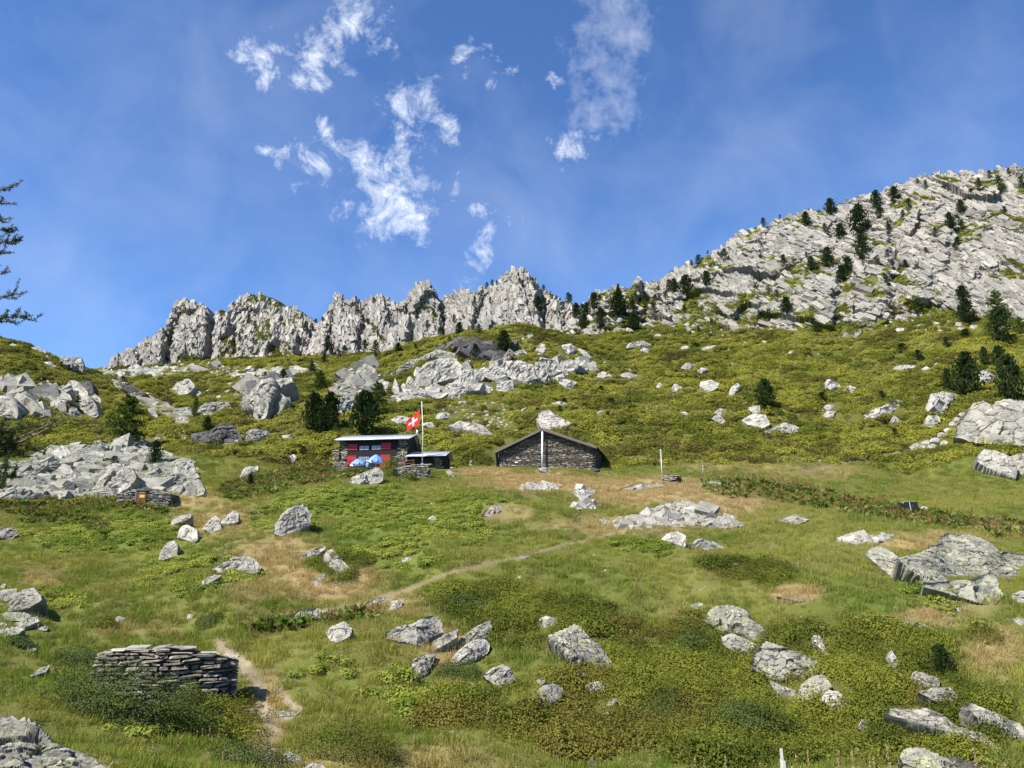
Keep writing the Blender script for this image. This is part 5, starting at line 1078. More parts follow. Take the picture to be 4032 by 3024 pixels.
for side, (xe, ze) in (('l', (xl, zl)), ('r', (xr, zr))):
    dx, dz = xe-xa, ze-za; ln = math.hypot(dx, dz); ux, uz = dx/ln, dz/ln; nx, nz = (-uz, ux) if ux > 0 else (uz, -ux)
    ext = 0.42; E = (xe+ux*ext, ze+uz*ext); t = 0.05
    o1 = 0.16
    pl = [(xa, za+o1), (E[0], E[1]+o1), (E[0]+nx*0.06, E[1]+o1+0.06), (xa, za+o1+0.07)]
    rf = MB().prism(pl, -OV, DEP+0.4).build('roof', M['stone_roof'], BO)
    b_l = [(xa, za-0.10), (E[0], E[1]-0.10), (E[0], E[1]+0.155), (xa, za+0.155)]
    MB().prism(b_l, -OV-0.05, -OV+0.0).build('bargeboard', M['fascia'], BO)
    pur = MB()
    for f in (0.3, 0.62, 0.93):
        px_, pz_ = xa+dx*f, za+dz*f; pur.box(px_-0.09, px_+0.09, -OV+0.02, 0.3, pz_-0.07, pz_+0.12)
    pur.build('purlin', M['dark_wood'], BO)
MB().box(xa-0.12, xa+0.12, -OV+0.02, 0.3, za-0.16, za+0.10).build('ridge_beam', M['dark_wood'], BO)
# boarded eaves sides
MB().hexa([(xl-0.34, -0.62, zl-0.12), (xl-0.08, -0.62, -0.4), (xl-0.04, 1.0, -0.4), (xl-0.30, 1.0, zl-0.12), (xl-0.40, -0.60, zl+0.0), (xl-0.36, -0.60, zl+0.0), (xl-0.34, 1.0, zl), (xl-0.38, 1.0, zl)]).build('eave_board', M['grey_wood'], BO)
MB().box(xr+0.05, xr+0.16, -0.25, 0.9, -0.5, zr-0.02).build('corner_board', M['dark_wood'], BO)
pz0 = bz(1053, 812)[1]; MB().tube([(xa-0.05, -OV+0.12, pz0-0.3), (xa-0.01, -OV+0.12, za-0.12)], 0.115, 10).build('post', M['white_paint'], BO, smooth=True)
lx, lz = bz(372, 645)
lamp = MB().box(lx-0.10, lx+0.12, -0.32, -0.12, lz-0.05, lz+0.10).build('lamp', M['lamp_body'], BO, bevel=0.02)
MB().hexa([(lx-0.17,-0.36,lz-0.28),(lx+0.02,-0.36,lz-0.28),(lx+0.02,-0.2,lz-0.28),(lx-0.17,-0.2,lz-0.28),(lx-0.06,-0.34,lz+0.0),(lx+0.12,-0.34,lz+0.0),(lx+0.12,-0.16,lz+0.0),(lx-0.06,-0.16,lz+0.0)]).build('lamp_bracket', M['black'], lamp)
pv = bz(580, 695); MB().box(pv[0]-0.2, pv[0]+0.18, -0.10, -0.06, pv[1]-0.1, pv[1]+0.06).build('pale_plaque', M['white_frame'], BO)

# ------------------------------------------------------------------ hut with red shutters
mh = HOUSE_D/FPX
HO = empty('alpine_hut', (h0[0], h0[1], h0[2]), math.radians(-8))
tag(HO, 'two-storey mountain hut of stone and dark timber with red shutters', 'hut')
SL = -0.030                                                 # sighted lines climb a little to the right in the photo
def hzz(X, Y):
    x = (X-760)/4.096*mh; return (x, -(Y-738)/4.096*mh + (X-760)*SL/4.096*mh*1.0)
HW0, HW1 = hzz(186, 700)[0], hzz(1345, 700)[0]
ZE = hzz(760, 285)[1]; FR, BR = 3.7, 3.0; RZ = ZE + 0.98
DT = FR+BR-0.9
body = [(0.12, -0.9), (DT, -0.9), (DT, RZ-2.3), (FR-0.5, RZ-0.12), (0.12, ZE-0.12)]
mbk = MB(); b = len(mbk.v); n = len(body)                   # profile in y,z run along x
mbk.v += [(HW0+0.05, y, z) for y, z in body]+[(HW1-0.05, y, z) for y, z in body]
mbk.f.append(tuple(range(n))); mbk.f.append(tuple(range(2*n-1, n-1, -1)))
for i in range(n): mbk.f.append((i, n+i, n+(i+1) % n, (i+1) % n))
mbk.build('wall', M['dark_wood'], HO)
def corrug(name, x0, x1, ya, za_, yb, zb, par, mat, th=0.03, wav=0.035, pitch=0.16):
    n = int((x1-x0)/pitch*4); xs = np.linspace(x0, x1, n); w = wav*np.sin(xs/pitch*2*math.pi)
    V = []; 
    for x, q in zip(xs, w): V += [(x, ya, za_+q+th), (x, yb, zb+q+th), (x, ya, za_+q-th*0.2), (x, yb, zb+q-th*0.2)]
    F = []
    for i in range(n-1):
        a = i*4; F += [(a, a+4, a+5, a+1), (a+2, a+3, a+7, a+6), (a, a+2, a+6, a+4), (a+1, a+5, a+7, a+3)]
    F += [(0, 1, 3, 2), ((n-1)*4, (n-1)*4+2, (n-1)*4+3, (n-1)*4+1)]
    return link(name, mesh_np(name, V, F, mat, True), par)
RX0, RX1 = HW0-0.5, HW1+0.42
roof = corrug('roof', RX0, RX1, -0.62, ZE-0.02, FR-0.62, RZ, HO, M['metal_roof'])
corrug('back_roof', RX0, RX1, FR-0.62, RZ, DT+0.35, RZ-2.55, HO, M['metal_roof'])
MB().box(RX0, RX1, -0.60, -0.54, ZE-0.22, ZE-0.055).build('eave_board', M['dark_wood'], HO)
MB().tube([(RX0+0.25, -0.69, ZE-0.10), (RX1-0.1, -0.69, ZE-0.10)], 0.055, 8).build('gutter', M['gutter'], HO, smooth=True)
for xx in (RX0+0.02, RX1-0.02):                             # barge boards and gable edges
    MB().hexa([(xx-.03,-.58,ZE-.24),(xx+.03,-.58,ZE-.24),(xx+.03,FR-.62,RZ-.22),(xx-.03,FR-.62,RZ-.22),(xx-.03,-.58,ZE-.05),(xx+.03,-.58,ZE-.05),(xx+.03,FR-.62,RZ-.04),(xx-.03,FR-.62,RZ-.04)]).build('bargeboard', M['dark_wood'], HO)
    MB().hexa([(xx-.03,FR-.62,RZ-.22),(xx+.03,FR-.62,RZ-.22),(xx+.03,DT+.3,RZ-2.72),(xx-.03,DT+.3,RZ-2.72),(xx-.03,FR-.62,RZ-.04),(xx+.03,FR-.62,RZ-.04),(xx+.03,DT+.3,RZ-2.54),(xx-.03,DT+.3,RZ-2.54)]).build('bargeboard', M['dark_wood'], HO)
def hrect(a, b_, c, d):
    x0, z1 = hzz(a, b_); x1, z0 = hzz(c, d); xm = (a+c)/2
    z1 = hzz(xm, b_)[1]; z0 = hzz(xm, d)[1]; return x0, x1, z0, z1
# stone piers
X0, X1, _, _ = hrect(186, 350, 330, 740); lay_stones(HO, lambda x, z: X0 < x < X1 and z < ZE-0.25, X0, X1, -0.5, ZE, (0.25, 0.6), (0.09, 0.17), 21, y=0.06, dep=0.26, limit=60, tiltz=.06)
XP0, XP1, _, _ = hrect(1166, 350, 1342, 740); XQ0, _, _, ZQ = hrect(1065, 545, 1342, 740)
lay_stones(HO, lambda x, z: (XP0 < x < XP1 or (XQ0 < x < XP1 and z < ZQ)) and z < ZE-0.2, XQ0, XP1, -0.5, ZE, (0.25, 0.6), (0.09, 0.17), 22, y=0.06, dep=0.26, limit=90)
# battered rubble corner at the left
XB0, XB1, _, ZB = hrect(140, 470, 320, 760); zt2 = hrect(140, 660, 320, 760)[3]
lay_stones(HO, lambda x, z: (x < XB0+0.55 and z < ZB) or z < zt2, XB0, XB1, -0.7, ZB, (0.2, 0.5), (0.08, 0.15), 23, y=-0.12, dep=0.34, limit=60, protos=ST_B)
# timber planks across the front
for a in range(330, 1164, 28):
    x0, x1, z0, z1 = hrect(a, 300, min(a+26, 1162), 572 if a < 1060 else 540); MB().box(x0, x1, 0.02, 0.10, z0, ZE-0.15).build('plank', M['dark_wood'], HO)
for a in range(330, 1060, 28):
    x0, x1, z0, z1 = hrect(a, 574, a+26, 745); MB().box(x0, x1, 0.06, 0.118, z0-0.3, z1).build('plank', M['dark_wood'], HO)
def shutter(a, b_, c, d, red='red'):
    x0, x1, z0, z1 = hrect(a, b_, c, d); o = MB().box(x0, x1, -0.06, 0.0, z0, z1).build('shutter', M[red], HO, bevel=0.008)
    k = MB()
    for zz in (z0+0.12*(z1-z0), z1-0.12*(z1-z0)): k.box(x0+0.04, x1-0.04, -0.085, -0.06, zz-0.035, zz+0.035)
    k.build('batten', M[red], o)
shutter(342, 366, 503, 468); shutter(900, 337, 1062, 440); shutter(332, 556, 494, 640); shutter(330, 646, 440, 745); shutter(888, 532, 1058, 640); shutter(888, 644, 1058, 745)
def window(a, b_, c, d, rows=2):
    x0, x1, z0, z1 = hrect(a, b_, c, d); w = MB().box(x0-.06, x1+.06, -0.02, 0.015, z0-.06, z1+.06).build('window', M['frame_blue'], HO)
    mid = (x0+x1)/2
    for p0, p1 in ((x0, mid-.05), (mid+.05, x1)):
        MB().box(p0, p1, -0.04, -0.022, z0, z1).build('pane', M['glass'], w)
        f = MB(); f.box((p0+p1)/2-.018, (p0+p1)/2+.018, -0.06, -0.042, z0, z1)
        for q in range(1, rows): f.box(p0, p1, -0.06, -0.043, z0+(z1-z0)*q/rows-.016, z0+(z1-z0)*q/rows+.016)
        for e0, e1 in ((p0, p0+.03), (p1-.03, p1)): f.box(e0, e1, -0.062, -0.044, z0, z1)
        f.box(p0, p1, -0.063, -0.045, z0, z0+.03); f.box(p0, p1, -0.063, -0.045, z1-.03, z1)
        f.build('glazing_bar', M['white_frame'], w)
window(540, 396, 690, 456); window(745, 386, 890, 446); window(528, 574, 700, 650, 1)
cx_, cz_ = hzz(1388, 160); chm = MB().tube([(cx_, FR-0.5, RZ-0.3), (cx_, FR-0.5, RZ+0.72)], 0.19, 14).build('chimney', M['steel'], HO, smooth=True)
MB().tube([(cx_, FR-0.5, RZ+0.80), (cx_, FR-0.5, RZ+0.88)], [0.27, 0.20], 14).build('chimney_cap', M['black'], chm)
MB().tube([(cx_-.1, FR-.5, RZ+.7), (cx_-.1, FR-.5, RZ+.82)], .02, 6).tube([(cx_+.1, FR-.5, RZ+.7), (cx_+.1, FR-.5, RZ+.82)], .02, 6).build('cap_strut', M['black'], chm)
# low annex on the right
AX0, AX1, _, _ = hrect(1350, 500, 1930, 720); az = hzz(1620, 538)[1]-0.05; AR = az+0.72
bl = MB(); pr = [(0.5, -0.9), (4.0, -0.9), (4.0, AR-0.9), (2.0, AR-0.1), (0.5, az-0.1)]; n = len(pr)
bl.v += [(AX0+1.0*0+0.02, y, z) for y, z in pr]+[(AX1, y, z) for y, z in pr]; bl.f.append(tuple(range(n))); bl.f.append(tuple(range(2*n-1, n-1, -1)))
for i in range(n): bl.f.append((i, n+i, n+(i+1) % n, (i+1) % n))
bl.build('annex_wall', M['dark_wood'], HO)
ar = corrug('annex_roof', AX0-0.1, AX1+0.5, -0.5, az, 2.2, AR+0.1, HO, M['metal_roof'])
corrug('annex_back_roof', AX0-0.1, AX1+0.5, 2.2, AR+0.1, 4.4, AR-1.0, HO, M['metal_roof'])
MB().box(AX0-0.1, AX1+0.5, -0.48, -0.42, az-0.16, az-0.03).build('annex_eave_board', M['dark_wood'], HO)
MB().tube([(AX0-0.05, -0.56, az-0.06), (AX1+0.4, -0.56, az-0.06)], 0.045, 8).build('annex_gutter', M['gutter'], HO, smooth=True)
for xx in (AX1+0.46,):
    MB().hexa([(xx-.03,-.46,az-.2),(xx+.03,-.46,az-.2),(xx+.03,2.2,AR-.1),(xx-.03,2.2,AR-.1),(xx-.03,-.46,az-.03),(xx+.03,-.46,az-.03),(xx+.03,2.2,AR+.08),(xx-.03,2.2,AR+.08)]).build('annex_bargeboard', M['dark_wood'], HO)
SX0, SX1, _, _ = hrect(1755, 590, 1925, 720); lay_stones(HO, lambda x, z: SX0 < x < SX1 and z < az-0.3, SX0, SX1, -0.4, az, (0.2, 0.5), (0.09, 0.16), 24, y=0.40, dep=0.26, limit=30)
MB().box(SX0, SX0+0.62, 0.36, 0.48, az-0.36, az-0.14).build('annex_beam_end', M['brown_wood'], HO)

# ------------------------------------------------------------------ terrace: wall, bush rail, tables, parasols, guest
def hw(X, Y, D):  return at(*src('Z0', X, Y), D)
TWD = float(hit(*src('Z0', 1390, 930)).y)+.35
def low_wall(name, label, cx, half, ztop, zbot, D, seed, prof, Lr=(0.25, 0.6), Hr=(0.1, 0.2), thick=0.5, turn=0.0, limit=110):
    base = np.array((cx, D, zbot)); o = empty(name, base, turn); tag(o, label, 'stone wall')
    core = MB(); 
    poly = [(-half, -0.4), (half, -0.4)]+[(x, prof(x)-0.12) for x in np.linspace(half, -half, 9)]
    core.prism(poly, 0.12, thick).build('wall_core', M['stone_core'], o)
    lay_stones(o, lambda x, z: abs(x) < half and z < prof(x), -half, half, -0.3, ztop-zbot+0.3, Lr, Hr, seed, y=0.05, dep=0.3, limit=limit, tiltz=0.08)
    k = 0
    for x in np.arange(-half+.15, half, .42):
        link('stone', ST_B[k % 9], o, (x, thick*.5, prof(x)-0.03), (0, random.uniform(-.08, .08), random.uniform(-.2, .2)), (.52, thick*1.05, .14)); k += 1
    return o
t0 = hw(1390, 930, TWD); t1 = hw(1390, 660, TWD)
low_wall('terrace_wall', 'rough dry-stone wall below the flagpole, right of the green bush', t0[0], 2.2, t1[2], t0[2], TWD, 31, lambda x: (t1[2]-t0[2])*(0.86+0.16*x/2.2-0.05*abs(x)))
# terrace deck for guests
dk = hw(640, 742, 98.6); dk2 = hw(330, 742, 98.6); dk3 = hw(1330, 720, 98.6)
DZ = dk[2]-0.72
deck = MB().box(dk2[0]-0.4, dk3[0], 98.0, 100.7, DZ-0.9, DZ).build('terrace', M['stone_core']); tag(deck, 'flat stone terrace in front of the mountain hut', 'terrace')
dm = bpy.data.materials.get('wall_stone_pale'); deck.data.materials.clear(); deck.data.materials.append(dm)
def table(px0, px1, label):
    a = hw(px0, 735, 98.9); b_ = hw(px1, 735, 98.9); x0, x1 = a[0], b_[0]; zt = DZ+0.74
    t = empty('picnic_table', ((x0+x1)/2, 98.9, DZ)); tag(t, label, 'table', 'tables on the hut terrace')
    h = (x1-x0)/2
    for k in range(3): MB().box(-h, h, -0.36+k*.24, -0.14+k*.24, 0.70, 0.74).build('plank', M['pale_wood'], t)
    for sx in (-1, 1):
        MB().hexa([(sx*h*.75-.04,-.45,0),(sx*h*.75+.04,-.45,0),(sx*h*.75+.04,-.36,0),(sx*h*.75-.04,-.36,0),(sx*h*.75-.04,-.10,.698),(sx*h*.75+.04,-.10,.698),(sx*h*.75+.04,-.01,.698),(sx*h*.75-.04,-.01,.698)]).build('leg', M['brown_wood'], t)
        MB().hexa([(sx*h*.75-.04,.36,0),(sx*h*.75+.04,.36,0),(sx*h*.75+.04,.45,0),(sx*h*.75-.04,.45,0),(sx*h*.75-.04,.01,.698),(sx*h*.75+.04,.01,.698),(sx*h*.75+.04,.10,.698),(sx*h*.75-.04,.10,.698)]).build('leg', M['brown_wood'], t)
    for sy in (-1, 1): MB().box(-h, h, sy*.68-.13, sy*.68+.13, .41, .45).build('bench', M['pale_wood'], t)
    MB().box(-h*.75-.05, -h*.75+.05, -.7, .7, .34, .408).build('rail', M['brown_wood'], t); MB().box(h*.75-.05, h*.75+.05, -.7, .7, .34, .408).build('rail', M['brown_wood'], t)
table(490, 640, 'wooden terrace table under the smaller blue parasol'); table(735, 900, 'wooden terrace table under the larger blue parasol')
def parasol(name, label, X, Ytop, Xl, Xr, Yrim, D, lean, tx):
    top = hw(X, Ytop, D); l = hw(Xl, Yrim, D); r_ = hw(Xr, Yrim, D); R = (r_[0]-l[0])/2; hgt = top[2]-l[2]
    cx = (l[0]+r_[0])/2
    o = empty(name, (cx, D, DZ)); tag(o, label, 'parasol', 'blue parasols on the hut terrace')
    zt = top[2]-DZ; tm = Matrix.Translation((0, 0, zt-hgt)) @ Matrix.Rotation(math.radians(lean), 4, 'X') @ Matrix.Rotation(math.radians(tx), 4, 'Y')
    NS = 8
    def pan(i, f, sag=0.0):
        a = 2*math.pi*i/NS+math.pi/8; rr = R*f; return Vector((math.cos(a)*rr, math.sin(a)*rr, hgt*(1-f**1.35)))
    for i in range(NS):
        m = MB(); row = []
        for f in (0.04, 0.35, 0.7, 1.0):
            p, q = pan(i, f), pan(i+1, f); mid = (p+q)/2; mid.z -= 0.035*f; row.append((p, mid, q))
        for a_, b2 in zip(row, row[1:]):
            for k in (0, 1):
                s0 = len(m.v); m.v += [tuple(tm@v) for v in (a_[k], a_[k+1], b2[k+1], b2[k])]; m.f.append((s0, s0+1, s0+2, s0+3))
        pnl = m.build('panel', M['umb'], o)
        vl = MB(); p, q = pan(i, 1.0), pan(i+1, 1.0); pts = [p.lerp(q, t) for t in np.linspace(0, 1, 7)]
        for k in range(6):
            s0 = len(vl.v); dr = Vector((0, 0, -0.20)); dr2 = Vector((0, 0, -0.20-0.05*(k % 2)))
            vl.v += [tuple(tm@v) for v in (pts[k]*1.002, pts[k+1]*1.002, pts[k+1]*1.002+dr2, pts[k]*1.002+dr)]; vl.f.append((s0, s0+1, s0+2, s0+3))
        vl.build('valance', M['umb_white'] if i % 2 == 0 else M['umb'], pnl)
        dd = MB(); e = pan(i, 0.93); dd.box(-.09, .09, -.09, .09, -.06, .05); dd.v = [tuple(tm@(Vector(v)+e)) for v in dd.v]; dd.build('rib_end', M['umb_dark'], pnl)
    apex = tm@Vector((0, 0, hgt)); MB().tube([tuple(apex+Vector((0, 0, .1))), tuple(apex-Vector((0, 0, .06)))], [.03, .06], 8).build('finial', M['umb_dark'], o)
    MB().tube([(0, 0, -0.02), tuple(tm@Vector((0, 0, hgt*.98)))], 0.03, 8).build('pole', M['white_paint'], o, smooth=True)
    MB().box(-.28, .28, -.28, .28, 0, .1).build('base', M['stone_core'], o, bevel=0.03)
parasol('parasol', 'smaller blue parasol with white print, at the left of the terrace', 545, 600, 400, 655, 672, 98.5, 14, -4)
parasol('parasol', 'larger blue parasol beside the standing guest on the terrace', 755, 528, 690, 950, 620, 99.2, 18, 6)
# guest: one continuous body with skin modifier, seen from behind, leaning a little over the table
def guest(loc, rz, label):
    J = {'pel': (0,0,.93,.15,.11), 'sp': (0,.02,1.12,.135,.10), 'ch': (0,.06,1.32,.17,.11), 'nk': (0,.11,1.47,.055,.055), 'hd': (0,.14,1.60,.085,.10), 'tp': (0,.15,1.72,.07,.08)}
    for s in (-1, 1):
        n = 'L' if s < 0 else 'R'
        J['sh'+n] = (s*.19,.07,1.40,.06,.06); J['el'+n] = (s*.27,.10,1.14,.045,.045); J['wr'+n] = (s*.22,.30,1.02,.032,.032); J['ha'+n] = (s*.20,.38,1.00,.034,.022)
        J['hp'+n] = (s*.10,0,.90,.095,.10); J['kn'+n] = (s*.12,.03,.50,.06,.065); J['an'+n] = (s*.12,.0,.10,.042,.045); J['to'+n] = (s*.13,.16,.04,.04,.03)
        for k, (ox, oy) in enumerate(((-.024,.06),(-.008,.075),(.008,.07),(.024,.055))): J['f%d%s' % (k, n)] = (s*.20+ox, .38+oy, .965, .009, .009)
        J['th'+n] = (s*.155, .375, .98, .010, .010)
    E = [('pel','sp'),('sp','ch'),('ch','nk'),('nk','hd'),('hd','tp')]
    for n in 'LR':
        E += [('ch','sh'+n),('sh'+n,'el'+n),('el'+n,'wr'+n),('wr'+n,'ha'+n),('pel','hp'+n),('hp'+n,'kn'+n),('kn'+n,'an'+n),('an'+n,'to'+n),('wr'+n,'th'+n)]+[('ha'+n,'f%d%s' % (k, n)) for k in range(4)]
    names = list(J); me = bpy.data.meshes.new('body'); me.from_pydata([J[k][:3] for k in names], [(names.index(a), names.index(b)) for a, b in E], [])
    tmp = bpy.data.objects.new('tmp', me); COL.objects.link(tmp)
    tmp.modifiers.new('s', 'SKIN'); 
    for i, k in enumerate(names): me.skin_vertices[0].data[i].radius = J[k][3:5]; me.skin_vertices[0].data[i].use_root = (k == 'pel')
    sb = tmp.modifiers.new('u', 'SUBSURF'); sb.levels = 1
    dg = bpy.context.evaluated_depsgraph_get(); ev = bpy.data.meshes.new_from_object(tmp.evaluated_get(dg)); bpy.data.objects.remove(tmp)
    for m in ('skin', 'shirt', 'shorts', 'hair'): ev.materials.append(M[m])
    for p in ev.polygons:
        c = p.center; p.use_smooth = True
        p.material_index = 1 if (.97 < c.z < 1.45 and (abs(c.x) < .24 or c.z > 1.18)) else (2 if (.46 < c.z <= .97 and abs(c.x) < .23 and c.y < .2) or c.z < .09 else (3 if c.z > 1.62 and c.y < .17 else 0))
    o = empty('person', loc, rz); tag(o, label, 'person'); link('body', ev, o)
    bm = MB(); prof = [(0.0, 1.80), (.07, 1.79), (.10, 1.74), (.105, 1.69), (.19, 1.665), (.195, 1.655), (.10, 1.66)]; n = 16
    for r_, z in prof:
        for k in range(n): a = 2*math.pi*k/n; bm.v.append((r_*math.cos(a), .13+r_*math.sin(a), z))
    for j in range(len(prof)-1):
        for k in range(n): bm.f.append((j*n+k, j*n+(k+1) % n, (j+1)*n+(k+1) % n, (j+1)*n+k))
    hat = bm.build('hat', M['hat'], o, smooth=True)
    # face: eyes, nose, mouth and ears on the far side
    fa = MB()
    for s in (-1, 1): fa.tube([(s*.032,.236,1.605),(s*.032,.246,1.605)], .010, 6); 
    fa.build('eyes', M['black'], o); MB().hexa([(-.014,.235,1.565),(.014,.235,1.565),(.012,.255,1.567),(-.012,.255,1.567),(-.007,.232,1.61),(.007,.232,1.61),(.006,.24,1.61),(-.006,.24,1.61)]).build('nose', M['skin'], o)
    for s in (-1, 1): MB().tube([(s*.083,.13,1.57),(s*.094,.13,1.60),(s*.085,.13,1.625)], .015, 6).build('ear', M['skin'], o)
    return o
gp = hw(690, 735, 98.25); guest((gp[0], 98.0-0.05, gp[2]-0.92), math.radians(8), 'person in sky-blue shirt and white hat standing with back turned between the parasols')
MB().box(gp[0]-1.2, gp[0]+1.2, 97.5, 97.99, gp[2]-1.5, gp[2]-0.925).build('terrace_step', M['stone_pale'] if 'stone_pale' in M else None)
tag(bpy.data.objects['terrace_step'], 'stone step along the front edge of the hut terrace', 'step')
# wooden rail and bench on the right of the terrace
rl0, rl1 = hw(1150, 655, 98.4), hw(1445, 612, 98.4)
ra = empty('wooden_rail', (rl0[0], 98.4, DZ)); tag(ra, 'weathered wooden rail on the terrace between bush and annex', 'railing'); dx = rl1[0]-rl0[0]
for dz_, th_ in ((rl0[2]-DZ, .05), (rl0[2]-DZ-.34, .045)):
    MB().hexa([(0,-.05,dz_-th_),(dx,-.05,dz_+.28-th_),(dx,.05,dz_+.28-th_),(0,.05,dz_-th_),(0,-.05,dz_+th_),(dx,-.05,dz_+.28+th_),(dx,.05,dz_+.28+th_),(0,.05,dz_+th_)]).build('rail', M['brown_wood'], ra)
for f in (0.06, .5, .94): MB().box(dx*f-.05, dx*f+.05, .052, .13, 0, rl0[2]-DZ+.28*f+.04).build('post', M['grey_wood'], ra)

# flagpole and flag
fp = hw(1568, 640, 97.6); ft = at(*PT(911, 868), 97.6)
fo = empty('flagpole', (fp[0], 97.6, fp[2]-0.5)); tag(fo, 'tall thin white flagpole standing on the terrace wall', 'flagpole')
ph = ft[2]-fp[2]+0.5
MB().tube([(0, 0, 0), (0.0, 0, ph*.5), (ft[0]-fp[0], 0, ph)], [.055, .045, .03], 8).build('pole', M['white_paint'], fo, smooth=True)
MB().tube([(ft[0]-fp[0], 0, ph), (ft[0]-fp[0], 0, ph+.09)], [.05, .02], 8).build('finial', M['white_paint'], fo)
MB().box(-.16, .16, -.16, .16, 0, .25).build('socket', M['steel'], fo)
NF = 25; fl = []; ff = []; fm = []
ftop = at(*PT(906.5, 885), 97.55)
for i in range(NF):
    for j in range(NF):
        u, v = i/(NF-1), j/(NF-1)
        x = -u*1.72*(1-.10*v); z = -v*2.05 - 1.62*u**1.05*(1-.52*v) ; y = .22*math.sin(u*6.2+v*1.4)*u + .10*math.sin(u*13+v*3)*u
        fl.append((x, y, z))
for i in range(NF-1):
    for j in range(NF-1):
        ff.append((i*NF+j, i*NF+j+1, (i+1)*NF+j+1, (i+1)*NF+j))
        a, b_ = (i+.5)/(NF-1)-.5, (j+.5)/(NF-1)-.5
        fm.append(1 if (abs(a) < .10 and abs(b_) < .32) or (abs(b_) < .10 and abs(a) < .32) else 0)
me = mesh_np('flag', fl, ff, M['flag_red'], True); me.materials.append(M['flag_white'])
for p, m in zip(me.polygons, fm): p.material_index = m
flo = link('flag', me, None, (ftop[0], ftop[1], ftop[2])); tag(flo, 'red flag with white cross drooping from the pole over the hut', 'flag')

# white cairn figure between the buildings
cr = hit(*src('R1', 1157, 512)); cr = Vector(cr)
ca_ = empty('stone_cairn', cr); tag(ca_, 'small pile of white stones standing between annex and barn', 'cairn')
for k, (w, z, x) in enumerate(((.55, .12, 0), (.46, .32, .04), (.4, .52, -.03), (.3, .70, .03), (.22, .86, 0))):
    ms = ST_B[k].copy(); ms.materials.clear(); ms.materials.append(M['rock_white']); link('stone', ms, ca_, (x, 0, z), (.1*k, .05, k), (w, w*.85, .24))

# drystone shelter with the wooden door in the boulder field
sh = Vector(hit(*src('R2', 945, 1420))); sD = sh.y; msx = sD/FPX/1.7015
so_ = empty('stone_shelter', (sh.x, sh.y, sh.z-0.1), math.radians(6)); tag(so_, 'low dry-stone shelter built among the boulders with a small wooden door', 'shelter')
pr_ = lambda x: 1.75 - 0.13*abs(x-.3)**1.6
MB().prism([(-2.3, -.5), (2.9, -.5)]+[(x, pr_(x)-.1) for x in np.linspace(2.9, -2.3, 9)], .14, 2.4).build('wall_core', M['stone_core'], so_)
lay_stones(so_, lambda x, z: -2.3 < x < 2.9 and z < pr_(x) and not (-.5 < x < .55 and z < 1.5), -2.3, 2.9, -.4, 1.9, (.25, .7), (.07, .14), 41, y=.05, dep=.3, limit=130, protos=ST_B)
d_ = MB()
dr = empty('door', (0, 0, 0)); dr.parent = so_
for k in range(5): MB().box(-.46+k*.185, -.46+k*.185+.178, -.12, -.07, -.15, 1.42).build('plank', M['brown_wood'], dr)
MB().box(-.55, .55, -.2, .1, 1.44, 1.52).build('lintel', M['grey_wood'], so_); MB().box(-.60, -.48, -.14, .0, -.2, 1.435).build('jamb', M['grey_wood'], so_)
nb = MB().box(-.16, .32, -.145, -.125, .72, 1.02).build('notice', M['yellow'], dr); MB().box(-.3, .4, -.14, -.122, 1.12, 1.30).build('name_board', M['brown_wood'], dr)
for k in range(5): MB().box(-.2+k*.1, -.15+k*.1, -.148, -.142, 1.17, 1.25).build('letter', M['pale_wood'], dr)
tp = Vector(hit(*src('R2', 799, 1395))); to = empty('water_post', tp); tag(to, 'thin grey metal post beside the stone shelter', 'post')
MB().tube([(0, 0, -.2), (0, 0, 1.25)], .05, 8).build('pipe', M['steel'], to, smooth=True); MB().tube([(-.14, 0, 1.2), (.14, 0, 1.22)], .035, 8).build('crossbar', M['steel'], to)

# dark green open box on the right
gb = Vector(hit(*src('R8', 1450, 172))); go = empty('feed_box', gb, math.radians(-14)); tag(go, 'dark green open-fronted box standing in the dock plants', 'box')
s_ = gb.y/FPX/1.4763; bw = 88*s_; bh = 58*s_
MB().box(-bw/2, bw/2, .0, .05, -.1, bh).build('front_shade', M['black'], go); MB().box(-bw/2-.05, -bw/2, -.02, .9, -.1, bh).build('side_panel', M['green_box'], go)  # black sheet stands in for the shade inside the open front
MB().box(bw/2, bw/2+.05, -.02, .9, -.1, bh).build('side_panel', M['green_box'], go); MB().box(-bw/2, bw/2, .88, .93, -.1, bh).build('back_panel', M['green_box'], go)
MB().tube([(.05, -.03, bh), (.09, -.03, bh-.3), (.08, -.04, bh-.45), (.16, -.04, bh-.8)], .022, 6).build('cord', M['white_paint'], go)
MB().tube([(-bw/2+.02, -.03, bh), (-bw/2+.25, -.03, bh-.12), (-bw/2+.36, -.03, bh+.02)], .02, 6).build('cord', M['white_paint'], go)
wp = src('R8', 1530, 150); rock([(wp[0]-24, wp[1]+3), (wp[0]-20, wp[1]-6), (wp[0]+6, wp[1]-8), (wp[0]+24, wp[1]+2), (wp[0]+20, wp[1]+8)], 'flat white slab behind the dark green box', name='flat_rock', cat='flat rock', mat='rock_white', tilt=24, bulge=.12)

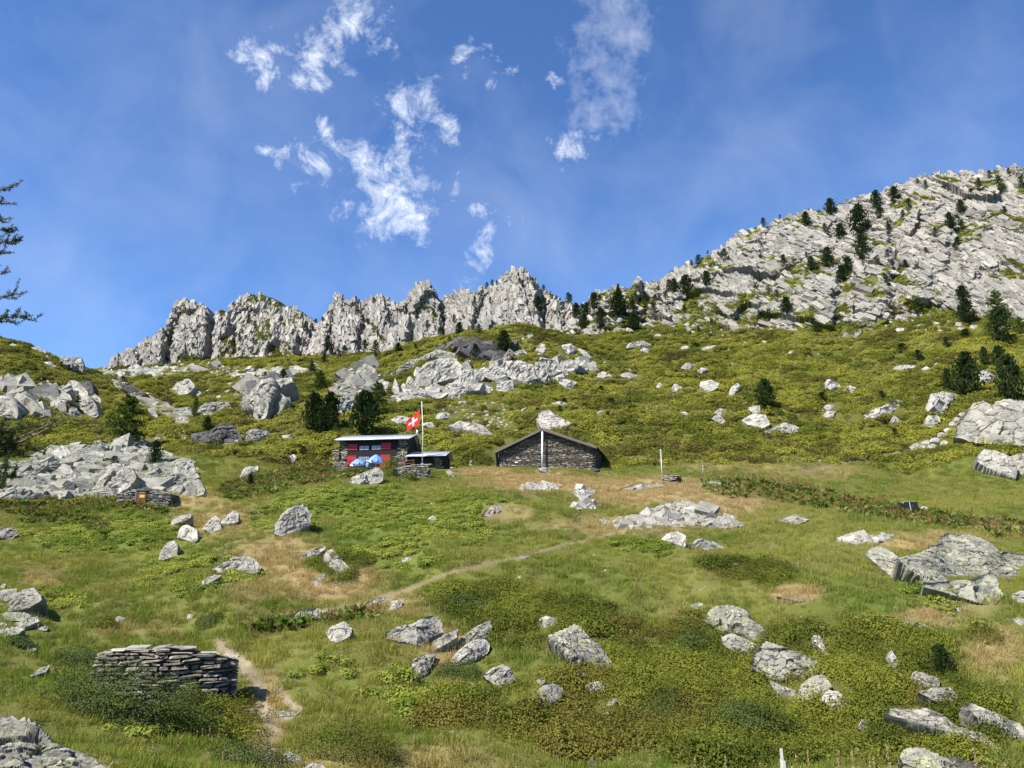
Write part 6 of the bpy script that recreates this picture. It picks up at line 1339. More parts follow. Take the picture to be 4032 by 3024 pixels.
# leaning white pole, stone stack and small signpost right of the barn
pb = Vector(hit(*src('R5', 282, 778))); pt_ = at(*src('R5', 272, 637), pb.y)
po = empty('marker_pole', pb); tag(po, 'tall white marker pole leaning slightly left, right of the barn', 'pole')
tv = Vector(pt_)-pb
MB().tube([(0, 0, -.3), tuple(tv*.5), tuple(tv)], [.06, .055, .05], 8).build('shaft', M['white_paint'], po, smooth=True)
MB().box(tv.x-.10, tv.x-.03, -.06, .05, tv.z*.68, tv.z*.97).build('clamp', M['grey_wood'], po)
wb = Vector(hit(*src('R5', 325, 822)))
wo = empty('stone_stack', wb, math.radians(-28)); tag(wo, 'short stack of flat wall stones at the foot of the marker pole', 'stone wall')
MB().box(-.95, .95, .2, 1.6, -.3, .85).build('wall_core', M['stone_core'], wo)
lay_stones(wo, lambda x, z: abs(x) < 1.1 and z < 1.0, -1.1, 1.1, -.2, 1.05, (.4, 1.0), (.10, .2), 51, y=.1, dep=.5, limit=60, protos=ST_B)
for k in range(5): link('stone', ST_B[k], wo, (-.8+.42*k, .8, .98), (0, .05, .3*k), (.7, 1.1, .15))
sb_ = Vector(hit(*src('R5', 499, 752))); sg = empty('signpost', sb_); tag(sg, 'small wooden signpost with crosspiece in the grass right of the marker pole', 'signpost')
MB().tube([(0, 0, -.2), (0, 0, 1.15)], .05, 8).build('post', M['pale_wood'], sg); MB().box(-.28, .28, -.08, -.052, .92, 1.06).build('board', M['grey_wood'], sg)

# weathered split post at the bottom edge
D_ = Vector(hit(*src('R8', 722, 1659))).y-0.8; sp_ = at(*src('R8', 722, 1700), D_); k_ = D_/FPX/1.4763
so2 = empty('split_post', (sp_[0], sp_[1], float(ground(sp_[0], sp_[1])))); tag(so2, 'split silver-grey wooden post cut by the bottom edge of the picture', 'post')
zt_ = at(*src('R8', 712, 1546), D_)[2]-so2.location.z
def spl(name, pts, z0, z1, mat, dx=0.0):
    m = MB(); n = len(pts); m.v += [(x, y, z0) for x, y in pts]+[(x*.7+dx, y*.7, z1+.03*math.sin(i*2.1)) for i, (x, y) in enumerate(pts)]
    m.f.append(tuple(range(n-1, -1, -1))); m.f.append(tuple(range(n, 2*n)))
    for i in range(n): m.f.append((i, (i+1) % n, n+(i+1) % n, n+i))
    m.build(name, M[mat], so2, bevel=.006)
W_ = 26*k_
spl('trunk', [(-W_,-W_*.6),(W_*.2,-W_),(W_,-W_*.2),(W_*.7,W_),(-W_*.8,W_*.8)], -.3, zt_-.35, 'stump')
spl('spike', [(-W_*.7,-W_*.4),(W_*.1,-W_*.7),(W_*.45,W_*.1),(-W_*.2,W_*.6)], -.2, zt_, 'stump', -.04)
spl('splinter', [(W_*.4,-W_*.9),(W_*1.5,-W_*.4),(W_*1.2,W_*.5),(W_*.5,W_*.2)], -.3, zt_-.55, 'stump', -.08)

# ruined dry-stone wall at the lower left
wr = Vector(hit(*src('W', 2040, 605))); wD = wr.y
RW = empty('ruined_wall', wr); tag(RW, 'curved ruined dry-stone wall of dark flat stones behind the juniper mound', 'stone wall')
def WP(a, b, D): return Vector(at(*src('W', a, b), D))
c0_, c1_, c2_ = WP(2035, 600, wD), WP(1650, 560, wD-.75), WP(790, 320, wD-1.3)
for q_ in (c1_, c2_): q_.z = float(ground(q_.x, q_.y))
pth = [c0_, c0_.lerp(c1_, .5)+Vector((.1, -.1, 0)), c1_, c1_.lerp(c2_, .28)+Vector((0, -.2, 0)), c1_.lerp(c2_, .6)+Vector((0, -.1, 0)), c2_]
seg = [0]
for a, b in zip(pth, pth[1:]): seg.append(seg[-1]+(b.xy-a.xy).length)
LW = seg[-1]
def along(s):
    s = min(max(s, 0), LW-1e-4); i = max(k for k in range(len(seg)-1) if seg[k] <= s); t = (s-seg[i])/(seg[i+1]-seg[i]); a, b = pth[i], pth[i+1]
    p = a.lerp(b, t); d = (b-a).normalized(); return p, d
tops = [(0, WP(2005, 195, wD).z), (seg[1], WP(1840, 160, wD-.4).z), (seg[2], WP(1650, 115, wD-.75).z), (seg[3], WP(1400, 100, wD-1.2).z), (seg[4], WP(1140, 110, wD-1.3).z), (LW*.93, WP(900, 160, wD-1.3).z), (LW, WP(800, 210, wD-1.3).z)]
def wtop(s): return float(np.interp(s, [t[0] for t in tops], [t[1] for t in tops]))+.16*float(vnoise(np.array([s*2.6]), np.array([.5]), 5)[0])+.1*float(vnoise(np.array([s*7.1]), np.array([.5]), 6)[0])-.05
zb_ = min(p.z for p in pth)-.4
def wpos(x, z, y):
    p, d = along(x); nrm_ = Vector((d.y, -d.x, 0)).normalized()
    if nrm_.y > 0: nrm_ = -nrm_
    q = Vector((p.x, p.y, z))-nrm_*(y+.05*(z-zb_)); return q-RW.location, math.atan2(d.y, d.x)
def win(x, z): return 0 < x < LW and z < wtop(x)
lay_stones(RW, win, 0, LW, zb_, max(t[1] for t in tops)+.1, (.22, 1.0), (.06, .21), 61, y=0.0, dep=.42, limit=300, pos=wpos, protos=ST_A, tiltz=.13)
kk = 0; s = .1
while s < LW:                                               # coping slabs along the top
    if random.random() < .3: s += .5; continue
    p, tn = wpos(s, wtop(s)+.03, .22); link('stone', ST_B[kk % 9], RW, p, (random.uniform(-.08, .08), random.uniform(-.1, .1), tn), (random.uniform(.5, 1.0), .62, random.uniform(.08, .15))); s += random.uniform(.36, .6); kk += 1
core = MB(); st_ = np.linspace(.05, LW-.05, 26)
for s in st_:
    a, _ = wpos(s, zb_, .16); b, _ = wpos(s, zb_, .75); zt = wtop(s)-.06-RW.location.z
    core.v += [(a.x, a.y, a.z), (a.x, a.y, zt), (b.x, b.y, zt), (b.x, b.y, b.z)]
for i in range(25):
    for k in range(4): core.f.append((i*4+k, i*4+(k+1) % 4, (i+1)*4+(k+1) % 4, (i+1)*4+k))
core.f += [(0, 1, 2, 3), (100, 103, 102, 101)]
core.build('wall_core', M['stone_core'], RW)
s = 0.0
for z in np.arange(zb_+.1, wtop(0), .13):                  # end face stones
    p, tn = wpos(.02, z, .38); link('stone', ST_A[int(z*50) % 9], RW, p, (0, 0, tn), (.34, .78, .125))

for k in range(14):                                         # stones fallen from the wall
    fx_, fy_ = wr.x+random.uniform(-3.6, 1.1), wr.y-random.uniform(-.5, 1.6); fz_ = float(ground(fx_, fy_))
    fo_ = link('fallen_stone', (ST_A+ST_B)[k], None, (fx_, fy_, fz_+.02), (random.uniform(-.3, .3), random.uniform(-.3, .3), random.uniform(0, 3)), (random.uniform(.3, .7), random.uniform(.25, .45), random.uniform(.09, .2)))
    tag(fo_, 'loose flat stone fallen from the ruined dry-stone wall', 'stone', 'stones fallen from the ruined wall')
# ------------------------------------------------------------------ conifers
def quad_blades(cent, dirs, lens, wid, r):
    """narrow two-triangle blades; arrays"""
    n = len(cent); side = np.cross(dirs, r.normal(size=(n, 3))); side /= np.linalg.norm(side, axis=1, keepdims=True)+1e-9
    a = cent-side*wid[:, None]*.5; b = cent+side*wid[:, None]*.5; m = cent+dirs*lens[:, None]*.55
    c = m+side*wid[:, None]*.45; d = m-side*wid[:, None]*.45; t = cent+dirs*lens[:, None]
    V = np.stack([a, b, c, d, t], 1).reshape(-1, 3); i = np.arange(n)*5
    F = np.concatenate([np.stack([i, i+1, i+2], 1), np.stack([i, i+2, i+3], 1), np.stack([i+3, i+2, i+4], 1)])
    return V, F
def pine_proto(seed, ntuft, kind='pine'):
    """unit-height tree, unit-width crown"""
    r = np.random.default_rng(seed); C, Dr, Ln, Wd = [], [], [], []
    nb = 34 if kind == 'pine' else 30; br = MB()
    tr = MB().tube([(0, 0, -.06), (.006, 0, .3), (-.004, .005, .65), (0, 0, .97)], [.030, .022, .013, .003], 7)
    per = ntuft//nb
    for k in range(nb):
        f = (k+.5)/nb; z = .07+.90*f**(.95)
        if kind == 'pine': R = .5*min(1, (z+.02)/.20)**.55*(1-((z-.05)/.98)**1.55)**.78
        else: R = .5*min(1, (z+.02)/.26)**.7*(1-((z-.08)/.98)**1.3)**.85*(.72+.5*r.random())
        R *= .82+.3*r.random(); az = k*2.39996+r.normal()*.25
        up = .22+.5*f if kind == 'pine' else .02+.35*f
        tip = np.array((math.cos(az)*R, math.sin(az)*R, up*R)); p0 = np.array((0, 0, z-.03))
        br.tube([tuple(p0), tuple(p0+tip*.5-np.array((0, 0, .015))), tuple(p0+tip*.92)], [.007, .005, .002], 4, False)
        for q in range(per):
            s = r.random()**.55 if kind == 'pine' else r.random()**.75
            sp = .10 if kind == 'pine' else .075
            c = p0+tip*s+r.normal(size=3)*np.array((1, 1, .55))*sp*R*1.5*(.5+s)
            nn = 7 if kind == 'pine' else 6
            out = tip/np.linalg.norm(tip)+np.array((0, 0, .75 if kind == 'pine' else .15)); out /= np.linalg.norm(out)
            for w in range(nn):
                d = out*(.9 if kind == 'pine' else .4)+r.normal(size=3)*(.55 if kind == 'pine' else .8); d /= np.linalg.norm(d)
                C.append(c); Dr.append(d); Ln.append(r.uniform(.034, .066) if kind == 'pine' else r.uniform(.028, .055)); Wd.append(r.uniform(.024, .040) if kind == 'pine' else r.uniform(.013, .021))
    if kind == 'pine':                                       # leader
        for w in range(40):
            C.append(np.array((0, 0, .90+.07*r.random()))); d = np.array((0, 0, 1))+r.normal(size=3)*.6; Dr.append(d/np.linalg.norm(d)); Ln.append(.045); Wd.append(.012)
    V, F = quad_blades(np.array(C), np.array(Dr), np.array(Ln), np.array(Wd), r)
    return (mesh_np('crown', V, F, M[kind]), mesh_np('trunk', tr.v, tr.f, M['bark'], True), mesh_np('branches', br.v, br.f, M['bark']))
PINES = [pine_proto(100+i, 1150) for i in range(4)]; PINES_S = [pine_proto(120+i, 560) for i in range(3)]
LARCH = [pine_proto(140+i, 1300, 'larch') for i in range(3)]; LARCH_S = [pine_proto(150+i, 620, 'larch') for i in range(2)]
def leaf_faces(P, nrm, ln, wd, r):
    """pointed leaves whose faces look along nrm"""
    n = len(P); d = np.cross(nrm, r.normal(size=(n, 3))); d /= np.linalg.norm(d, axis=1, keepdims=True)+1e-9; s = np.cross(nrm, d)
    V = np.stack([P-d*ln[:, None]*.5, P+s*wd[:, None]*.5, P+d*ln[:, None]*.5, P-s*wd[:, None]*.5], 1).reshape(-1, 3); i = np.arange(n)*4
    return V, np.concatenate([np.stack([i, i+1, i+2], 1), np.stack([i, i+2, i+3], 1)])
TREE_POLYS = []
trn = np.random.default_rng(99)
def tree(px, py, h, w, kind, label, group=None, small=None):
    """base pixel (2212-wide units), height and width in those units"""
    hp = None
    for dy in (0, 2, 4, 7, 11):
        hp = hitP(px, py+dy)
        if hp is not None: break
    if hp is None: return
    sc = hp.y/FPX*1.82278; H, Wd = h*sc*1.03, w*sc
    o = empty('stone_pine' if kind == 'p' else 'larch_tree', (hp.x, hp.y, hp.z-.03*H), trn.uniform(0, 6.28))
    small = h < 34 if small is None else small
    P = (PINES_S if small else PINES) if kind == 'p' else (LARCH_S if small else LARCH)
    k = trn.integers(len(P)); wv = Wd*1.05
    for nm, me in zip(('crown', 'trunk', 'branches'), P[k]):
        if nm == 'branches' and small: continue
        link(nm, me, o, None, None, (wv, wv, H))
    tag(o, label, 'tree', group); return o
def rp(reg, a, b): X, Y = src(reg, a, b); return X/1.82278, Y/1.82278
big = [('P', 677, 933, 86, 52, 'p', 'dense dark stone pine, left of the pair behind the hut roof left end'), ('P', 710, 940, 94, 52, 'p', 'dense dark stone pine, right of the pair left of the hut'),
 ('P', 785, 944, 102, 66, 'p', 'tall dark stone pine rising right behind the hut roof'), ('P', 815, 896, 76, 66, 'l', 'lighter broad conifer behind the tall pine over the hut roof'),
 ('P', 1655, 884, 68, 42, 'p', 'lone dark stone pine in the middle of the right hillside'), ('P', 2092, 857, 100, 58, 'p', 'largest dark stone pine above the streaked rock at the right'),
 ('P', 2050, 848, 54, 26, 'p', 'slim young pine touching the left side of the largest right-hand pine'), ('P', 2186, 868, 106, 58, 'p', 'big stone pine at the right edge beside the white rock'),
 ('P', 2128, 790, 44, 20, 'p', 'slim small pine between the big right-hand pines'), ('P', 2160, 794, 50, 34, 'p', 'mid-sized pine just above the big right-edge pine'),
 ('P', 2090, 702, 62, 40, 'p', 'rounded stone pine at the grass edge under the big cliff'), ('P', 2080, 648, 34, 30, 'p', 'dark pine behind the rounded one under the cliff'),
 ('P', 2163, 742, 84, 48, 'p', 'tall dark pine at the right under the cliff'), ('P', 2157, 690, 68, 56, 'l', 'broad light green larch at the right under the cliff'),
 ('P', 1982, 678, 36, 40, 'l', 'wide light green larch at the grass edge under the cliff'), ('P', 1926, 680, 22, 30, 'l', 'low light green larch bush left of the wide one under the cliff'),
 ('P', 2205, 720, 40, 34, 'l', 'light larch at the far right edge under the cliff'),
 ('P', 271, 955, 108, 104, 'l', 'wide spreading larch above the boulder field at the left'), ('P', 287, 951, 30, 24, 'p', 'small dark pine at the foot of the wide spreading larch'),
 ('P', 421, 903, 50, 20, 'l', 'thin larch beside the big layered slab'),
 ('P', 448, 928, 28, 20, 'p', 'small pine right of the layered slabs'), ('P', 335, 1001, 50, 28, 'p', 'young dark pine standing in the boulder field'), ('P', 540, 1054, 30, 16, 'p', 'small young pine in the grass left of the hut'),
 ('R3', 1335, 665, 162, 118, 'p', 'large dark pine on the top of the middle knoll'), ('R3', 1140, 712, 118, 60, 'p', 'slim dark pine on the knoll face'), ('R3', 1035, 543, 92, 62, 'p', 'dark pine on the left crest of the knoll'), ('R3', 1166, 530, 66, 60, 'l', 'light larch on the crest of the knoll'),
 ('R3', 470, 695, 132, 86, 'l', 'light larch on the slope left of the knoll'), ('R3', 100, 905, 132, 96, 'l', 'dark green larch above the two hut pines'), ('R3', 45, 792, 82, 70, 'l', 'light larch higher up left of the hut pines'), ('R3', 622, 655, 64, 48, 'p', 'small round-crowned pine on the saddle left of the knoll'),
 ('R2', 1895, 615, 104, 62, 'p', 'pine on top of the grey cracked rock face'), ('R2', 2140, 645, 130, 110, 'l', 'broad larch right of the grey cracked rock face'),
 ('R8', 1640, 1118, 160, 112, 'p', 'young stone pine growing in the heath at the lower right')]
for reg, a, b, h, w, k, lab in big:
    s = 1.0 if reg == 'P' else 1/(REG[reg][2]*1.82278); px, py = rp(reg, a, b)
    tree(px, py, h*s, w*s, k, lab, small=False)
def many(reg, lst, where, group):
    s = 1/(REG[reg][2]*1.82278)
    for i, t in enumerate(lst):
        a, b, h = t[:3]; k = t[3] if len(t) > 3 else 'p'; w = t[4] if len(t) > 4 else h*trn.uniform(.5, .8)
        px, py = rp(reg, a, b); sz = 'tiny' if h*s < 12 else ('small' if h*s < 24 else 'tall')
        tree(px, py, h*s*1.25, w*s*1.2, k, f"{sz} {'dark pine' if k == 'p' else 'light larch'} {where(px, py)}", group)
wC = lambda x, y: 'growing on the big right cliff, ' + ('far left' if x < 1430 else ('left' if x < 1600 else ('middle' if x < 1800 else ('right' if x < 2000 else 'far right')))) + (' near the skyline' if y < 690-(x-1250)*.33+12 else ' low on the face' if y > 600 else ' midway up')
many('R4', [(475,575,50),(524,527,20),(437,607,28),(822,398,45),(910,350,22),(1180,332,80),(1050,392,70),(1425,300,90),(1445,352,70),(1523,262,75),(1645,170,30),(1690,197,45),(1600,312,60),(1570,362,50),(1340,442,150),(1235,462,75),(1150,432,50),(1355,572,120),(1245,692,80),
  (1168,612,95),(1275,637,70),(1080,632,70),(930,612,60),(1052,562,30),(1880,327,70),(1820,407,80),(1740,442,40),(1935,252,55),(1975,205,70,'l'),(2085,222,100,'l'),(2030,138,40),(2130,118,30),(2202,192,60),(1885,417,50),(1580,617,40),(1655,617,30),(520,712,70),(615,582,60),
  (345,752,70),(320,747,60),(410,767,100),(300,782,30),(45,882,120),(190,812,60),(125,852,60),(155,862,50),(235,872,60),(130,952,80),(195,907,60),(245,802,40),(400,862,40),(475,957,30),(945,862,80),(850,902,55),(850,757,50,'l'),(895,782,40),(1105,967,55),(1490,420,50),(1485,560,40),(1470,690,40),(2110,330,40),(1860,520,60),(1690,540,30)], wC, 'trees on the right cliff')
wB = lambda x, y: 'on the ' + ('rock wall behind the knoll' if x < 1215 else 'notch between rock wall and right cliff') + (', left part' if x < 830 else ', middle part' if x < 1040 else ', right part' if x < 1215 else '')
many('R3', [(1220,217,35),(1255,210,35),(1285,210,30),(1527,210,45),(1600,245,40),(1765,325,60),(1780,325,50),(1820,432,90),(1862,402,60),(1890,442,100),(1875,500,90),(1850,522,80),(1985,502,120),(1940,372,100),(2105,422,190,'p',40),(2200,512,70),(2195,372,50),(1565,382,85,'p',60),(1243,337,45),(1137,362,70,'p',28),
  (1000,462,50),(800,382,55),(560,457,55),(362,330,25),(462,330,35),(740,647,40),(398,652,65),(265,682,60),(228,697,50),(155,642,80),(120,455,30),(75,455,25),(130,742,60),(430,752,40),(900,385,35),(920,450,36),(765,365,36),(820,500,50),(910,560,60),(1440,200,36),(1460,225,40),(345,395,40),(970,600,40)], wB, 'trees on the rock wall')
wA = lambda x, y: 'on or below the jagged left ridge, ' + ('left part' if x < 480 else 'middle part' if x < 560 else 'right part') + (' high up' if y < 730 else ' low down')
many('R2', [(1605,332,35),(1665,210,50),(1695,347,35),(1690,422,45),(1560,422,35),(2045,262,60),(2095,262,30),(1960,292,40),(2115,200,25),(2170,482,40),(1775,592,50),(2085,532,70,'l'),(820,607,36,'p',50),(1290,380,34),(1180,640,20),(2000,340,40),(2185,390,36)], wA, 'trees on the left ridge')
wH = lambda x, y: 'shrubby on the right hillside ' + ('near the cliff foot' if y < 770 else 'halfway up' if y < 860 else 'low down') + (' at the right' if x > 1900 else ' in the middle')
many('R5', [(1135,380,40,'p',58),(1455,367,36,'p',36),(1560,122,44,'p',66),(1650,162,48,'p',50),(1470,507,26,'p',30),(1525,572,40,'p',36),(1115,577,16,'p',22),(985,602,12,'p',24),(1185,300,24,'p',30),(1800,95,50,'p',40),(460,90,20,'p',46),(1900,40,40,'p',60)], wH, 'shrubby pines on the right hillside')
many('R3', [(2060,1010,36,'p',50),(1735,1000,30,'p',50),(1710,1070,44,'p',40),(1560,1060,26,'p',40),(1985,925,36,'p',46),(205,1215,70,'l',60),(2030,1090,30)], lambda x, y: 'on the grass slope above barn and hut' + (' at the left' if x < 900 else ' at the right' if x > 1280 else ' in the middle'), 'low shrubs above the huts')
many('R2', [(2030,1092,46,'p',50),(300,530,24),(410,505,34),(460,525,30),(765,1148,40,'p',60)], lambda x, y: 'low on the left side' + (' by the hut' if x > 500 else ' in the boulder field' if y > 900 else ' on the hill'), 'low shrubs at the left')

# ------------------------------------------------------------------ near larch at the left edge: only its branch ends reach into view
lt = np.array((-0.80*15.0, 15.0)); lz0 = float(ground(lt[0], lt[1]))
LT = empty('larch_tree', (lt[0], lt[1], lz0)); tag(LT, 'near larch at the left edge whose bare-tipped branches reach into the picture', 'tree')
MB().tube([(0, 0, -.3), (.05, 0, 4), (-.05, .05, 9), (0, 0, 14.5), (0, 0, 17)], [.26, .21, .16, .07, .02], 12).build('trunk', M['bark'], LT, smooth=True)
lr = np.random.default_rng(5)
def larch_branch(start_z, tip, nsub, needle, bend=.5, sub=.55, thick=.03, mat='twig'):
    """limb from the trunk to a sighted tip with upturned twigs and needle tufts"""
    a = Vector((0, 0, start_z)); b = Vector(tip)-LT.location; m = MB(); C, Dr = [], []
    mid = a.lerp(b, .55)+Vector((0, 0, -bend)); P = [a*(1-t)**2+mid*2*t*(1-t)+b*t*t for t in np.linspace(0, 1, 12)]
    m.tube([tuple(p) for p in P], [thick*(1-.85*i/11)+.004 for i in range(12)], 5, False)
    for p, q in zip(P[3:], P[4:]):
        for k in range(needle): C.append(np.array(p.lerp(q, lr.random()))); d = lr.normal(size=3); Dr.append(d/np.linalg.norm(d))
    for k in range(nsub):
        t = .42+.56*lr.random(); i = min(int(t*11), 10); p = P[i]; ln = sub*(.35+.8*lr.random())*(1.15-t*.5)
        dr = (P[min(i+1, 11)]-P[i]).normalized(); s = 1 if lr.random() < .5 else -1
        d1 = (dr+Vector((0, s*.7, .35*lr.normal()))).normalized(); e = p+d1*ln*.6; e2 = e+(d1*.5+Vector((0, 0, .75))).normalized()*ln*.5
        m.tube([tuple(p), tuple(p+d1*ln*.3-Vector((0, 0, .03))), tuple(e), tuple(e2)], [.011, .009, .007, .004], 4, False)
        for w in range(int(needle*2.6)):
            f = lr.random(); c = p.lerp(e, f*1.6) if f < .62 else e.lerp(e2, (f-.62)/.38); C.append(np.array(c)); d = lr.normal(size=3); Dr.append(d/np.linalg.norm(d))
    o = m.build('branch', M[mat], LT)
    n = len(C)
    V, F = quad_blades(np.array(C), np.array(Dr), lr.uniform(.045, .085, n), lr.uniform(.008, .014, n), lr)
    link('needles', mesh_np('needles', V, F, M['larch_near']), o)
def lp(px, py, D=15.0): return at(*PT(px, py), D)
for (px, py, D, n, nd, bd, sb_2) in [(30, 400, 14.8, 5, 26, .35, .5), (37, 440, 15.2, 4, 24, .1, .45), (25, 470, 14.6, 3, 16, .1, .35), (35, 490, 15.1, 7, 30, .25, .5), (43, 516, 14.8, 8, 34, .3, .5), (28, 545, 15.0, 5, 30, .1, .4),
      (22, 585, 14.9, 4, 26, .3, .45), (60, 630, 15.0, 6, 30, .35, .55), (68, 682, 14.8, 9, 36, .1, .55), (30, 694, 15.1, 6, 30, .05, .5)]:
    t = lp(px, py, D); larch_branch(t[2]-lz0-.1+.3*lr.random(), t, n, nd, bd, sb_2)
for (px, py, D, n, nd, bd, sb_2) in [(20, 930, 13.6, 12, 60, .1, .7), (40, 955, 13.9, 14, 70, .1, .8), (62, 985, 14.0, 14, 60, .2, .8), (30, 1010, 13.6, 14, 70, .1, .8), (50, 1030, 13.8, 12, 50, .2, .8), (25, 1050, 13.7, 10, 50, .2, .7), (8, 975, 13.8, 12, 70, .1, .7), (80, 968, 14.2, 10, 30, .0, .7)]:
    t = lp(px, py, D); larch_branch(t[2]-lz0+.3+.3*lr.random(), t, n, nd, bd, sb_2)
t = lp(139, 905, 14.0); larch_branch(t[2]-lz0-.9, t, 12, 16, .45, .7, .035)
t = lp(110, 915, 14.1); larch_branch(t[2]-lz0-.7, t, 8, 14, .3, .6, .03)

# ------------------------------------------------------------------ bushes that stand out one by one
def bush(px, py, w, h, depth, n, leaf, mat, label, name='juniper_bush', cat='bush', lump=.3, seed=1, flat=1.0, up=.5):
    """dome of leaf sprays on the ground; w,h in 2212-wide pixels, depth in metres"""
    hp = hitP(px, py); 
    if hp is None: return
    sc = hp.y/FPX*1.82278; R = w*sc/2; H = h*sc; r = np.random.default_rng(seed)
    o = empty(name, (hp.x, hp.y+depth*.5, hp.z)); tag(o, label, cat)
    th = r.uniform(0, 2*math.pi, n); ph = np.arccos(r.random(n)**.8); rad = (r.random(n)**.22)
    x = np.cos(th)*np.sin(ph); y = np.sin(th)*np.sin(ph); z = np.cos(ph)
    lm = 1+lump*fbm(x*2.6+seed, y*2.6+z*2, 3, seed)*1.6
    P = np.stack([x*R*rad*lm, y*depth*.5*rad*lm, z*H*rad*lm], 1)
    gz = ground(P[:, 0]+hp.x, P[:, 1]+hp.y+depth*.5)-hp.z
    P[:, 2] += np.maximum(gz, -.4)*.9 - .02
    nn = np.stack([x, y, z+up], 1)+r.normal(size=(n, 3))*.55; nn /= np.linalg.norm(nn, axis=1, keepdims=True)
    V, F = leaf_faces(P, nn, r.uniform(.9, 1.7, n)*leaf, r.uniform(.5, .9, n)*leaf, r)
    link('foliage', mesh_np('foliage', V, F, M[mat]), o)
    st = MB()
    for k in range(7):
        a = k*.9; st.tube([(0, 0, -.1), (math.cos(a)*R*.4, math.sin(a)*depth*.2, H*.35), (math.cos(a)*R*.7, math.sin(a)*depth*.33, H*.6)], [.03, .02, .008], 5, False)
    st.build('stem', M['bark'], o)
bush(225, 1572, 350, 112, 2.4, 12000, .065, 'juniper', 'wide dark juniper mound in front of the ruined dry-stone wall', seed=3)
bush(150, 1440, 120, 36, 1.8, 3000, .06, 'juniper', 'low juniper behind the left end of the big juniper mound', seed=4)
bush(395, 1560, 130, 84, 1.3, 3600, .06, 'bush', 'brownish-green shrub leaning on the ruined wall', 'shrub', seed=5)
bush(400, 1580, 190, 44, 1.6, 4600, .06, 'heathbush', 'yellow-green bilberry cushion below the ruined wall', 'shrub', seed=6)
bush(745, 1662, 260, 62, 2.4, 7000, .05, 'heathbush', 'dark rounded shrub at the bottom edge right of the trail', 'shrub', seed=7)
bush(520, 1668, 180, 50, 1.8, 5000, .05, 'juniper', 'dark shrub at the bottom edge left of the trail', 'shrub', seed=8)
bush(30, 1400, 70, 24, 1.4, 2200, .06, 'juniper', 'small dark shrub at the left edge under the slab heap', 'shrub', seed=9)
bush(438, 1364, 66, 22, 1.4, 2200, .06, 'juniper', 'small dark shrub alone in the grass above the ruined wall', 'shrub', seed=10)
bush(210, 1362, 70, 22, 1.6, 2000, .06, 'heathbush', 'low green shrub next to a small pale stone at the left', 'shrub', seed=11)
bush(1015, 1330, 120, 36, 2.2, 4200, .07, 'juniper', 'dark juniper above the stacked lichened boulders', seed=12)
bush(1060, 1300, 110, 34, 2.2, 4000, .06, 'heathbush', 'brown-green shrub mound in the middle of the near slope', 'shrub', seed=13)
bush(1620, 1252, 140, 24, 2.2, 4000, .06, 'heathbush', 'yellow-green shrub cushion on the right slope under dry grass', 'shrub', seed=14)
bush(1640, 1600, 190, 52, 2.2, 5200, .055, 'juniper', 'dark green shrub patch near the bottom right of centre', 'shrub', seed=15)
bush(985, 1480, 120, 34, 1.6, 3400, .055, 'juniper', 'dark shrub left of the pyramid-shaped boulder', 'shrub', seed=16)
bush(1510, 1410, 90, 34, 1.6, 2600, .055, 'juniper', 'dark shrub left of the top of the right heath rib', 'shrub', seed=17)
bush(2140, 1395, 100, 30, 1.6, 2600, .06, 'heathbush', 'dark shrub below the tilted lichened block', 'shrub', seed=18)
bush(770, 1232, 70, 30, 2.0, 2400, .07, 'heathbush', 'dark green shrub patch beside the craggy outcrop', 'shrub', seed=19)
bush(1440, 1570, 150, 40, 2.0, 4200, .05, 'juniper', 'blue-green juniper patch low in the middle heath', seed=20)
bush(840, 1034, 50, 46, 2.0, 3200, .10, 'bush', 'round light green bush beside the terrace wall of the hut', 'leafy_bush', seed=21, up=.2)
bush(885, 1040, 40, 20, 1.6, 1600, .09, 'bush', 'low leafy bush right of the terrace wall', 'leafy_bush', seed=22)
bush(760, 1026, 70, 14, 1.6, 1800, .10, 'bush', 'strip of leafy plants along the front of the terrace', 'leafy_bush', seed=23)

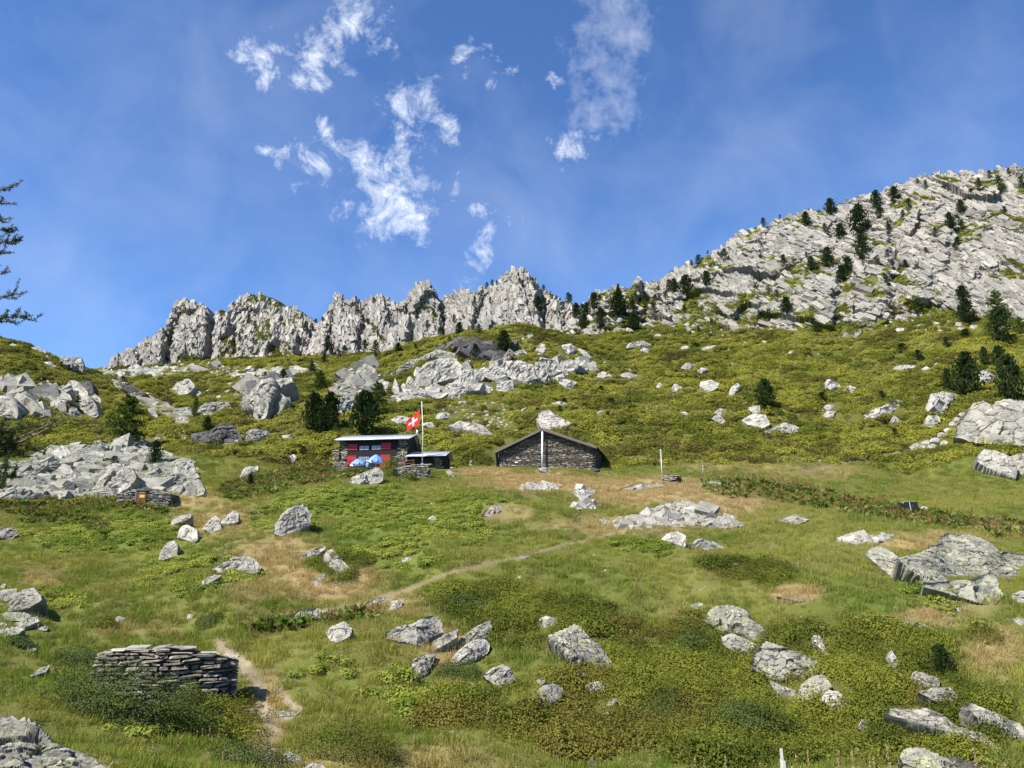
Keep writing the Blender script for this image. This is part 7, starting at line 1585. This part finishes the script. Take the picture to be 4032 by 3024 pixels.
# ------------------------------------------------------------------ ground cover: grass, herbs, heath, dock (nobody could count it)
def veg_proto(kind, seed):
    r = np.random.default_rng(seed)
    if kind == 'grass':
        n = 80; a = r.uniform(0, 6.283, n); q = np.sqrt(r.random(n))*.42; P = np.stack([np.cos(a)*q, np.sin(a)*q, -.03+0*q], 1)
        d = np.stack([r.normal(size=n)*.38+.15, r.normal(size=n)*.38, np.ones(n)], 1); d /= np.linalg.norm(d, axis=1, keepdims=True)
        V, F = quad_blades(P, d, r.uniform(.14, .42, n), r.uniform(.014, .026, n), r)
    elif kind == 'herb':
        n = 70; a = r.uniform(0, 6.283, n); q = np.sqrt(r.random(n))*.40; P = np.stack([np.cos(a)*q, np.sin(a)*q, r.uniform(.02, .26, n)], 1)
        d = np.stack([np.cos(a)+r.normal(size=n)*.7, np.sin(a)+r.normal(size=n)*.7, r.uniform(0, .9, n)], 1); d /= np.linalg.norm(d, axis=1, keepdims=True)
        d[:, 2] += .9; d /= np.linalg.norm(d, axis=1, keepdims=True); V, F = leaf_faces(P, d, r.uniform(.10, .19, n), r.uniform(.07, .12, n), r)
    elif kind == 'heath':
        n = 210; th = r.uniform(0, 6.283, n); ph = np.arccos(r.random(n)); x, y, z = np.cos(th)*np.sin(ph), np.sin(th)*np.sin(ph), np.cos(ph)
        lm = (.75+.5*r.random(n))*(1+.45*np.sin(x*7+seed)*np.sin(y*7)); P = np.stack([x*.45*lm, y*.45*lm, z*.36*lm], 1)
        d = np.stack([x, y, z+.7], 1)+r.normal(size=(n, 3))*.6; d /= np.linalg.norm(d, axis=1, keepdims=True)
        V, F = leaf_faces(P, d, r.uniform(.05, .10, n), r.uniform(.035, .06, n), r)
    elif kind == 'far':
        n = 120; th = r.uniform(0, 6.283, n); ph = np.arccos(r.random(n)); x, y, z = np.cos(th)*np.sin(ph), np.sin(th)*np.sin(ph), np.cos(ph)
        lm = (.75+.5*r.random(n)); P = np.stack([x*.85*lm, y*.6*lm, z*.46*lm], 1)
        d = np.stack([x*.6, y*.6, z+.8], 1)+r.normal(size=(n, 3))*.5; d /= np.linalg.norm(d, axis=1, keepdims=True)
        V, F = leaf_faces(P, d, r.uniform(.18, .34, n), r.uniform(.12, .22, n), r)
    elif kind == 'dock':
        n = 16; a = r.uniform(0, 6.283, n); P = np.stack([np.cos(a)*.1, np.sin(a)*.1, r.uniform(.05, .25, n)], 1)
        d = np.stack([np.cos(a), np.sin(a), r.uniform(.2, 1.0, n)], 1); d /= np.linalg.norm(d, axis=1, keepdims=True)
        V, F = quad_blades(P, d, r.uniform(.25, .42, n), r.uniform(.13, .2, n), r)
    else:
        n = 46; zz = r.uniform(.25, .95, n); P = np.stack([r.normal(size=n)*.012, r.normal(size=n)*.012, zz], 1)
        d = np.stack([r.normal(size=n)*.6, r.normal(size=n)*.6, np.ones(n)], 1); d /= np.linalg.norm(d, axis=1, keepdims=True)
        V, F = quad_blades(P, d, r.uniform(.06, .11, n), r.uniform(.025, .045, n), r)
        b = len(V); V = np.concatenate([V, [(-.012, 0, -.05), (.012, 0, -.05), (.006, 0, .8), (0, -.012, -.05), (0, .012, -.05), (0, .006, .8)]]); F = np.concatenate([F, [[b, b+1, b+2], [b+3, b+4, b+5]]])
    return V, F
VM = {'grass': 'v_grass', 'herb': 'v_leaf', 'heath': 'v_heath', 'far': 'v_heath', 'dock': 'v_leaf', 'stalk': 'v_stalk'}
def scatter(name, label, kind, P, Nrm, scale, tint_, nproto=4, lean=.6, seed=1):
    pc = bpy.data.collections.new(name+'_kinds')
    for k in range(nproto):
        V, F = veg_proto(kind, seed*10+k); pc.objects.link(bpy.data.objects.new(name+'_sprig', mesh_np(name+'_sprig', V, F, M[VM[kind]])))
    n = len(P); r = np.random.default_rng(seed)
    up = Nrm*lean+np.array((0, 0, 1-lean)); up /= np.linalg.norm(up, axis=1, keepdims=True)
    yaw = r.uniform(0, 6.283, n); h = np.stack([np.cos(yaw), np.sin(yaw), 0*yaw], 1)
    x = h-up*(h*up).sum(1, keepdims=True); x /= np.linalg.norm(x, axis=1, keepdims=True); y = np.cross(up, x)
    e = np.stack([np.arctan2(y[:, 2], up[:, 2]), np.arcsin(np.clip(-x[:, 2], -1, 1)), np.arctan2(x[:, 1], x[:, 0])], 1)
    me = bpy.data.meshes.new(name); me.vertices.add(n); me.vertices.foreach_set('co', P.astype(np.float32).ravel())
    a = me.attributes.new('rot', 'FLOAT_VECTOR', 'POINT'); a.data.foreach_set('vector', e.astype(np.float32).ravel())
    a = me.attributes.new('scl', 'FLOAT', 'POINT'); a.data.foreach_set('value', scale.astype(np.float32))
    a = me.attributes.new('idx', 'INT', 'POINT'); a.data.foreach_set('value', r.integers(0, nproto, n).astype(np.int32))
    a = me.attributes.new('tint', 'FLOAT_COLOR', 'POINT'); a.data.foreach_set('color', np.concatenate([tint_, np.ones((n, 1))], 1).astype(np.float32).ravel())
    o = link(name, me); tag(o, label, 'ground cover', kind='stuff')
    ng = bpy.data.node_groups.new(name, 'GeometryNodeTree')
    ng.interface.new_socket('Geometry', in_out='INPUT', socket_type='NodeSocketGeometry'); ng.interface.new_socket('Geometry', in_out='OUTPUT', socket_type='NodeSocketGeometry')
    nn = ng.nodes; gi = nn.new('NodeGroupInput'); go_ = nn.new('NodeGroupOutput'); ip = nn.new('GeometryNodeInstanceOnPoints'); ci = nn.new('GeometryNodeCollectionInfo')
    ci.inputs['Collection'].default_value = pc; ci.inputs['Separate Children'].default_value = True; ci.inputs['Reset Children'].default_value = True
    def na(nm, t):
        q = nn.new('GeometryNodeInputNamedAttribute'); q.data_type = t; q.inputs['Name'].default_value = nm; return q.outputs['Attribute']
    er = nn.new('FunctionNodeEulerToRotation'); l = ng.links
    l.new(gi.outputs[0], ip.inputs['Points']); l.new(ci.outputs[0], ip.inputs['Instance']); ip.inputs['Pick Instance'].default_value = True
    l.new(na('idx', 'INT'), ip.inputs['Instance Index']); l.new(na('rot', 'FLOAT_VECTOR'), er.inputs[0]); l.new(er.outputs[0], ip.inputs['Rotation']); l.new(na('scl', 'FLOAT'), ip.inputs['Scale'])
    l.new(ip.outputs[0], go_.inputs[0])
    md = o.modifiers.new('scatter', 'NODES'); md.node_group = ng
    return o
vr = np.random.default_rng(17)
def sample(D0, D1, dens, smax=.74):
    n = int(smax*(D1*D1-D0*D0)*dens); D = np.sqrt(vr.uniform(D0*D0, D1*D1, n)); s = vr.uniform(-smax, smax, n); x = s*D
    return x, D
def normals(x, y):
    e = .5; gx = (base_h(x+e, y)-base_h(x-e, y))/(2*e); gy = (base_h(x, y+e)-base_h(x, y-e))/(2*e); n = np.stack([-gx, -gy, np.ones(len(x))], 1); return n/np.linalg.norm(n, axis=1, keepdims=True)
def off_rock(P):
    X, Y = proj(P); k = np.ones(len(P), bool)
    for pl in ROCK_POLYS:
        c = pl.mean(0); sm = max(np.ptp(pl[:, 0]), np.ptp(pl[:, 1])) < 110
        q = c+(pl-c)*(1.12 if sm else .86)
        if sm: q[q[:, 1] > c[1], 1] += 9
        k &= ~inpoly(X, Y, q)
    hx, hy = h0[0], h0[1]                                   # keep the buildings and terrace clear
    k &= ~((P[:, 0] > hx-5.2) & (P[:, 0] < hx+10.5) & (P[:, 1] > hy-3.4) & (P[:, 1] < hy+5.5))
    k &= ~((P[:, 0] > b0[0]-7.2) & (P[:, 0] < b0[0]+7.2) & (P[:, 1] > b0[1]-.6) & (P[:, 1] < b0[1]+10))
    k &= ~(inpoly(X/1.82278, Y/1.82278, [(a/3.1016, 630.9+b/3.1016) for a, b in FIELD]) & (vr.random(len(P)) < .93))
    return k
def build_points(D0, D1, dens):
    x, y = sample(D0, D1, dens); P = np.stack([x, y, ground(x, y)], 1); return P[off_rock(P)]
def tints(P, base, alt, amt=.5, seed=1):
    n = fbm(P[:, 0]/5, P[:, 1]/5, 3, seed); n2 = vr.random(len(P)); t = np.clip(.5+n*1.3+(n2-.5)*amt, 0, 1)[:, None]; return np.array(base)*(1-t)+np.array(alt)*t
GR, GR2, DRYC = (.140, .205, .032), (.29, .29, .066), (.44, .33, .165)
HE, HE2, HE3 = (.060, .082, .013), (.175, .192, .028), (.15, .115, .03)
P = np.concatenate([build_points(17, 60, 5.5), build_points(60, 118, 3.2)])
dry, lush, heath, dock, path = cover(P); u = vr.random(len(P)); nz1 = fbm(P[:, 0]/2.5, P[:, 1]/2.5, 3, 61)
keep = u > path*.96
heath_m = keep & (heath+nz1*.5 > .45) & (P[:, 1] < 110)
lush_m = keep & ~heath_m & (lush*.75+nz1*.45 > .38+.3*vr.random(len(P))) & (dry < .5) & (P[:, 1] < 108)
grass_m = keep & ~heath_m & ~lush_m & (P[:, 1] < 118)
Pg = P[grass_m]; tg = tints(Pg, GR, GR2, .5, 3); dg_ = np.clip(dry[grass_m]*1.15+.75*np.clip(fbm(Pg[:, 0]/1.8, Pg[:, 1]/1.8, 3, 66), 0, 1), 0, 1)[:, None]
tg = tg*(1-dg_)+np.array(DRYC)*dg_
sz = (1+.6*fbm(Pg[:, 0]/1.3, Pg[:, 1]/1.3, 2, 95))*vr.uniform(.5, 1.05, len(Pg))*(1-.65*path[grass_m])*np.where(Pg[:, 1] > 60, 1.15, .95)
scatter('meadow_grass', 'green and straw-coloured grass on the slope below the huts', 'grass', Pg, normals(Pg[:, 0], Pg[:, 1]), sz, tg, 5, .5, 2)
k_ = (vr.random(len(Pg)) < .16); Pq = Pg[k_]+np.stack([vr.normal(size=k_.sum())*.2, vr.normal(size=k_.sum())*.2, np.zeros(k_.sum())], 1); Pq[:, 2] = ground(Pq[:, 0], Pq[:, 1])
scatter('grass_seed_heads', 'pale straw-coloured grass seed heads standing over the meadow', 'stalk', Pq, normals(Pq[:, 0], Pq[:, 1]), vr.uniform(.35, .7, len(Pq)), tints(Pq, (.30, .23, .11), (.42, .34, .18), .9, 19), 3, .1, 9)
Pl = P[lush_m]; scatter('meadow_herbs', 'fresh green broad-leaved herbs in the meadow', 'herb', Pl, normals(Pl[:, 0], Pl[:, 1]), vr.uniform(.7, 1.3, len(Pl)), tints(Pl, (.11, .165, .022), (.25, .28, .055), .9, 5), 4, .5, 3)
Ph = np.concatenate([P[heath_m], P[heath_m]+np.stack([vr.normal(size=heath_m.sum())*.3, vr.normal(size=heath_m.sum())*.3, 0*nz1[heath_m]], 1)]); Ph[:, 2] = ground(Ph[:, 0], Ph[:, 1]); Ph = Ph[off_rock(Ph)]
bare = fbm(Ph[:, 0]/1.5, Ph[:, 1]/1.5, 3, 91) > -.34; Ph = Ph[bare]; th_ = tints(Ph, HE, HE2, 1.0, 7); rb = np.clip(fbm(Ph[:, 0]/3.2, Ph[:, 1]/3.2, 3, 77)*2.0-.3, 0, .6)[:, None]; th_ = th_*(1-rb)+np.array(HE3)*rb
scatter('heath', 'low olive bilberry and alpenrose heath on the near slope', 'heath', Ph, normals(Ph[:, 0], Ph[:, 1]), vr.uniform(.65, 1.35, len(Ph))*(1+.55*fbm(Ph[:, 0]/2.2, Ph[:, 1]/2.2, 2, 93)), th_, 5, .7, 4)
# dock bands: leaves and brown seed stalks
x, y = sample(30, 112, 2.6); Pd = np.stack([x, y, ground(x, y)], 1); Pd = Pd[off_rock(Pd)]; _, _, _, dk_, _ = cover(Pd); m = dk_ > .3+.5*vr.random(len(Pd)); Pd = Pd[m]
scatter('dock_leaves', 'large pale green dock leaves in bands near the huts', 'dock', Pd, normals(Pd[:, 0], Pd[:, 1]), vr.uniform(.8, 1.4, len(Pd)), tints(Pd, (.09, .15, .025), (.24, .28, .085), 1.0, 9), 4, .3, 5)
x, y = sample(30, 112, 3.0); Ps = np.stack([x, y, ground(x, y)], 1); Ps = Ps[off_rock(Ps)]; _, _, _, dk_, _ = cover(Ps); m = dk_ > .15+.75*vr.random(len(Ps)); Ps = Ps[m]
scatter('dock_stalks', 'rusty brown dock seed stalks in bands near the huts', 'stalk', Ps, normals(Ps[:, 0], Ps[:, 1]), vr.uniform(.5, 1.0, len(Ps)), tints(Ps, (.17, .085, .042), (.30, .18, .085), .9, 11), 3, .1, 6)
# heath mats of the upper hillsides and the ledges of the cliffs
x, y = sample(104, 235, 1.15); Pf = np.stack([x, y, ground(x, y)], 1); x, y = sample(235, 345, .45); Pf2 = np.stack([x, y, ground(x, y)], 1)
Pf = np.concatenate([Pf, Pf2]); Pf = Pf[off_rock(Pf)]
_, _, _, _, pa = cover(Pf); sX, sY = [c/1.82278 for c in proj(Pf)]
sc_ = np.minimum(polydist(sX, sY, [(235,800),(262,835),(300,860),(360,885),(400,905)])/16, polydist(sX, sY, [(255,806),(330,802),(420,795)])/11)
thin = inpoly(*proj(Pf), [src('R3', a, b) for a, b in [(560,1090),(880,1000),(1110,975),(1390,990),(1420,1180),(1290,1230),(1000,1200),(600,1160)]]); kp = ~thin | (vr.random(len(Pf)) < .45)
Pf, pa, sc_ = Pf[kp], pa[kp], sc_[kp]
Pf = Pf[(pa < .5) & ((sc_ > .9) | (vr.random(len(Pf)) < .12))]
tf = tints(Pf, (.092, .112, .016), (.26, .258, .040), .75, 13); jn = np.clip(fbm(Pf[:, 0]/11, Pf[:, 1]/8, 3, 87)*3.0-.75, 0, .8)[:, None]; tf = tf*(1-jn)+np.array((.050, .066, .016))*jn; rb = np.clip(fbm(Pf[:, 0]/4, Pf[:, 1]/2.6, 3, 79)*2.8-.3, 0, .85)[:, None]; tf = tf*(1-rb)+np.array((.085, .068, .022))*rb
gl = np.clip(fbm(Pf[:, 0]/9, Pf[:, 1]/6, 3, 83)*2.2-.45, 0, .7)[:, None]; tf = tf*(1-gl)+np.array((.30, .275, .075))*gl
scatter('hillside_heath', 'olive and brown dwarf-shrub heath covering the upper hillsides', 'far', Pf, normals(Pf[:, 0], Pf[:, 1]), vr.uniform(.6, 1.35, len(Pf))*np.where(Pf[:, 1] > 235, 1.7, 1.0), tf, 5, .8, 7)
Pc, Nc = [], []
for V, gr_, nn_ in CLIFF_G:
    k = np.nonzero(gr_ > .58)[0]; k = vr.choice(k, min(len(k), 4200), replace=False); nv = nn_[k]*np.sign(nn_[k][:, 2:3]+1e-6); Pc.append(V[k]); Nc.append(nv)
Pc = np.concatenate(Pc); Nc = np.concatenate(Nc)
scatter('ledge_turf', 'green turf on the ledges of the cliffs', 'far', Pc, Nc, vr.uniform(.5, 1.1, len(Pc)), tints(Pc, (.075, .092, .015), (.16, .165, .03), .8, 15), 4, .6, 8)
